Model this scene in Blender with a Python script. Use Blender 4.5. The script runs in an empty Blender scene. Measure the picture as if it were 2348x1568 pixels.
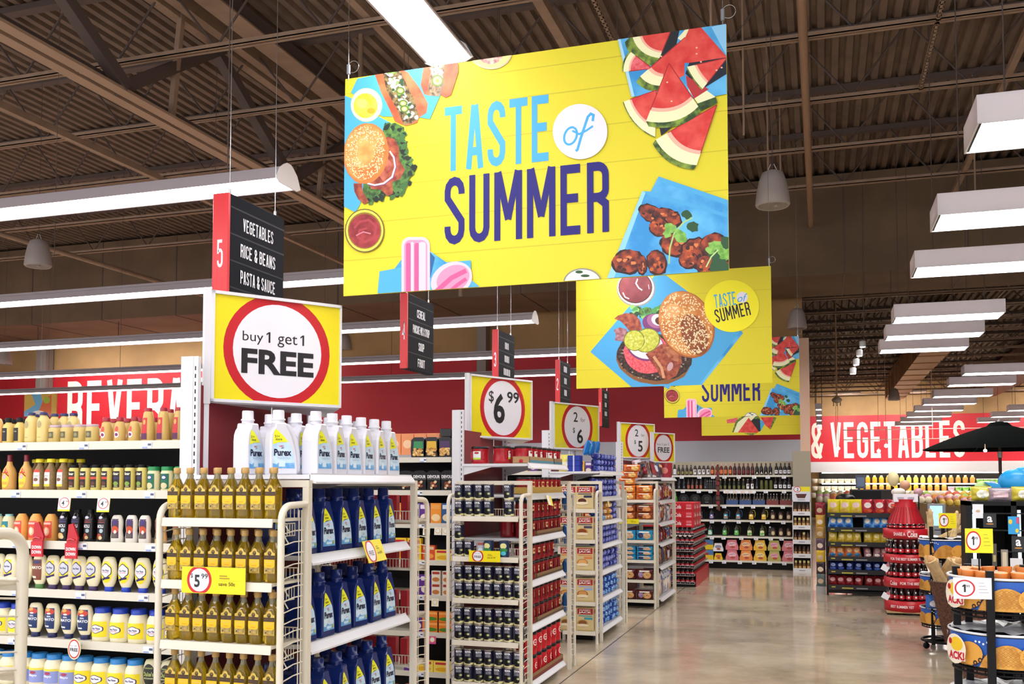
import bpy, math, random
from mathutils import Vector, Matrix
random.seed(7)
sc = bpy.context.scene
PI = math.pi
# ------------------------------------------------ camera, world, exposure
F, PPX, PPY, CAMH = 2200.0, 1174.0, 997.0, 1.5
PIT = math.radians(2.8)
YAW = math.atan((1885-1174)/2200*math.cos(PIT))
cam = bpy.data.cameras.new('camera'); cam.sensor_width = 36; cam.lens = F/2348*36
cam.shift_y = (PPY-784)/2348; cam.clip_start = .05; cam.clip_end = 200
co = bpy.data.objects.new('camera', cam); co.location = (0, 0, CAMH)
co.rotation_euler = (PI/2+PIT, 0, YAW); sc.collection.objects.link(co); sc.camera = co
EXPOSURE, K_STRIP, K_BOX, K_WORLD = 0.66, 12.0, 13.0, 1.3
sc.view_settings.view_transform = 'Standard'; sc.view_settings.look = 'None'
sc.view_settings.gamma = 1; sc.view_settings.use_curve_mapping = False
sc.view_settings.exposure = EXPOSURE
w = bpy.data.worlds.new('store_front_daylight'); sc.world = w; w.use_nodes = True
w.node_tree.nodes['Background'].inputs[0].default_value = (.93, .95, 1, 1)
w.node_tree.nodes['Background'].inputs[1].default_value = K_WORLD

# ------------------------------------------------ helpers
def lin(h):
    h = h.lstrip('#')
    if len(h) == 3: h = ''.join(c*2 for c in h)
    c = [int(h[i:i+2], 16)/255 for i in (0, 2, 4)]
    return tuple(x/12.92 if x <= .04045 else ((x+.055)/1.055)**2.4 for x in c)+(1,)
MATS = {}
def M(h, rough=.45, metal=0, emit=0, trans=0, noise=0, nscale=20, coat=0, alpha=1, h2=None, bump=0, ior=1.45, spec=.5):
    key = (h, rough, metal, emit, trans, noise, nscale, coat, alpha, h2, bump, spec)
    if key in MATS: return MATS[key]
    m = bpy.data.materials.new('m_'+h.strip('#')); m.use_nodes = True
    nt = m.node_tree; b = nt.nodes['Principled BSDF']; c = lin(h)
    b.inputs['Base Color'].default_value = c
    b.inputs['Roughness'].default_value = rough; b.inputs['Metallic'].default_value = metal
    b.inputs['Transmission Weight'].default_value = trans; b.inputs['IOR'].default_value = ior
    b.inputs['Coat Weight'].default_value = coat; b.inputs['Coat Roughness'].default_value = .03
    b.inputs['Alpha'].default_value = alpha; b.inputs['Specular IOR Level'].default_value = spec
    if emit:
        b.inputs['Emission Color'].default_value = c; b.inputs['Emission Strength'].default_value = emit
    if noise or h2 or bump:
        tc = nt.nodes.new('ShaderNodeTexCoord'); n = nt.nodes.new('ShaderNodeTexNoise')
        n.inputs['Scale'].default_value = nscale; n.inputs['Detail'].default_value = 5
        nt.links.new(tc.outputs['Object'], n.inputs['Vector'])
        if noise or h2:
            r = nt.nodes.new('ShaderNodeValToRGB'); c2 = lin(h2) if h2 else tuple(x*(1-noise) for x in c[:3])+(1,)
            r.color_ramp.elements[0].color = c2; r.color_ramp.elements[1].color = c
            r.color_ramp.elements[0].position = .38; r.color_ramp.elements[1].position = .62
            nt.links.new(n.outputs['Fac'], r.inputs['Fac']); nt.links.new(r.outputs['Color'], b.inputs['Base Color'])
        if bump:
            bp = nt.nodes.new('ShaderNodeBump'); bp.inputs['Strength'].default_value = bump; bp.inputs['Distance'].default_value = .01
            nt.links.new(n.outputs['Fac'], bp.inputs['Height']); nt.links.new(bp.outputs['Normal'], b.inputs['Normal'])
    MATS[key] = m; return m
TXT = {}
def glyphs(s, bold=0.0):
    k = (s, bold)
    if k in TXT: return TXT[k]
    cu = bpy.data.curves.new('t', 'FONT'); cu.body = s; cu.size = 1; cu.offset = bold; cu.resolution_u = 3
    o = bpy.data.objects.new('t', cu); me = bpy.data.meshes.new_from_object(o)
    v = [(p.co.x, p.co.y) for p in me.vertices]; f = [tuple(p.vertices) for p in me.polygons]
    bpy.data.objects.remove(o); bpy.data.curves.remove(cu); bpy.data.meshes.remove(me)
    if not v: v = [(0, 0), (1, 0), (1, 1)]
    x0 = min(p[0] for p in v); x1 = max(p[0] for p in v); y0 = min(p[1] for p in v); y1 = max(p[1] for p in v)
    TXT[k] = ([(p[0]-(x0+x1)/2, p[1]-(y0+y1)/2) for p in v], f, x1-x0, y1-y0); return TXT[k]
# condensed stroke lettering
def arc(cx, cy, r, a0, a1, n=6, ry=None):
    ry = ry or r
    return [(cx+r*math.cos(math.radians(a0+(a1-a0)*i/n)), cy+ry*math.sin(math.radians(a0+(a1-a0)*i/n))) for i in range(n+1)]
def strokes(ch, W=.40, t=.115):
    a, b, c, d = t/2, W-t/2, t/2, 1-t/2; m = W/2; r = (b-a)/2
    top = arc(m, d-r, r, 0, 180); bot = arc(m, c+r, r, 180, 360)
    G = {
    'T': [[(0, d), (W, d)], [(m, 0), (m, 1)]],
    'A': [[(a, 0), (m-.02, 1-t*.1)], [(b, 0), (m+.02, 1-t*.1)], [(a+.05, .27), (b-.05, .27)]],
    'V': [[(a, 1), (m, t*.3)], [(b, 1), (m, t*.3)]],
    'E': [[(a, 0), (a, 1)], [(a, d), (W*.92, d)], [(a, .52), (W*.82, .52)], [(a, c), (W*.92, c)]],
    'F': [[(a, 0), (a, 1)], [(a, d), (W*.92, d)], [(a, .52), (W*.82, .52)]],
    'L': [[(a, 0), (a, 1)], [(a, c), (W*.9, c)]],
    'I': [[(m, 0), (m, 1)]],
    'U': [[(a, 1)]+bot+[(b, 1)]],
    'O': [[(b, .5), (b, d-r)]+top[1:]+bot+[(b, .5)]],
    'C': [[(b, .68)]+top+bot+[(b, .32)]],
    'G': [[(b, .72)]+top+bot+[(b, .5), (m, .5)]],
    'S': [[(b, .74)]+top+[(a, .68), (b, .34)]+list(reversed(bot))+[(a, .27)]],
    'R': [[(a, 0), (a, 1)], [(a, d), (m, d)]+arc(m, d-r*.9, r, 90, 0, 5, r*.9)+[(b, .62)]+arc(m, .5+r*.7, r, 0, -90, 5, r*.7)+[(a, .5)], [(m, .5), (b, .40), (b, 0)]],
    'B': [[(a, 0), (a, 1)], [(a, d), (m, d)]+arc(m, d-r*.9, r, 90, 0, 5, r*.9)+[(b, .66)]+arc(m, .53+r*.7, r, 0, -90, 5, r*.7)+[(a, .53)], [(m, .53)]+arc(m, .53-r*.7, r, 90, 0, 5, r*.7)+[(b, c+r)]+arc(m, c+r, r, 0, -90)+[(a, c)]],
    'P': [[(a, 0), (a, 1)], [(a, d), (m, d)]+arc(m, d-r*.9, r, 90, 0, 5, r*.9)+[(b, .60)]+arc(m, .45+r*.7, r, 0, -90, 5, r*.7)+[(a, .45)]],
    'D': [[(a, 0), (a, 1)], [(a, d), (m, d)]+arc(m, d-r, r, 90, 0)+[(b, .5)]+arc(m, c+r, r, 0, -90)+[(a, c)]],
    'N': [[(a, 0), (a, 1)], [(b, 0), (b, 1)], [(a, 1), (b, 0)]],
    'K': [[(a, 0), (a, 1)], [(a, .4), (b, 1)], [(m-.03, .55), (b, 0)]],
    'X': [[(a, 0), (b, 1)], [(a, 1), (b, 0)]],
    'Y': [[(a, 1), (m, .45), (m, 0)], [(b, 1), (m, .45)]],
    'H': [[(a, 0), (a, 1)], [(b, 0), (b, 1)], [(a, .5), (b, .5)]],
    'J': [[(b, 1)]+list(reversed(bot))+[(a, .3)]],
    '&': [[(b+.02, 0), (a+.02, .70)]+arc(m-.01, d-r*.8, r*.75, 180, 0, 6, r*.8), [(m-.01+r*.75, d-r*.8), (b-.02, .70), (m, .5), (a, .33)]+arc(m, c+r, r, 180, 300, 6), [(b-.06, .09), (b, .2), (W, .42)]],
    '5': [[(b, d), (a, d), (a, .55)]+arc(m, .55-r*.5, r, 150, 0, 6)+[(b, c+r)]+list(reversed(bot))+[(a, .25)]],
    '4': [[(b-.04, 0), (b-.04, 1), (a-.02, .32), (W, .32)]],
    '3': [[(a, .78)]+list(reversed(top))+[(b, .6), (m, .53), (b, .45), (b, c+r)]+list(reversed(bot))+[(a, .25)]],
    '2': [[(a, .75)]+list(reversed(top))+[(b, .65), (a, .2), (a, c), (W, c)]],
    '1': [[(m, 0), (m, 1)], [(m, 1-t*.3), (a, .82)]],
    'M': [[(a, 0), (a, 1)], [(W*1.35-t/2, 0), (W*1.35-t/2, 1)], [(a+.02, 1), (W*.675, .3)], [(W*1.35-t/2-.02, 1), (W*.675, .3)]],
    }
    adv = W*1.35 if ch == 'M' else (t*1.2 if ch == ' ' else W)
    if ch == 'I': G['I'] = [[(a, 0), (a, 1)]]; adv = t
    return G.get(ch, []), adv
def ribbon(path, t):
    n = len(path); L = []; R = []
    P = []
    for p in path:
        if not P or math.hypot(p[0]-P[-1][0], p[1]-P[-1][1]) > 1e-4: P.append(p)
    n = len(P)
    if n < 2: return []
    for i in range(n):
        d0 = (P[i][0]-P[i-1][0], P[i][1]-P[i-1][1]) if i > 0 else (P[1][0]-P[0][0], P[1][1]-P[0][1])
        d1 = (P[i+1][0]-P[i][0], P[i+1][1]-P[i][1]) if i < n-1 else d0
        l0 = math.hypot(*d0) or 1; l1 = math.hypot(*d1) or 1
        n0 = (-d0[1]/l0, d0[0]/l0); n1 = (-d1[1]/l1, d1[0]/l1)
        s = (n0[0]+n1[0], n0[1]+n1[1]); q = s[0]*s[0]+s[1]*s[1]
        if q < .35: k = (n0[0]*t/2, n0[1]*t/2)
        else: k = (s[0]*t/q, s[1]*t/q)
        L.append((P[i][0]+k[0], P[i][1]+k[1])); R.append((P[i][0]-k[0], P[i][1]-k[1]))
    return [[R[i], R[i+1], L[i+1], L[i]] for i in range(n-1)]

class Surf:      # a flat patch: origin, u axis, v axis, normal
    def __init__(s, o, ux=(1, 0, 0), uy=(0, 0, 1), n=(0, -1, 0)):
        s.o, s.x, s.y, s.n = Vector(o), Vector(ux), Vector(uy), Vector(n)
    def __call__(s, u, v, off): return tuple(s.o+s.x*u+s.y*v+s.n*off)
class Round:     # patch wrapped around a vertical round body, facing -Y
    def __init__(s, r, sx=1, sy=1, z=0, rot=0, r0=None): s.r, s.sx, s.sy, s.z, s.rot, s.r0 = r, sx, sy, z, rot, r0
    def __call__(s, u, v, off):
        r = s.r(v) if callable(s.r) else s.r
        a = u/(s.r0 or r)+s.rot
        return (math.sin(a)*(r+off)*s.sx, -math.cos(a)*(r+off)*s.sy, v+s.z)

def follow(prof):     # radius of a turned profile at height v
    def f(v):
        for (r0, z0), (r1, z1) in zip(prof, prof[1:]):
            if z0 <= v <= z1 and z1 > z0: return r0+(r1-r0)*(v-z0)/(z1-z0)
        return prof[0][0] if v < prof[0][1] else prof[-1][0]
    return f
class MB:
    def __init__(s): s.v = []; s.f = []; s.m = []; s.sm = []; s.mats = []; s.off = .0004; s.step = .0003
    def mi(s, m):
        if m not in s.mats: s.mats.append(m)
        return s.mats.index(m)
    def add(s, vs, fs, m, smooth=False):
        b = len(s.v); s.v += [tuple(p) for p in vs]; i = s.mi(m)
        for f in fs: s.f.append(tuple(b+k for k in f)); s.m.append(i); s.sm.append(smooth)
    def box(s, x0, x1, y0, y1, z0, z1, m):
        v = [(x, y, z) for z in (z0, z1) for (x, y) in ((x0, y0), (x1, y0), (x1, y1), (x0, y1))]
        s.add(v, [(3, 2, 1, 0), (4, 5, 6, 7), (0, 1, 5, 4), (1, 2, 6, 5), (2, 3, 7, 6), (3, 0, 4, 7)], m)
    def bbox(s, x0, x1, y0, y1, z0, z1, m, b=.003):      # box with chamfered edges
        pr = []
        for (z, i) in ((z0, b), (z0+b, 0), (z1-b, 0), (z1, b)):
            pr.append([(x0+i, y0+i+b*.0, z), (x1-i, y0+i, z), (x1-i, y1-i, z), (x0+i, y1-i, z)])
        def ring(r):
            (ax, ay, z), (bx, by, _), (cx, cy, _), (dx, dy, _) = r
            return [(ax+b, ay, z), (bx-b, by, z), (bx, by+b, z), (cx, cy-b, z), (cx-b, cy, z), (dx+b, dy, z), (dx, dy-b, z), (ax, ay+b, z)]
        s.loft([ring(r) for r in pr], m)
    def loft(s, rings, m, smooth=False, cap0=True, cap1=True, closed=True):
        n = len(rings[0]); vs = [p for r in rings for p in r]; fs = []
        for i in range(len(rings)-1):
            for k in range(n if closed else n-1):
                k2 = (k+1) % n; fs.append((i*n+k, i*n+k2, (i+1)*n+k2, (i+1)*n+k))
        s.add(vs, fs, m, smooth)
        if cap0: s.add(rings[0], [tuple(reversed(range(n)))], m)
        if cap1: s.add(rings[-1], [tuple(range(n))], m)
    def lathe(s, prof, m, n=16, sx=1, sy=1, p=2, cx=0, cy=0, smooth=True, cap0=True, cap1=True):
        rings = []
        for (r, z) in prof:
            ring = []
            for k in range(n):
                a = 2*PI*(k+.5)/n; c, q = math.cos(a), math.sin(a)
                e = 2/p; ring.append((cx+sx*r*math.copysign(abs(c)**e, c), cy+sy*r*math.copysign(abs(q)**e, q), z))
            rings.append(ring)
        s.loft(rings, m, smooth, cap0, cap1)
    def tube(s, pts, r, m, n=6, smooth=True, square=False):
        pts = [Vector(p) for p in pts]; rings = []; up0 = None
        for i, p in enumerate(pts):
            d = (pts[min(i+1, len(pts)-1)]-pts[max(i-1, 0)])
            if d.length < 1e-6: d = Vector((0, 0, 1))
            d.normalize()
            up = up0 if up0 is not None else (Vector((0, 0, 1)) if abs(d.z) < .9 else Vector((1, 0, 0)))
            x = d.cross(up)
            if x.length < 1e-3: up = Vector((0, 1, 0)); x = d.cross(up)
            x.normalize(); y = x.cross(d); up0 = y
            if square: rings.append([tuple(p+x*a*r+y*b*r) for a, b in ((-1, -1), (1, -1), (1, 1), (-1, 1))])
            else: rings.append([tuple(p+x*math.cos(2*PI*k/n)*r+y*math.sin(2*PI*k/n)*r) for k in range(n)])
        s.loft(rings, m, smooth and not square)
    def prism(s, poly, axis, a, b, m):       # polygon in the two other axes, extruded along axis
        def P(u, v, t): return {0: (t, u, v), 1: (u, t, v), 2: (u, v, t)}[axis]
        s.loft([[P(u, v, a) for u, v in poly], [P(u, v, b) for u, v in poly]], m)
    # flat artwork on a surface
    def nxt(s): s.off += s.step; return s.off
    def poly(s, S, pts, m):
        o = s.nxt(); s.add([S(u, v, o) for u, v in pts], [tuple(range(len(pts)))], m)
    def rect(s, S, u0, v0, u1, v1, m, nu=1, nv=1):
        o = s.nxt(); vs = []; fs = []
        for j in range(nv+1):
            for i in range(nu+1): vs.append(S(u0+(u1-u0)*i/nu, v0+(v1-v0)*j/nv, o))
        for j in range(nv):
            for i in range(nu): k = j*(nu+1)+i; fs.append((k, k+1, k+nu+2, k+nu+1))
        s.add(vs, fs, m, nu > 1)
    def ell(s, S, u, v, ru, rv, m, n=20, ang=0, rings=1, clip=None, same=False):
        o = s.off if same else s.nxt(); vs = [S(u, v, o)]; fs = []; ca, sa = math.cos(ang), math.sin(ang)
        for j in range(1, rings+1):
            for k in range(n):
                a = 2*PI*k/n; x, y = ru*j/rings*math.cos(a), rv*j/rings*math.sin(a)
                x, y = x*ca-y*sa, x*sa+y*ca
                yy = v+y
                if clip: yy = max(clip[0], min(clip[1], yy))
                vs.append(S(u+x, yy, o))
        for k in range(n): fs.append((0, 1+k, 1+(k+1) % n))
        for j in range(1, rings):
            for k in range(n):
                k2 = (k+1) % n; a = 1+(j-1)*n; b = 1+j*n; fs.append((a+k, b+k, b+k2, a+k2))
        s.add(vs, fs, m, rings > 1)
    def text(s, S, t, u, v, h, m, w=None, bold=0.0, ang=0, shear=0, maxw=None):
        g, f, gw, gh = glyphs(t, bold); o = s.nxt(); ky = h/gh; kx = (w/gw) if w else ky
        if maxw and gw*kx > maxw: kx = maxw/gw
        ca, sa = math.cos(ang), math.sin(ang); vs = []
        for x, y in g:
            x, y = x*kx+y*ky*shear, y*ky; vs.append(S(u+x*ca-y*sa, v+x*sa+y*ca, o))
        s.add(vs, f, m)
    def cond(s, S, t, u, v, h, m, w, W=.40, tk=.115, gap=.09, ang=0, both=False):   # condensed caps, left-bottom at u, v
        adv = []; tot = 0
        for ch in t:
            st, a = strokes(ch, W, tk); adv.append((st, tot)); tot += a+gap
        tot -= gap; k = w/tot; o = s.nxt(); ca, sa = math.cos(ang), math.sin(ang)
        for st, x0 in adv:
            for path in st:
                o += h*.0003; s.off = o
                for q in ribbon(path, tk):
                    vs = []
                    for x, y in q:
                        x, y = (x+x0)*k, y*h; vs.append(S(u+x*ca-y*sa, v+x*sa+y*ca, o))
                    s.add(vs, [(0, 1, 2, 3)], m)
    def stroke(s, S, path, t, m):
        o = s.nxt()
        for q in ribbon(path, t): s.add([S(u, v, o) for u, v in q], [(0, 1, 2, 3)], m)
    def mesh(s, name):
        me = bpy.data.meshes.new(name); me.from_pydata(s.v, [], s.f)
        for m in s.mats: me.materials.append(m)
        me.polygons.foreach_set('material_index', s.m); me.polygons.foreach_set('use_smooth', s.sm)
        me.update(); return me
COL = sc.collection
def tagit(o, label=None, cat=None, group=None, kind=None):
    if label: o['label'] = label
    if cat: o['category'] = cat
    if group: o['group'] = group
    if kind: o['kind'] = kind
    return o
def obj(name, mb, parent=None, label=None, cat=None, group=None, kind=None, loc=None, rz=0):
    o = bpy.data.objects.new(name, mb.mesh(name) if isinstance(mb, MB) else mb); COL.objects.link(o)
    if parent: o.parent = parent
    if loc is not None: o.location = loc
    o.rotation_euler.z = rz
    return tagit(o, label, cat, group, kind)
def empty(name, loc=(0, 0, 0), rz=0, label=None, cat=None, group=None):
    o = bpy.data.objects.new(name, None); o.empty_display_size = .05; COL.objects.link(o)
    o.location = loc; o.rotation_euler.z = rz; return tagit(o, label, cat, group)
class Proto:     # a kind of product: named part meshes; put() makes one individual thing
    def __init__(s, name, cat, parts): s.name, s.cat = name, cat; s.parts = [(n, p.mesh(n), l) for n, p, l in parts]
    def put(s, loc, rz=0, label='', group=None, scale=1, tilt=None):
        if len(s.parts) == 1:
            r = bpy.data.objects.new(s.name, s.parts[0][1]); COL.objects.link(r)
            tagit(r, label, s.cat, group)
        else:
            r = empty(s.name, label=label, cat=s.cat, group=group)
            for n, me, l in s.parts:
                c = bpy.data.objects.new(n, me); COL.objects.link(c); c.parent = r
                if l: c['label'] = l
        r.location = loc; r.rotation_euler = (tilt[0] if tilt else 0, tilt[1] if tilt else 0, rz)
        if scale != 1: r.scale = (scale,)*3 if not isinstance(scale, tuple) else scale
        return r
ORD = ['first', 'second', 'third', 'fourth', 'fifth', 'sixth', 'seventh', 'eighth', 'ninth', 'tenth', 'eleventh', 'twelfth', 'thirteenth', 'fourteenth', 'fifteenth', 'sixteenth', 'seventeenth', 'eighteenth', 'nineteenth', 'twentieth', 'twenty-first', 'twenty-second', 'twenty-third', 'twenty-fourth']
def nth(i, n): return 'leftmost' if i == 0 else ('rightmost' if i == n-1 else ORD[i]+' from left')
# photo print helper: where a sight line through the calibrated lens meets the plane Y = yv
def on_y(px, py, yv):
    fw = Vector((-math.sin(YAW)*math.cos(PIT), math.cos(YAW)*math.cos(PIT), math.sin(PIT)))
    rt = Vector((math.cos(YAW), math.sin(YAW), 0)); up = rt.cross(fw)
    r = fw+rt*((px-PPX)/F)-up*((py-PPY)/F); t = yv/r.y
    return r.x*t, CAMH+r.z*t
WHITE = M('#dcdce0', .35); CREAM = M('#d4cfbf', .35); RACK = M('#dcd5c3', .3); CHROME = M('#c9c9c9', .2, .9)
BLACK = M('#08070a', .5, spec=.3); YEL = M('#f2e21c', .35); RED = M('#c8202c', .35); TAG = M('#eef1f8', .4)
# ================================================ THE SETTING
def struct(name, mb): return obj(name, mb, kind='structure')
XL, XR, YB, YW, YF = -30.0, 13.0, -5.0, 19.2, 43.0
def floor_mat():
    m = bpy.data.materials.new('polished_concrete'); m.use_nodes = True; nt = m.node_tree; b = nt.nodes['Principled BSDF']
    tc = nt.nodes.new('ShaderNodeTexCoord')
    n1 = nt.nodes.new('ShaderNodeTexNoise'); n1.inputs['Scale'].default_value = 1.1; n1.inputs['Detail'].default_value = 8; n1.inputs['Roughness'].default_value = .65
    nt.links.new(tc.outputs['Object'], n1.inputs['Vector'])
    r = nt.nodes.new('ShaderNodeValToRGB'); r.color_ramp.elements[0].color = lin('#9c8c74'); r.color_ramp.elements[1].color = lin('#dccbb0')
    r.color_ramp.elements[0].position = .3; r.color_ramp.elements[1].position = .7
    nt.links.new(n1.outputs['Fac'], r.inputs['Fac'])
    br = nt.nodes.new('ShaderNodeTexBrick'); br.offset = 0; br.inputs['Scale'].default_value = 1; br.inputs['Brick Width'].default_value = 1.05; br.inputs['Row Height'].default_value = .62
    br.inputs['Mortar Size'].default_value = .0; br.inputs['Color1'].default_value = (.82, .82, .82, 1); br.inputs['Color2'].default_value = (1, 1, 1, 1); br.inputs['Mortar'].default_value = (.9, .9, .9, 1)
    nt.links.new(tc.outputs['Object'], br.inputs['Vector'])
    mx = nt.nodes.new('ShaderNodeMix'); mx.data_type = 'RGBA'; mx.blend_type = 'MULTIPLY'; mx.inputs[0].default_value = .8
    nt.links.new(r.outputs['Color'], mx.inputs[6]); nt.links.new(br.outputs['Color'], mx.inputs[7]); nt.links.new(mx.outputs[2], b.inputs['Base Color'])
    b.inputs['Roughness'].default_value = .16; b.inputs['IOR'].default_value = 1.5; b.inputs['Coat Weight'].default_value = .25; b.inputs['Coat Roughness'].default_value = .05
    bp = nt.nodes.new('ShaderNodeBump'); bp.inputs['Strength'].default_value = .06; bp.inputs['Distance'].default_value = .02
    nt.links.new(n1.outputs['Fac'], bp.inputs['Height']); nt.links.new(bp.outputs['Normal'], b.inputs['Normal'])
    return m
m = MB(); m.box(XL, XR, YB, YF+.3, -.1, 0, floor_mat()); struct('floor', m)
JNT = M('#2c241c', .6)
m = MB(); m.box(-1.884, -1.876, 1, 16.8, 0, .0012, JNT); m.box(-1.87, 6, 16.0, 16.006, 0, .0012, JNT); struct('trim_floor_joint', m)
DECK = M('#806c5e', .7, noise=.25, nscale=3); STEEL = M('#a38873', .6, noise=.15, nscale=6); STEELD = M('#5e504c', .6); TANW = M('#b08c60', .75, noise=.12, nscale=2)
REDW = M('#c3202e', .5, noise=.05, nscale=1.5); WHW = M('#d9d8e0', .4)
# corrugated roof deck, ribs along the building
m = MB(); z = 6.75; x = XL; row = []
while x < XR:
    for dx, dz in ((0, 0), (.075, 0), (.095, .06), (.145, .06)): row.append((x+dx, z+dz))
    x += .165
vs = [(a, YB, b) for a, b in row]+[(a, YF+.3, b) for a, b in row]; n = len(row)
m.add(vs, [(i, i+n, i+n+1, i+1) for i in range(n-1)], DECK); m.box(XL, XR, YB, YF+.3, 6.83, 6.9, DECK)
struct('ceiling', m)
m = MB(); row2 = [(a, b-1.0) for a, b in row if a > -1.2]; vs = [(a, 18.9, b) for a, b in row2]+[(a, YF, b) for a, b in row2]; n = len(row2)
m.add(vs, [(i, i+n, i+n+1, i+1) for i in range(n-1)], DECK); m.box(-1.2, XR, 18.9, YF, 5.82, 5.86, DECK); struct('ceiling', m)
# open web joists across the building
def joist(y, x0=XL, x1=XR, zb=5.9, zt=6.74, detail=True):
    m = MB()
    for dy in (-.05, .015):
        m.box(x0, x1, y+dy, y+dy+.035, zb, zb+.012, STEEL); m.box(x0, x1, y+dy+(0 if dy < 0 else .03), y+dy+(.005 if dy < 0 else .035), zb, zb+.05, STEEL)
    m.box(x0, x1, y-.06, y+.06, zt-.07, zt, STEELD)
    p = []; x = x0; k = 0
    while x < x1: p.append((x, y, zb+.03 if k % 2 else zt-.04)); x += .62; k += 1
    for i in range(len(p)-1): m.tube([p[i], p[i+1]], .013, STEELD, 5)
    o = obj('ceiling_joist', m, kind='structure')
ys = [-1.95, -.27, 1.41, 3.09, 4.77, 6.45, 8.2, 9.8, 11.5, 13.2, 14.9]
for y in ys: joist(y)
for i in range(14): joist(19.6+i*1.7, -1, XR, 5.05, 5.74)
# girder along the building
m = MB()
for dx in (-.16, .03): m.box(-6.72+dx, -6.72+dx+.13, YB, 16.9, 5.4, 5.43, M('#a98c76', .6)); 
m.box(-6.72-.02, -6.72+.02, YB, 16.9, 5.43, 5.55, STEELD)
for dx in (-.16, .04): m.box(-6.5+dx, -6.5+dx+.12, YB, 16.9, 6.52, 6.66, STEEL)
y = YB; k = 0
while y < 15.4:
    a, b = ((y, 5.45), (y+1.6, 6.55)) if k % 2 == 0 else ((y, 6.55), (y+1.6, 5.45))
    m.tube([(-6.68, a[0], a[1]), (-6.6, b[0], b[1])], .06, STEELD, square=True); y += 1.6; k += 1
for k in range(7): m.tube([(-6.66, YB+.8+k*3.2, 5.42), (-6.55, YB+.8+k*3.2, 6.6)], .03, STEEL, square=True)
obj('ceiling_girder', m, kind='structure')
m = MB()
m.box(-5.98, -5.80, YB, 16.9, 6.42, 6.60, STEELD); m.box(-6.02, -5.76, YB, 16.9, 6.40, 6.42, STEEL)
obj('ceiling_girder', m, kind='structure')
def longpiece(name, x, y0, y1, z, r, mat, square=False, z1=None, x1=None):
    m = MB(); m.tube([(x, y0, z), (x if x1 is None else x1, y1, z if z1 is None else z1)], r, mat, 8, square=square); return obj(name, m, kind='structure')
longpiece('ceiling_pipe', -.11, 1, 16.8, 5.83, .045, M('#a08068', .5))
longpiece('ceiling_brace', -8.1, YB, 16.9, 5.42, .035, STEEL, True)
longpiece('ceiling_brace', -2.5, YB, 16.9, 6.1, .05, STEEL, True)
longpiece('ceiling_brace', -4.1, YB, 16.9, 6.0, .04, STEEL, True)
longpiece('ceiling_brace', 2.0, 5, 16.9, 5.95, .035, STEEL, True)
longpiece('ceiling_brace', 3.6, 3, 40, 5.4, .03, STEEL, True)
longpiece('ceiling_pipe', -11, YB, 18, 5.0, .04, STEEL)
# perforated struts and threaded drops
for (x, y0, y1) in ((-1.93, 4.8, 10.2), (1.12, 4.8, 11.5), (-7.6, 4.8, 9.8)):
    m = MB(); 
    for s in (-.022, .014): m.box(x+s, x+s+.008, y0, y1, 5.9, 5.945, STEEL)
    y = y0
    while y < y1: m.box(x-.022, x+.022, y, y+.05, 5.9, 5.906, STEEL); y += .085
    obj('ceiling_strut', m, kind='structure')
for (x, y, z0) in ((-.85, 8.2, 5.1), (-.7, 9.8, 5.0), (-.55, 11.5, 5.1), (-.47, 13.2, 5.2), (-9.6, 6.5, 4.6), (-8.2, 5.9, 4.5), (-5.0, 9.8, 3.8), (1.9, 13.2, 4.9), (-4.6, 12, 4.0)):
    m = MB(); m.tube([(x, y, z0), (x, y, 6.7)], .012 if z0 > 4.7 else .03, STEEL, 6); obj('ceiling_hanger_rod', m, kind='structure')
# walls
def wallbox(name, x0, x1, y0, y1, z0, z1, mat): m = MB(); m.box(x0, x1, y0, y1, z0, z1, mat); return struct(name, m)
wallbox('wall_back', XL, -.32, YW, YW+.2, 0, 6.75, TANW)
wallbox('wall_left', XL-.2, XL, YB, YF, 0, 6.8, TANW)
wallbox('wall_right', XR, XR+.2, YB, YF, 0, 6.8, TANW)
wallbox('wall_far', XL, XR, YF, YF+.2, 0, 6.8, TANW)
wallbox('wall_divider', -1.1, -.9, YW+.2, YF, 0, 6.75, M('#5a4434', .8))
wallbox('trim_red_band', XL, -.32, YW-.04, YW, 2.3, 4.27, REDW)
wallbox('trim_white_band', XL, -.32, YW-.25, YW, 1.87, 2.3, WHW)
wallbox('trim_red_band', -1.1, XR, YF-.05, YF, 2.33, 4.3, REDW)
wallbox('trim_white_band', -.9, XR, YF-.9, YF, 1.9, 2.33, M('#f0eef2', .4))
# bulkhead across the store with a seamed bottom edge
m = MB(); m.box(XL, XR, 16.9, 18.9, 5.0, 6.7, M('#7a6450', .8, noise=.2, nscale=1.2))
x = XL
while x < XR: m.box(x, x+.02, 16.89, 16.9, 5.0, 6.7, STEELD); m.box(x, x+.02, 16.9, 18.9, 4.99, 5.0, STEELD); x += 1.9
struct('trim_bulkhead', m)
# columns
wallbox('trim_column', -.47, -.18, 16.95, 17.25, 0, 2.02, M('#a59c88', .6))
wallbox('trim_column_upper', -.34, -.18, 17.0, 17.2, 2.02, 3.95, M('#d8b39a', .6))
wallbox('trim_column', -6.88, -6.68, 18.9, 19.15, 3.8, 6.7, M('#8f8480', .6))
wallbox('trim_column', -18.5, -18.2, 18.9, 19.15, 3.1, 6.7, M('#8f8480', .6))
# painted wall lettering
S = Surf((0, YW-.04, 0)); m = MB(); m.cond(S, 'BEVERAGES', -17.75, 2.62, 1.36, M('#f4ece6', .5), 5.2, W=.42, tk=.13, gap=.12)
obj('wall_lettering', m, label='big white BEVERAGES lettering on the red back wall', cat='lettering')
S = Surf((0, YF-.05, 0)); m = MB(); m.cond(S, '& VEGETABLES', -.42, 2.5, 1.52, M('#f4e2d4', .5), 6.0, W=.42, tk=.13, gap=.10)
obj('wall_lettering', m, label='white & VEGETABLES lettering on the far red wall', cat='lettering')
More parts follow.
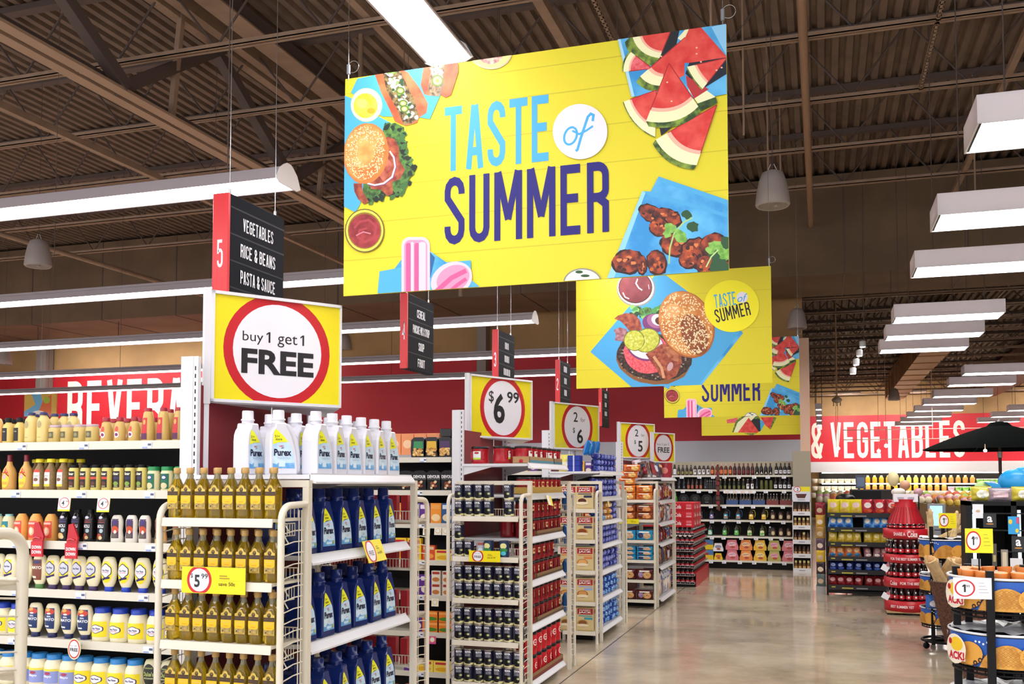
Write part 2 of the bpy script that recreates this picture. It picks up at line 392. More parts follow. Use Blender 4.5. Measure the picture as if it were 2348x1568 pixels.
# ================================================ LIGHTS
LAMP = M('#fdf8ff', .5, emit=K_STRIP); LAMPB = M('#fffcf8', .5, emit=K_BOX); HOUS = M('#b9aeb2', .35); HOUSW = M('#f6f0f0', .4)
def strip_light(x0, x1, y, z, label, along='x', group=None):
    t = empty('strip_light', (x1, y, z), label=label, cat='light', group=group); L = x1-x0
    if along != 'x': t.rotation_euler.z = PI/2
    prof = [(-.02, .10), (.02, .10), (.035, .075), (.085, .06), (.125, .0), (.115, .0), (.08, .045), (-.08, .045), (-.115, .0), (-.125, .0), (-.085, .06), (-.035, .075)]
    m = MB(); m.prism(prof, 0, -L, 0, HOUS); obj('housing', m, t)
    m = MB()
    k = 0; x = -L
    m.prism([(-.108, .004), (.108, .004), (.075, .04), (-.075, .04)], 0, -L+.02, -.02, LAMP)
    obj('lamp_tubes', m, t)
    for e in (.0006, -L-.0086):
        m = MB(); m.prism([(-.02, .115), (.02, .115), (.05, .10), (.09, .07), (.13, .0), (.09, -.02), (-.09, -.02), (-.13, .0), (-.09, .07), (-.05, .10)], 0, e, e+.008, HOUSW)
        obj('end_cap', m, t)
    m = MB(); x = -.4
    while x > -L: m.tube([(x, 0, .1), (x, 0, 6.77-z)], .004, STEELD, 4); x -= 3.6
    obj('hanging_wire', m, t); return t
for i, y in enumerate((4.75, 7.22, 9.71, 12.4, 14.7)):
    strip_light(-24, -2.88, y, 3.2, 'long white fluorescent strip light, '+['nearest the camera', 'second from the camera', 'third from the camera', 'fourth from the camera', 'farthest, before the back wall'][i]+', above the aisles')
for i, y in enumerate((2.3, -.2, -2.6)):  # unseen strips continuing the row, added to light the nearest goods
    strip_light(-12, -2.88, y, 3.2, 'unseen fluorescent strip light added over the aisles behind the camera view', group='added strip lights outside the view')
strip_light(-4.4, 3.2, -1.74, 3.6, 'wide bright strip light ending above the big summer sign', along='y').location = (-1.74, 4.36, 3.6)
for i, (y0, y1) in enumerate(((5.3, 8.95), (9.7, 13.25), (14.0, 16.7))): strip_light(-1.74-(y1-y0), -1.74, y1, 3.6, 'strip light running along the aisle above the hanging signs, %s from the camera' % ORD[i+1], along='y').location = (-1.74, y1, 3.6)
m = None
OPAL = bpy.data.materials.new('opal_housing'); OPAL.use_nodes = True; _n = OPAL.node_tree; _b = _n.nodes['Principled BSDF']; _b.inputs['Base Color'].default_value = lin('#eeeaf0'); _t = _n.nodes.new('ShaderNodeBsdfTranslucent'); _t.inputs[0].default_value = lin('#f6eaea')
_m = _n.nodes.new('ShaderNodeMixShader'); _m.inputs[0].default_value = .05; _n.links.new(_b.outputs[0], _m.inputs[1]); _n.links.new(_t.outputs[0], _m.inputs[2]); _n.links.new(_m.outputs[0], _n.nodes['Material Output'].inputs[0])
def box_light(x, y, L, D, label, group=None):
    t = empty('box_light', (x, y, 3.65), label=label, cat='light', group=group)
    m = MB(); h = .175; HOUSW = OPAL
    for (a, b, c, d) in ((0, L, 0, .012), (0, L, D-.012, D), (0, .012, .0121, D-.0121), (L-.012, L, .0121, D-.0121)): m.box(a, b, c, d, 0, h-.0101, HOUSW)
    m.box(0, L, 0, D, h-.01, h, HOUSW); obj('housing', m, t)
    m = MB(); m.box(.03, L-.03, .03, D-.03, .018, .03, LAMPB); obj('diffuser', m, t)
    m = MB()
    for k in range(1, 5): m.box(L*k/5-.002, L*k/5+.002, .03, D-.03, .012, .018, HOUSW)
    m.box(.03, L-.03, D/2-.002, D/2+.002, .012, .018, HOUSW); m.box(.012, .03, .012, D-.012, .008, .02, BLACK); obj('louver', m, t)
    m = MB()
    for xx in (.2, L-.2): m.tube([(xx, D/2, h), (xx, D/2, 3.12)], .005, STEELD, 4)
    obj('hanging_wire', m, t); return t
bl = [(.92, 6.25, 1.7, .57), (.92, 8.33, 1.7, .57), (.92, 10.34, 1.55, .54), (.93, 13.42, 1.32, .55), (.93, 15.12, 1.33, .5), (.93, 16.68, 1.33, .5)]
for i, (x, y, L, D) in enumerate(bl): box_light(x, y, L, D, 'white hanging box light over the main aisle, '+['nearest, at right edge', 'second from the camera', 'third from the camera', 'fourth, topmost of a close trio', 'fifth, middle of a close trio', 'sixth, lowest of a close trio'][i])
for i, y in enumerate((20.8, 23.2, 26.2, 28.8, 31.4, 34.2, 36.9, 39.6)): box_light(2.72, y, 1.35, .5, 'box light in the receding row before VEGETABLES, %s from the camera' % ORD[i])
for i, y in enumerate((29.8, 32.3, 35.1, 38.0, 41)): box_light(-1.3+1.13, y, 1.33-1.13, .5, 'edge of a box light beside the column, %s from the top' % ORD[i])
for i, y in enumerate((23, 26, 29, 32, 35, 38)): box_light(5.4, y, 1.35, .5, 'box light over the produce hall in the right row, %s from the camera' % ORD[i])
for i, (x, y) in enumerate(((1.0, 4.0), (1.0, 1.6), (1.0, -.8))): box_light(x, y, 1.7, .57, 'unseen box light added over the main aisle beyond the right edge', group='added box lights outside the view')  # out of view, added to give the near right side more light
# hanging speakers
pr = [(.03, .36), (.055, .35), (.10, .33), (.13, .25), (.155, .12), (.165, .02), (.15, 0), (.13, .012), (.02, .02)]
SPK = M('#a79d9a', .5)
def speaker(x, y, z, s, label):
    t = empty('hanging_speaker', (x, y, z), label=label, cat='speaker'); t.scale = (s,)*3
    m = MB(); m.lathe(list(reversed(pr)), SPK, 24); obj('shell', m, t)
    m = MB(); m.lathe([(.135, .004), (.05, .014), (0.001, .016)], M('#8a817e', .6), 24, cap0=False, cap1=False); m.lathe([(.02, -.004), (.02, .012)], SPK, 12, cx=.03, cy=-.02); obj('grille', m, t)
    m = MB(); m.tube([(0, 0, .35), (0, 0, (6.77-z)/s)], .004, STEELD, 4)
    for a in (-.05, .0, .05): m.tube([(a, 0, .34), (a*.3, 0, .42)], .004, M('#d8d2cc'), 4)
    obj('hanging_cable', m, t)
def spk(px, py, wpx, label):
    d = .33*2200/wpx; 
    fwx = (px-PPX)/F; Y = d*(math.cos(YAW)+fwx*math.sin(YAW)); x, z = on_y(px, py, Y); speaker(x, Y, z, 1, label)
spk(87, 612, 60, 'white bell speaker hanging high at the far left'); spk(1772, 474, 79, 'white bell speaker hanging right of the big summer sign')
spk(1828, 754, 44, 'grey bell speaker hanging just above the right end of the yellow signs'); spk(1849, 853, 32, 'small dark bell speaker hanging beside the pink column')
spk(2050, 918, 26, 'small bell speaker hanging under the wide duct'); spk(790, 803, 34, 'bell speaker seen between two strip lights right of the free sign'); spk(10, 836, 34, 'bell speaker at the left edge between strip lights')
# duct, spot track, fan rod
m = MB(); D1 = M('#b98a5c', .5, .2, noise=.1, nscale=2)
m.box(2.3, 2.95, 24, 38.5, 4.6, 5.3, D1)
y = 24
while y < 38.5: m.box(2.28, 2.97, y, y+.05, 4.58, 5.32, D1); y += 1.5
obj('ceiling_duct', m, kind='structure')
m = MB(); m.box(5.6, 6.6, 18, 42, 4.9, 5.5, M('#6f5340', .6)); obj('ceiling_duct', m, kind='structure')
t = empty('spotlight_track', (.6, 16, 3.2), label='string of four small white spotlights hanging in the dark ceiling', cat='spotlights')
for k in range(4):
    m = MB(); z = .42-.14*k; x = .04-.05*k
    m.lathe([(.045, 0), (.05, .01), (.05, .09), (.03, .1)], M('#efeff2', .4), 14, cx=x, cy=0); m.lathe([(.04, -.003), (.04, .004)], M('#ffffff', emit=12), 14, cx=x, cy=0)
    o = obj('spotlight', m, t); o.location = (0, 0, z); o.rotation_euler = (0, .0, 0)
m = MB(); m.tube([(.06, 0, .5), (.08, 0, 3.4)], .008, STEELD, 5); m.tube([(-.12, 0, 0), (.06, 0, .5)], .012, STEELD, 5); obj('track', m, t)
for (px, py, Y, lab) in ((1919, 918, 22, 'round white sensor dome hanging on a long rod before the far wall'),):
    x, z = on_y(px, py, Y); t = empty('sensor_dome', (x, Y, z), label=lab, cat='sensor')
    m = MB(); m.lathe([(.02, -.06), (.10, -.02), (.11, .02), (.06, .07), (.01, .09)], M('#cbb49a', .5), 14)
    for k in range(3): m.tube([(-.07+.07*k, 0, -.02), (-.07+.07*k, 0, -.12)], .012, M('#cbb49a'), 5)
    obj('dome', m, t); m = MB(); m.tube([(0, 0, .08), (0, 0, 6.77-z)], .015, M('#c79a70'), 5); obj('rod', m, t)
# aisle signs
DK = M('#12141d', .6, spec=.15); RSG = M('#d8262c', .3); WT = M('#f4f6fb', .4)
def aisle_sign(x, y, ztop, num, rows, wid, L, pitch, label, first=.065):
    t = empty('aisle_sign', (x, y, ztop), label=label, cat='sign'); H = first+pitch*4
    m = MB(); m.bbox(-wid, 0, 0, .02, -H, 0, RSG, .002); S = Surf((-wid/2, 0, 0), n=(0, -1, 0)); h = .14
    m.cond(S, num, -wid*.17, -H*.62, h, WT, wid*.36); obj('number_panel', m, t)
    m = MB(); m.bbox(-wid, 0, .021, L, -H, 0, DK, .002); S = Surf((0, 0, 0), ux=(0, 1, 0), n=(1, 0, 0))
    for k in range(5):
        zz = -first-pitch*k
        if zz > -H+.01: m.rect(S, .02, zz-.004, L, zz+.004, M('#0d0f16', .5))
    obj('listing_panel', m, t)
    m = MB()
    for k, s in enumerate(rows):
        if not s: continue
        ww = min(L*.62, .028*len(s)); hh = pitch*.5
        m.cond(S, s, .02+(L-.02)/2-ww/2, -first-pitch*(k+.5)-hh/2, hh, WT, ww, tk=.13)
    o = obj('lettering', m, t)
    m = MB()
    for q in (.04, L-.06): m.tube([(-.02, q, 0), (-.02, q, 6.77-ztop)], .0025, CHROME, 4); m.tube([(-.02, q, .0), (-.02, q, .03)], .007, CHROME, 6)
    obj('hanging_wire', m, t)
aisle_sign(-2.79, 4.05, 2.94, '5', ['VEGETABLES', 'RICE & BEANS', 'PASTA & SAUCE', ''], .09, .52, .135, 'red and black aisle sign with number 5, vegetables, rice and pasta')
aisle_sign(-3.03, 6.75, 2.96, '4', ['CEREAL', 'PANCAKE MIX & SYRUP', 'SOUP', 'FRUIT'], .06, .53, .13, 'red and black aisle sign with number 4, listing pancake mix and soup')
aisle_sign(-2.95, 8.7, 2.97, '3', ['IIII', 'IIIII', 'IIIIIII', 'IIII'], .06, .52, .13, 'black aisle sign with number 3 hanging above the 6.99 sign')
aisle_sign(-2.9, 10.8, 2.93, '2', ['IIIII', 'IIII', 'IIII'], .055, .5, .14, 'black aisle sign with number 2 hanging right of the 6.99 sign', .02)
aisle_sign(-3.0, 13.5, 2.84, '1', ['IIIII', 'IIII', 'IIIII'], .05, .5, .13, 'black aisle sign hanging below the burger sign, farthest of the row', .02)
# poster near the beverages wall
x0, z0 = on_y(55, 955, 16.5); x1, z1 = on_y(130, 898, 16.5); t = empty('hanging_poster', (x0, 16.5, z0), label='colourful hanging poster left of the BEVERAGES lettering', cat='sign')
m = MB(); W_, H_ = x1-x0, z1-z0; m.box(0, W_, 0, .02, 0, H_, M('#e8c060')); S = Surf((0, 0, 0)); m.poly(S, [(0, H_*.2), (W_*.35, H_*.5), (W_*.2, H_), (W_*.5, H_), (W_*.62, H_*.3), (W_*.3, 0), (0, 0)], M('#7cc0ea'))
m.poly(S, [(W_*.4, 0), (W_*.85, 0), (W_*.85, H_*.9), (W_*.6, H_*.7)], M('#f07c4c')); m.ell(S, W_*.7, H_*.66, W_*.1, H_*.14, M('#b9d04a')); m.ell(S, W_*.45, H_*.1, W_*.2, H_*.14, M('#fdf6ea'))
obj('print', m, t); m = MB(); m.tube([(W_/2, 0, H_), (W_/2, 0, 6.77-z0)], .004, CHROME, 4); obj('hanging_wire', m, t)

# fill lamps added to brighten the red lettering walls
def fill_washer(x, y, z, e, label, tgt):
    t = empty('wall_fill_light', (x, y, z), label=label, cat='spotlight'); m = MB(); m.bbox(-.5, .5, -.06, .06, 0, .08, HOUSW); obj('housing', m, t)
    m = MB(); m.tube([(0, 0, .08), (0, 0, 6.77-z)], .01, STEELD, 5); obj('rod', m, t)
    l = bpy.data.lights.new('wall_fill', 'AREA'); l.shape = 'RECTANGLE'; l.size = 1.0; l.size_y = .1; l.energy = e; l.color = (1, .93, .86); l.spread = math.radians(120); o = bpy.data.objects.new('lamp', l); COL.objects.link(o); o.parent = t; o.location = (0, .0, -.02)
    d = Vector(tgt)-Vector((x, y, z)); o.rotation_euler = d.to_track_quat('-Z', 'Y').to_euler()
for i in range(5): fill_washer(1.0+i*2.4, 40.2, 5.0, 60, 'added fill lamp brightening the red produce wall, %s from left' % ORD[i], (1.0+i*2.4, 43, 2.9))
for i in range(3): fill_washer(-16.8+i*2.2, 17.2, 4.6, 30, 'added fill lamp brightening the BEVERAGES wall, %s from left' % ORD[i], (-16.8+i*2.2, 19.2, 3.2))
# ================================================ HANGING SUMMER SIGNS
SW, SH, SB = 1.752, 1.026, 2.36          # all boards share one size and hang at one height
def P_(h, r=.5, **k): return M(h, r, coat=.0, **k)
cY = P_('#ddd02c', .6); cYd = P_('#c6ba20', .5); cBl = P_('#4aa8dc', .5); cBd = P_('#2f8fd0', .5, h2='#63bcec', nscale=6); cNavy = P_('#1d1472', .6); cSky = P_('#3fa6e0', .5)
cWh = P_('#e4e0ee', .5); cBun = P_('#c4702c', .5, h2='#dd9a50', nscale=10); cSes = P_('#f6dfb0', .5); cLet = P_('#2c4a24', .5, h2='#5d8a3c', nscale=40); cBac = P_('#7e2f24', .5, h2='#b5603f', nscale=25)
cMeat = P_('#231917', .5, h2='#4a342a', nscale=60); cTom = P_('#d8434a', .5, h2='#e8707a', nscale=50); cOn = P_('#7a3a74', .5); cOnW = P_('#f0e2ea', .5); cKet = P_('#7c2026', .5, h2='#a8383a', nscale=18); cRim = P_('#cdbf9a', .4); cGl = P_('#e6e2c6', .4)
cMus = P_('#f0c52a', .5, h2='#f6dc50', nscale=20); cMel = P_('#d22f2e', .5, h2='#e4554a', nscale=14); cMelL = P_('#f3b7a0', .5); cRin = P_('#f0efc0', .5); cGr = P_('#2f4a1e', .5, h2='#8aa63c', nscale=30); cDk = P_('#1c2026', .5)
cPk = P_('#ee8fb0', .5); cPkL = P_('#f8c6d4', .5); cPkD = P_('#e2568e', .5); cHot = P_('#b04c2a', .5, h2='#d07848', nscale=10); cChk = P_('#4c1712', .5, h2='#b04a26', nscale=30); cCil = P_('#5f9a3a', .5, h2='#8cc25a', nscale=40); cCilD = P_('#24502c', .5); cPick = P_('#b5b82e', .5, h2='#d6d860', nscale=40)
def clip(pts, x0, x1, z0, z1):
    def cut(P, ins, itx):
        out = []
        for i in range(len(P)):
            a, b = P[i-1], P[i]
            if ins(b):
                if not ins(a): out.append(itx(a, b))
                out.append(b)
            elif ins(a): out.append(itx(a, b))
        return out
    def ix(c): return lambda a, b: (c, a[1]+(b[1]-a[1])*(c-a[0])/(b[0]-a[0]))
    def iz(c): return lambda a, b: (a[0]+(b[0]-a[0])*(c-a[1])/(b[1]-a[1]), c)
    for ins, it in ((lambda p: p[0] >= x0, ix(x0)), (lambda p: p[0] <= x1, ix(x1)), (lambda p: p[1] >= z0, iz(z0)), (lambda p: p[1] <= z1, iz(z1))):
        if pts: pts = cut(pts, ins, it)
    return pts
class Print:     # traced artwork of one board; coordinates of a crop of the photo -> metres on the board
    def __init__(s, yv, xl, zb, org, k): s.yv, s.xl, s.zb, s.org, s.k = yv, xl, zb, org, k; s.mb = MB(); s.S = Surf((0, 0, 0)); s.mb.off = .0004; s.mb.step = .000006
    def T(s, x, y):
        X, Z = on_y(s.org[0]+x/s.k, s.org[1]+y/s.k, s.yv); return (X-s.xl, Z-s.zb)
    def raw(s, pts, m):
        pts = clip(pts, .0005, SW-.0005, .0005, SH-.0005)
        if len(pts) > 2: s.mb.poly(s.S, pts, m)
    def poly(s, pts, m): s.raw([s.T(*p) for p in pts], m)
    def ell(s, x, y, rx, ry, m, ang=0, n=28, jit=0):
        ca, sa = math.cos(ang), math.sin(ang); pts = []
        for i in range(n):
            a = 2*PI*i/n; j = 1+random.uniform(-jit, jit); u, v = rx*j*math.cos(a), ry*j*math.sin(a); pts.append((x+u*ca-v*sa, y+u*sa+v*ca))
        s.poly(pts, m)
    def line(s, pts, t, m):
        for q in ribbon(pts, t): s.poly(q, m)
    def slice(s, apex, b1, b2, ctl, th=26, red=cMel, fl=1):
        def q(a, c, b, n=10): return [((1-t)**2*a[0]+2*t*(1-t)*c[0]+t*t*b[0], (1-t)**2*a[1]+2*t*(1-t)*c[1]+t*t*b[1]) for t in [i/n for i in range(n+1)]]
        mx = (b1[0]+b2[0])/2; my = (b1[1]+b2[1])/2; dx, dy = ctl[0]-mx, ctl[1]-my; L = math.hypot(dx, dy) or 1; dx /= L; dy /= L
        out = q(b1, ctl, b2); s.poly([apex]+out, cRin)
        # green skin under the rim
        s.poly(out+[(x+dx*th, y+dy*th) for x, y in reversed(out)], cGr)
        f = .82; s.poly([apex]+[(apex[0]+(x-apex[0])*f, apex[1]+(y-apex[1])*f) for x, y in out], cMelL)
        f = .76; s.poly([apex]+[(apex[0]+(x-apex[0])*f, apex[1]+(y-apex[1])*f) for x, y in out], red)
        for e in (out[0], out[-1]): s.line([apex, (apex[0]+(e[0]-apex[0])*.8, apex[1]+(e[1]-apex[1])*.8)], L*0+5, P_('#a31f22'))
def seeds(A, cx, cy, rx, ry, ang, n, sz, m=cSes, inner=0):
    for i in range(n):
        a = random.uniform(0, 2*PI); r = math.sqrt(random.uniform(inner, 1))*.96; u, v = rx*r*math.cos(a), ry*r*math.sin(a)
        A.ell(cx+u*math.cos(ang)-v*math.sin(ang), cy+u*math.sin(ang)+v*math.cos(ang), sz, sz*.6, m, random.uniform(0, 3), 6)
def board(y, xl, label, art, group=None, wires=True):
    t = empty('summer_sign', (xl, y, SB), label=label, cat='sign', group=group)
    m = MB(); m.box(0, SW, 0, .006, 0, SH, cY); obj('board', m, t)
    obj('print', art, t)
    m = MB()
    for x in (.015, SW-.015):
        m.tube([(x, .003, SH+.03), (x, .003, 6.77-SB)], .0018, CHROME, 5); m.bbox(x-.008, x+.008, -.004, .01, SH+.02, SH+.07, M('#8c9096', .4, .5)); m.tube([(x, .003, SH-.01), (x, .003, SH+.03)], .004, CHROME, 6)
        m.tube([(x+.02+.028*math.cos(a)+.005, .003, SH+.055+.028*math.sin(a)) for a in [i*PI/8 for i in range(-7, 8)]], .0012, CHROME, 4)
    obj('hanging_wire', m, t); return t
# ---- board 1
Y1, X1 = 3.96, -2.1
A = Print(Y1, X1, SB, (780, 40), 2.376); B = Print(Y1, X1, SB, (1240, 40), 2.529); B.mb = A.mb
for (z0, z1) in ((.165, .165), (.335, .335), (.50, .50), (.665, .665), (.83, .83), (.955, .955)): A.raw([(0, z0-.0022), (SW, z0-.0022), (SW, z0+.0022), (0, z0+.0022)], cYd)
# lettering of board 1
def caps(A, s, xl, xr, yt, yb, m, tk=.12, gap=.12):
    (a, zt), (b, _) = A.T(xl, yt[0]), A.T(xr, yt[1]); _, zb = A.T(xl, yb[0]); A.mb.cond(A.S, s, a, zb, zt-zb, m, b-a, W=.42, tk=tk, gap=gap)
G1 = Print(Y1, X1, SB, (0, 0), 1); G1.mb = A.mb
caps(G1, 'TASTE', 1020, 1261, (247, 217), (394, 394), cSky, .13, .10); caps(G1, 'SUMMER', 1020, 1396, (408, 378), (562, 562), cNavy, .125, .10)
A.poly([(95, 335), (190, 315), (480, 268), (640, 240), (545, 430), (490, 555), (430, 545), (230, 540), (60, 410)], cBl)
A.poly([(20, 425), (60, 440), (200, 535), (285, 580), (300, 600), (130, 950), (110, 1020), (85, 1062), (20, 1030)], cBl)
A.ell(145, 478, 86, 92, cRim); A.ell(145, 478, 80, 86, cGl); A.ell(140, 482, 66, 68, cMus); A.ell(120, 470, 30, 26, P_('#f9e468')); A.ell(170, 510, 22, 16, P_('#e0a020'))
A.poly([(190, 310), (260, 295), (340, 285), (370, 300), (430, 380), (480, 470), (472, 520), (430, 548), (420, 575), (360, 592), (300, 567), (270, 500), (225, 410)], cHot)
A.poly([(232, 300), (325, 280), (365, 370), (405, 450), (432, 548), (390, 578), (350, 588), (310, 500), (255, 400)], P_('#3a2c1c', .5, h2='#8d7a48', nscale=60))
for i in range(90):
    t_ = random.random(); cx = 285+t_*95+random.uniform(-38, 38); cy = 300+t_*250+random.uniform(-12, 12)
    A.ell(cx, cy, random.uniform(6, 14), random.uniform(5, 11), random.choice([cWh, cWh, P_('#d8e0c0'), cCil, cCilD, P_('#e7c9a0')]), random.uniform(0, 3), 7, .2)
for (x, y) in ((330, 400), (345, 470), (352, 500)): A.ell(x, y, 24, 20, P_('#54702c')); A.ell(x, y, 16, 13, P_('#a9bd62')); A.ell(x, y, 7, 6, P_('#e8ecc0'))
A.poly([(330, 290), (372, 300), (470, 455), (470, 520), (440, 540), (400, 430)], cHot)
A.poly([(458, 260), (520, 262), (505, 400), (500, 430), (460, 420), (440, 370)], cHot); A.poly([(500, 265), (575, 255), (560, 360), (540, 432), (490, 425), (480, 380)], P_('#5a4030', .5, h2='#a48f68', nscale=60))
for i in range(26): A.ell(random.uniform(498, 560), random.uniform(262, 330), 10, 8, random.choice([cWh, P_('#e69a94'), cOnW, cCil]), random.uniform(0, 3), 7, .2)
A.ell(532, 346, 32, 32, P_('#6b8434')); A.ell(532, 346, 24, 24, P_('#c2cf86')); A.ell(532, 346, 9, 10, P_('#8aa04a'))
A.poly([(570, 250), (645, 250), (645, 300), (605, 425), (575, 438), (545, 420), (562, 360)], cHot)
A.ell(822, 190, 116, 95, cRim); A.ell(822, 190, 108, 86, P_('#e6dc86')); A.ell(820, 195, 72, 62, P_('#a5606a', .5, h2='#e6c9b0', nscale=40))
A.poly([(240, 590), (300, 575), (350, 600), (355, 660), (345, 700), (385, 780), (400, 800), (385, 850), (370, 880), (350, 930), (335, 970), (290, 980), (250, 960), (200, 990), (170, 995), (150, 1015), (120, 980), (130, 900), (220, 700)], cLet)
for i in range(70):
    t_ = i/70; px_ = [(250, 600), (345, 620), (350, 720), (395, 800), (370, 900), (320, 965), (230, 975), (160, 1000)]; q = t_*7; a0 = int(q); f0 = q-a0; lx = px_[a0][0]*(1-f0)+px_[min(a0+1, 7)][0]*f0; ly = px_[a0][1]*(1-f0)+px_[min(a0+1, 7)][1]*f0
    A.ell(lx+random.uniform(-22, 10), ly+random.uniform(-14, 14), random.uniform(10, 24), random.uniform(8, 16), random.choice([cLet, P_('#1e2f1c'), P_('#3d6a34'), P_('#4f7c40'), P_('#18241a')]), random.uniform(0, 3), 9, .35)
A.poly([(262, 650), (300, 665), (322, 710), (325, 780), (355, 830), (330, 880), (285, 900), (290, 960), (260, 975), (225, 940), (170, 935), (150, 880), (200, 700)], cBac)
A.poly([(205, 850), (260, 770), (290, 800), (240, 900)], P_('#c4705a', .5, h2='#8a3428', nscale=20)); A.poly([(75, 905), (120, 905), (125, 950), (158, 1005), (135, 1020), (100, 990), (80, 950)], cBac)
A.line([(150, 905), (190, 915), (240, 905), (285, 870), (302, 815), (295, 765), (272, 730)], 9, cOnW); A.line([(150, 911), (190, 921), (243, 911), (290, 876), (308, 815), (300, 760)], 4, cOn)
A.ell(143, 742, 122, 166, P_('#c87838'), .12, 36, .012); A.ell(140, 738, 114, 156, cBun, .12, 36); A.ell(135, 730, 60, 95, P_('#e8ae62', .5, h2='#d8924a', nscale=20), .3)
seeds(A, 140, 738, 112, 152, .12, 420, 4.2, inner=.18)
A.ell(137, 1163, 108, 119, P_('#6a5a28')); A.ell(137, 1163, 102, 113, P_('#e3d84c')); A.ell(137, 1163, 92, 100, P_('#8a6a20')); A.ell(137, 1165, 86, 92, cKet)
A.line([(80, 1150), (110, 1115), (160, 1105), (200, 1140), (190, 1200), (140, 1225), (100, 1200), (110, 1160), (150, 1150)], 12, P_('#a53a40')); A.line([(90, 1190), (130, 1170), (170, 1180)], 6, P_('#d8808a'))
A.poly([(218, 1385), (300, 1370), (345, 1310), (345, 1530), (205, 1530)], cBl); A.poly([(300, 1370), (345, 1310), (345, 1360)], cBd)
A.poly([(485, 1270), (580, 1335), (715, 1325), (715, 1430), (765, 1470), (700, 1530), (485, 1530)], cBd); A.poly([(580, 1335), (715, 1325), (715, 1380), (560, 1420)], cBl)
A.poly([(485, 1270), (520, 1310), (495, 1420), (485, 1420)], P_('#1d5f96'))
def rr(x0, y0, x1, y1, r): return [(x0, y1)]+[(x0, y0+r)]+[(x0+r-r*math.cos(a), y0+r-r*math.sin(a)) for a in [i*PI/16 for i in range(1, 9)]]+[(x1-r+r*math.sin(a), y0+r-r*math.cos(a)) for a in [i*PI/16 for i in range(0, 9)]]+[(x1, y1)]
A.poly(rr(338, 1198, 492, 1530, 44), cPkL); A.poly(rr(352, 1214, 478, 1530, 34), cPk)
for x in (362, 408): A.poly(rr(x, 1230, x+26, 1530, 12), cPkD)
A.poly(rr(432, 1225, 470, 1530, 14), cPkL); A.poly(rr(388, 1225, 404, 1530, 8), cPkL)
A.ell(610, 1430, 118, 92, cPkL, -.5); A.ell(618, 1425, 95, 70, cPk, -.5)
A.line([(520, 1500), (610, 1420), (690, 1380)], 26, cPkD); A.line([(580, 1510), (640, 1460), (690, 1425)], 20, cPkD)
B.ell(230, 665, 158, 160, cWh, n=48)
B.line([(B_[0], B_[1]) for B_ in [(175+36*math.cos(a)-10*math.sin(a), 690+50*math.sin(a)) for a in [i*PI/10-1.2 for i in range(21)]]], 13, cSky)
B.line([(185, 660), (225, 680), (265, 660), (305, 633)], 12, cSky); B.line([(303, 605), (308, 570), (292, 562), (275, 580), (255, 640), (235, 700), (215, 770), (205, 778)], 15, cSky)
# watermelon
B.poly([(445, 120), (1090, 20), (1090, 445), (960, 470), (560, 460), (530, 465)], cBd); B.poly([(445, 120), (462, 120), (545, 460), (528, 465)], P_('#a8d8f2')); B.poly([(990, 60), (1080, 40), (1080, 230)], P_('#8cc8ee'))
B.poly([(745, 70), (810, 60), (780, 200), (690, 260), (600, 250)], cDk); B.poly([(930, 70), (1075, 240), (1082, 330), (930, 425), (840, 330)], P_('#141c2c'))
B.slice((760, 70), (530, 105), (690, 240), (560, 225), 60); B.slice((650, 300), (525, 205), (482, 320), (480, 250), 10, cTom)
B.poly([(795, 125), (860, 50), (925, 65), (830, 150)], cRin); B.poly([(830, 140), (862, 68), (925, 55), (1082, 235), (860, 268), (830, 268)], cMel)
B.slice((838, 120), (578, 345), (700, 400), (620, 400), 40); B.poly([(838, 120), (700, 250), (720, 400), (834, 340)], cMel)
B.poly([(842, 340), (1015, 465), (915, 505), (860, 430)], cRin); B.poly([(842, 340), (975, 420), (890, 475), (850, 400)], P_('#b83034')); B.poly([(1015, 465), (1026, 500), (915, 555), (905, 505)], P_('#1d2e16', .5, h2='#3f5c24', nscale=40))
B.slice((1082, 238), (850, 290), (940, 418), (885, 365), 8); B.slice((672, 425), (482, 492), (665, 695), (530, 640), 6)
B.poly([(690, 640), (850, 570), (700, 690)], cDk); B.slice((1022, 510), (668, 712), (905, 860), (745, 850), 30); B.slice((745, 270), (612, 605), (915, 520), (800, 640), 34)
for (x, y) in ((905, 180), (905, 215), (930, 262), (1020, 310), (1050, 295), (735, 380), (760, 490), (700, 230)): B.ell(x, y, 6, 5, cMelL, n=8)
# chicken plate
B.poly([(685, 925), (1110, 1070), (1110, 1330), (640, 1010)], cBd); B.poly([(685, 925), (1110, 1070), (1110, 1100), (690, 955)], cBl)
B.poly([(590, 1010), (640, 1012), (1110, 1150), (1110, 1530), (380, 1530)], cBd); B.poly([(590, 1010), (612, 1012), (420, 1530), (380, 1530)], P_('#8fd0f2')); B.poly([(600, 1012), (640, 1012), (1110, 1150), (1110, 1170), (630, 1035)], cBl)
for (x, y, rx, ry, a) in ((640, 1140, 76, 50, .5), (735, 1165, 90, 55, .35), (690, 1220, 62, 58, .2), (505, 1420, 94, 74, -.2), (590, 1440, 30, 60, 0), (675, 1425, 60, 78, -.2), (780, 1320, 92, 70, .3), (900, 1370, 90, 92, .2), (860, 1410, 60, 50, 0), (1010, 1330, 85, 78, 0), (1070, 1440, 60, 60, 0), (960, 1440, 60, 60, 0)):
    B.ell(x, y, rx, ry, P_('#2e0d0c'), a, 20, .08); B.ell(x-3, y-4, rx*.88, ry*.86, cChk, a, 20, .1)
    for k in range(7): B.ell(x+random.uniform(-.6, .6)*rx, y+random.uniform(-.6, .6)*ry, rx*.16, ry*.14, random.choice([P_('#c4602c'), P_('#d98048'), P_('#3a100e')]), 0, 8, .3)
B.line([(745, 1430), (750, 1340), (775, 1255), (830, 1190), (880, 1165)], 9, P_('#a9cc7c'))
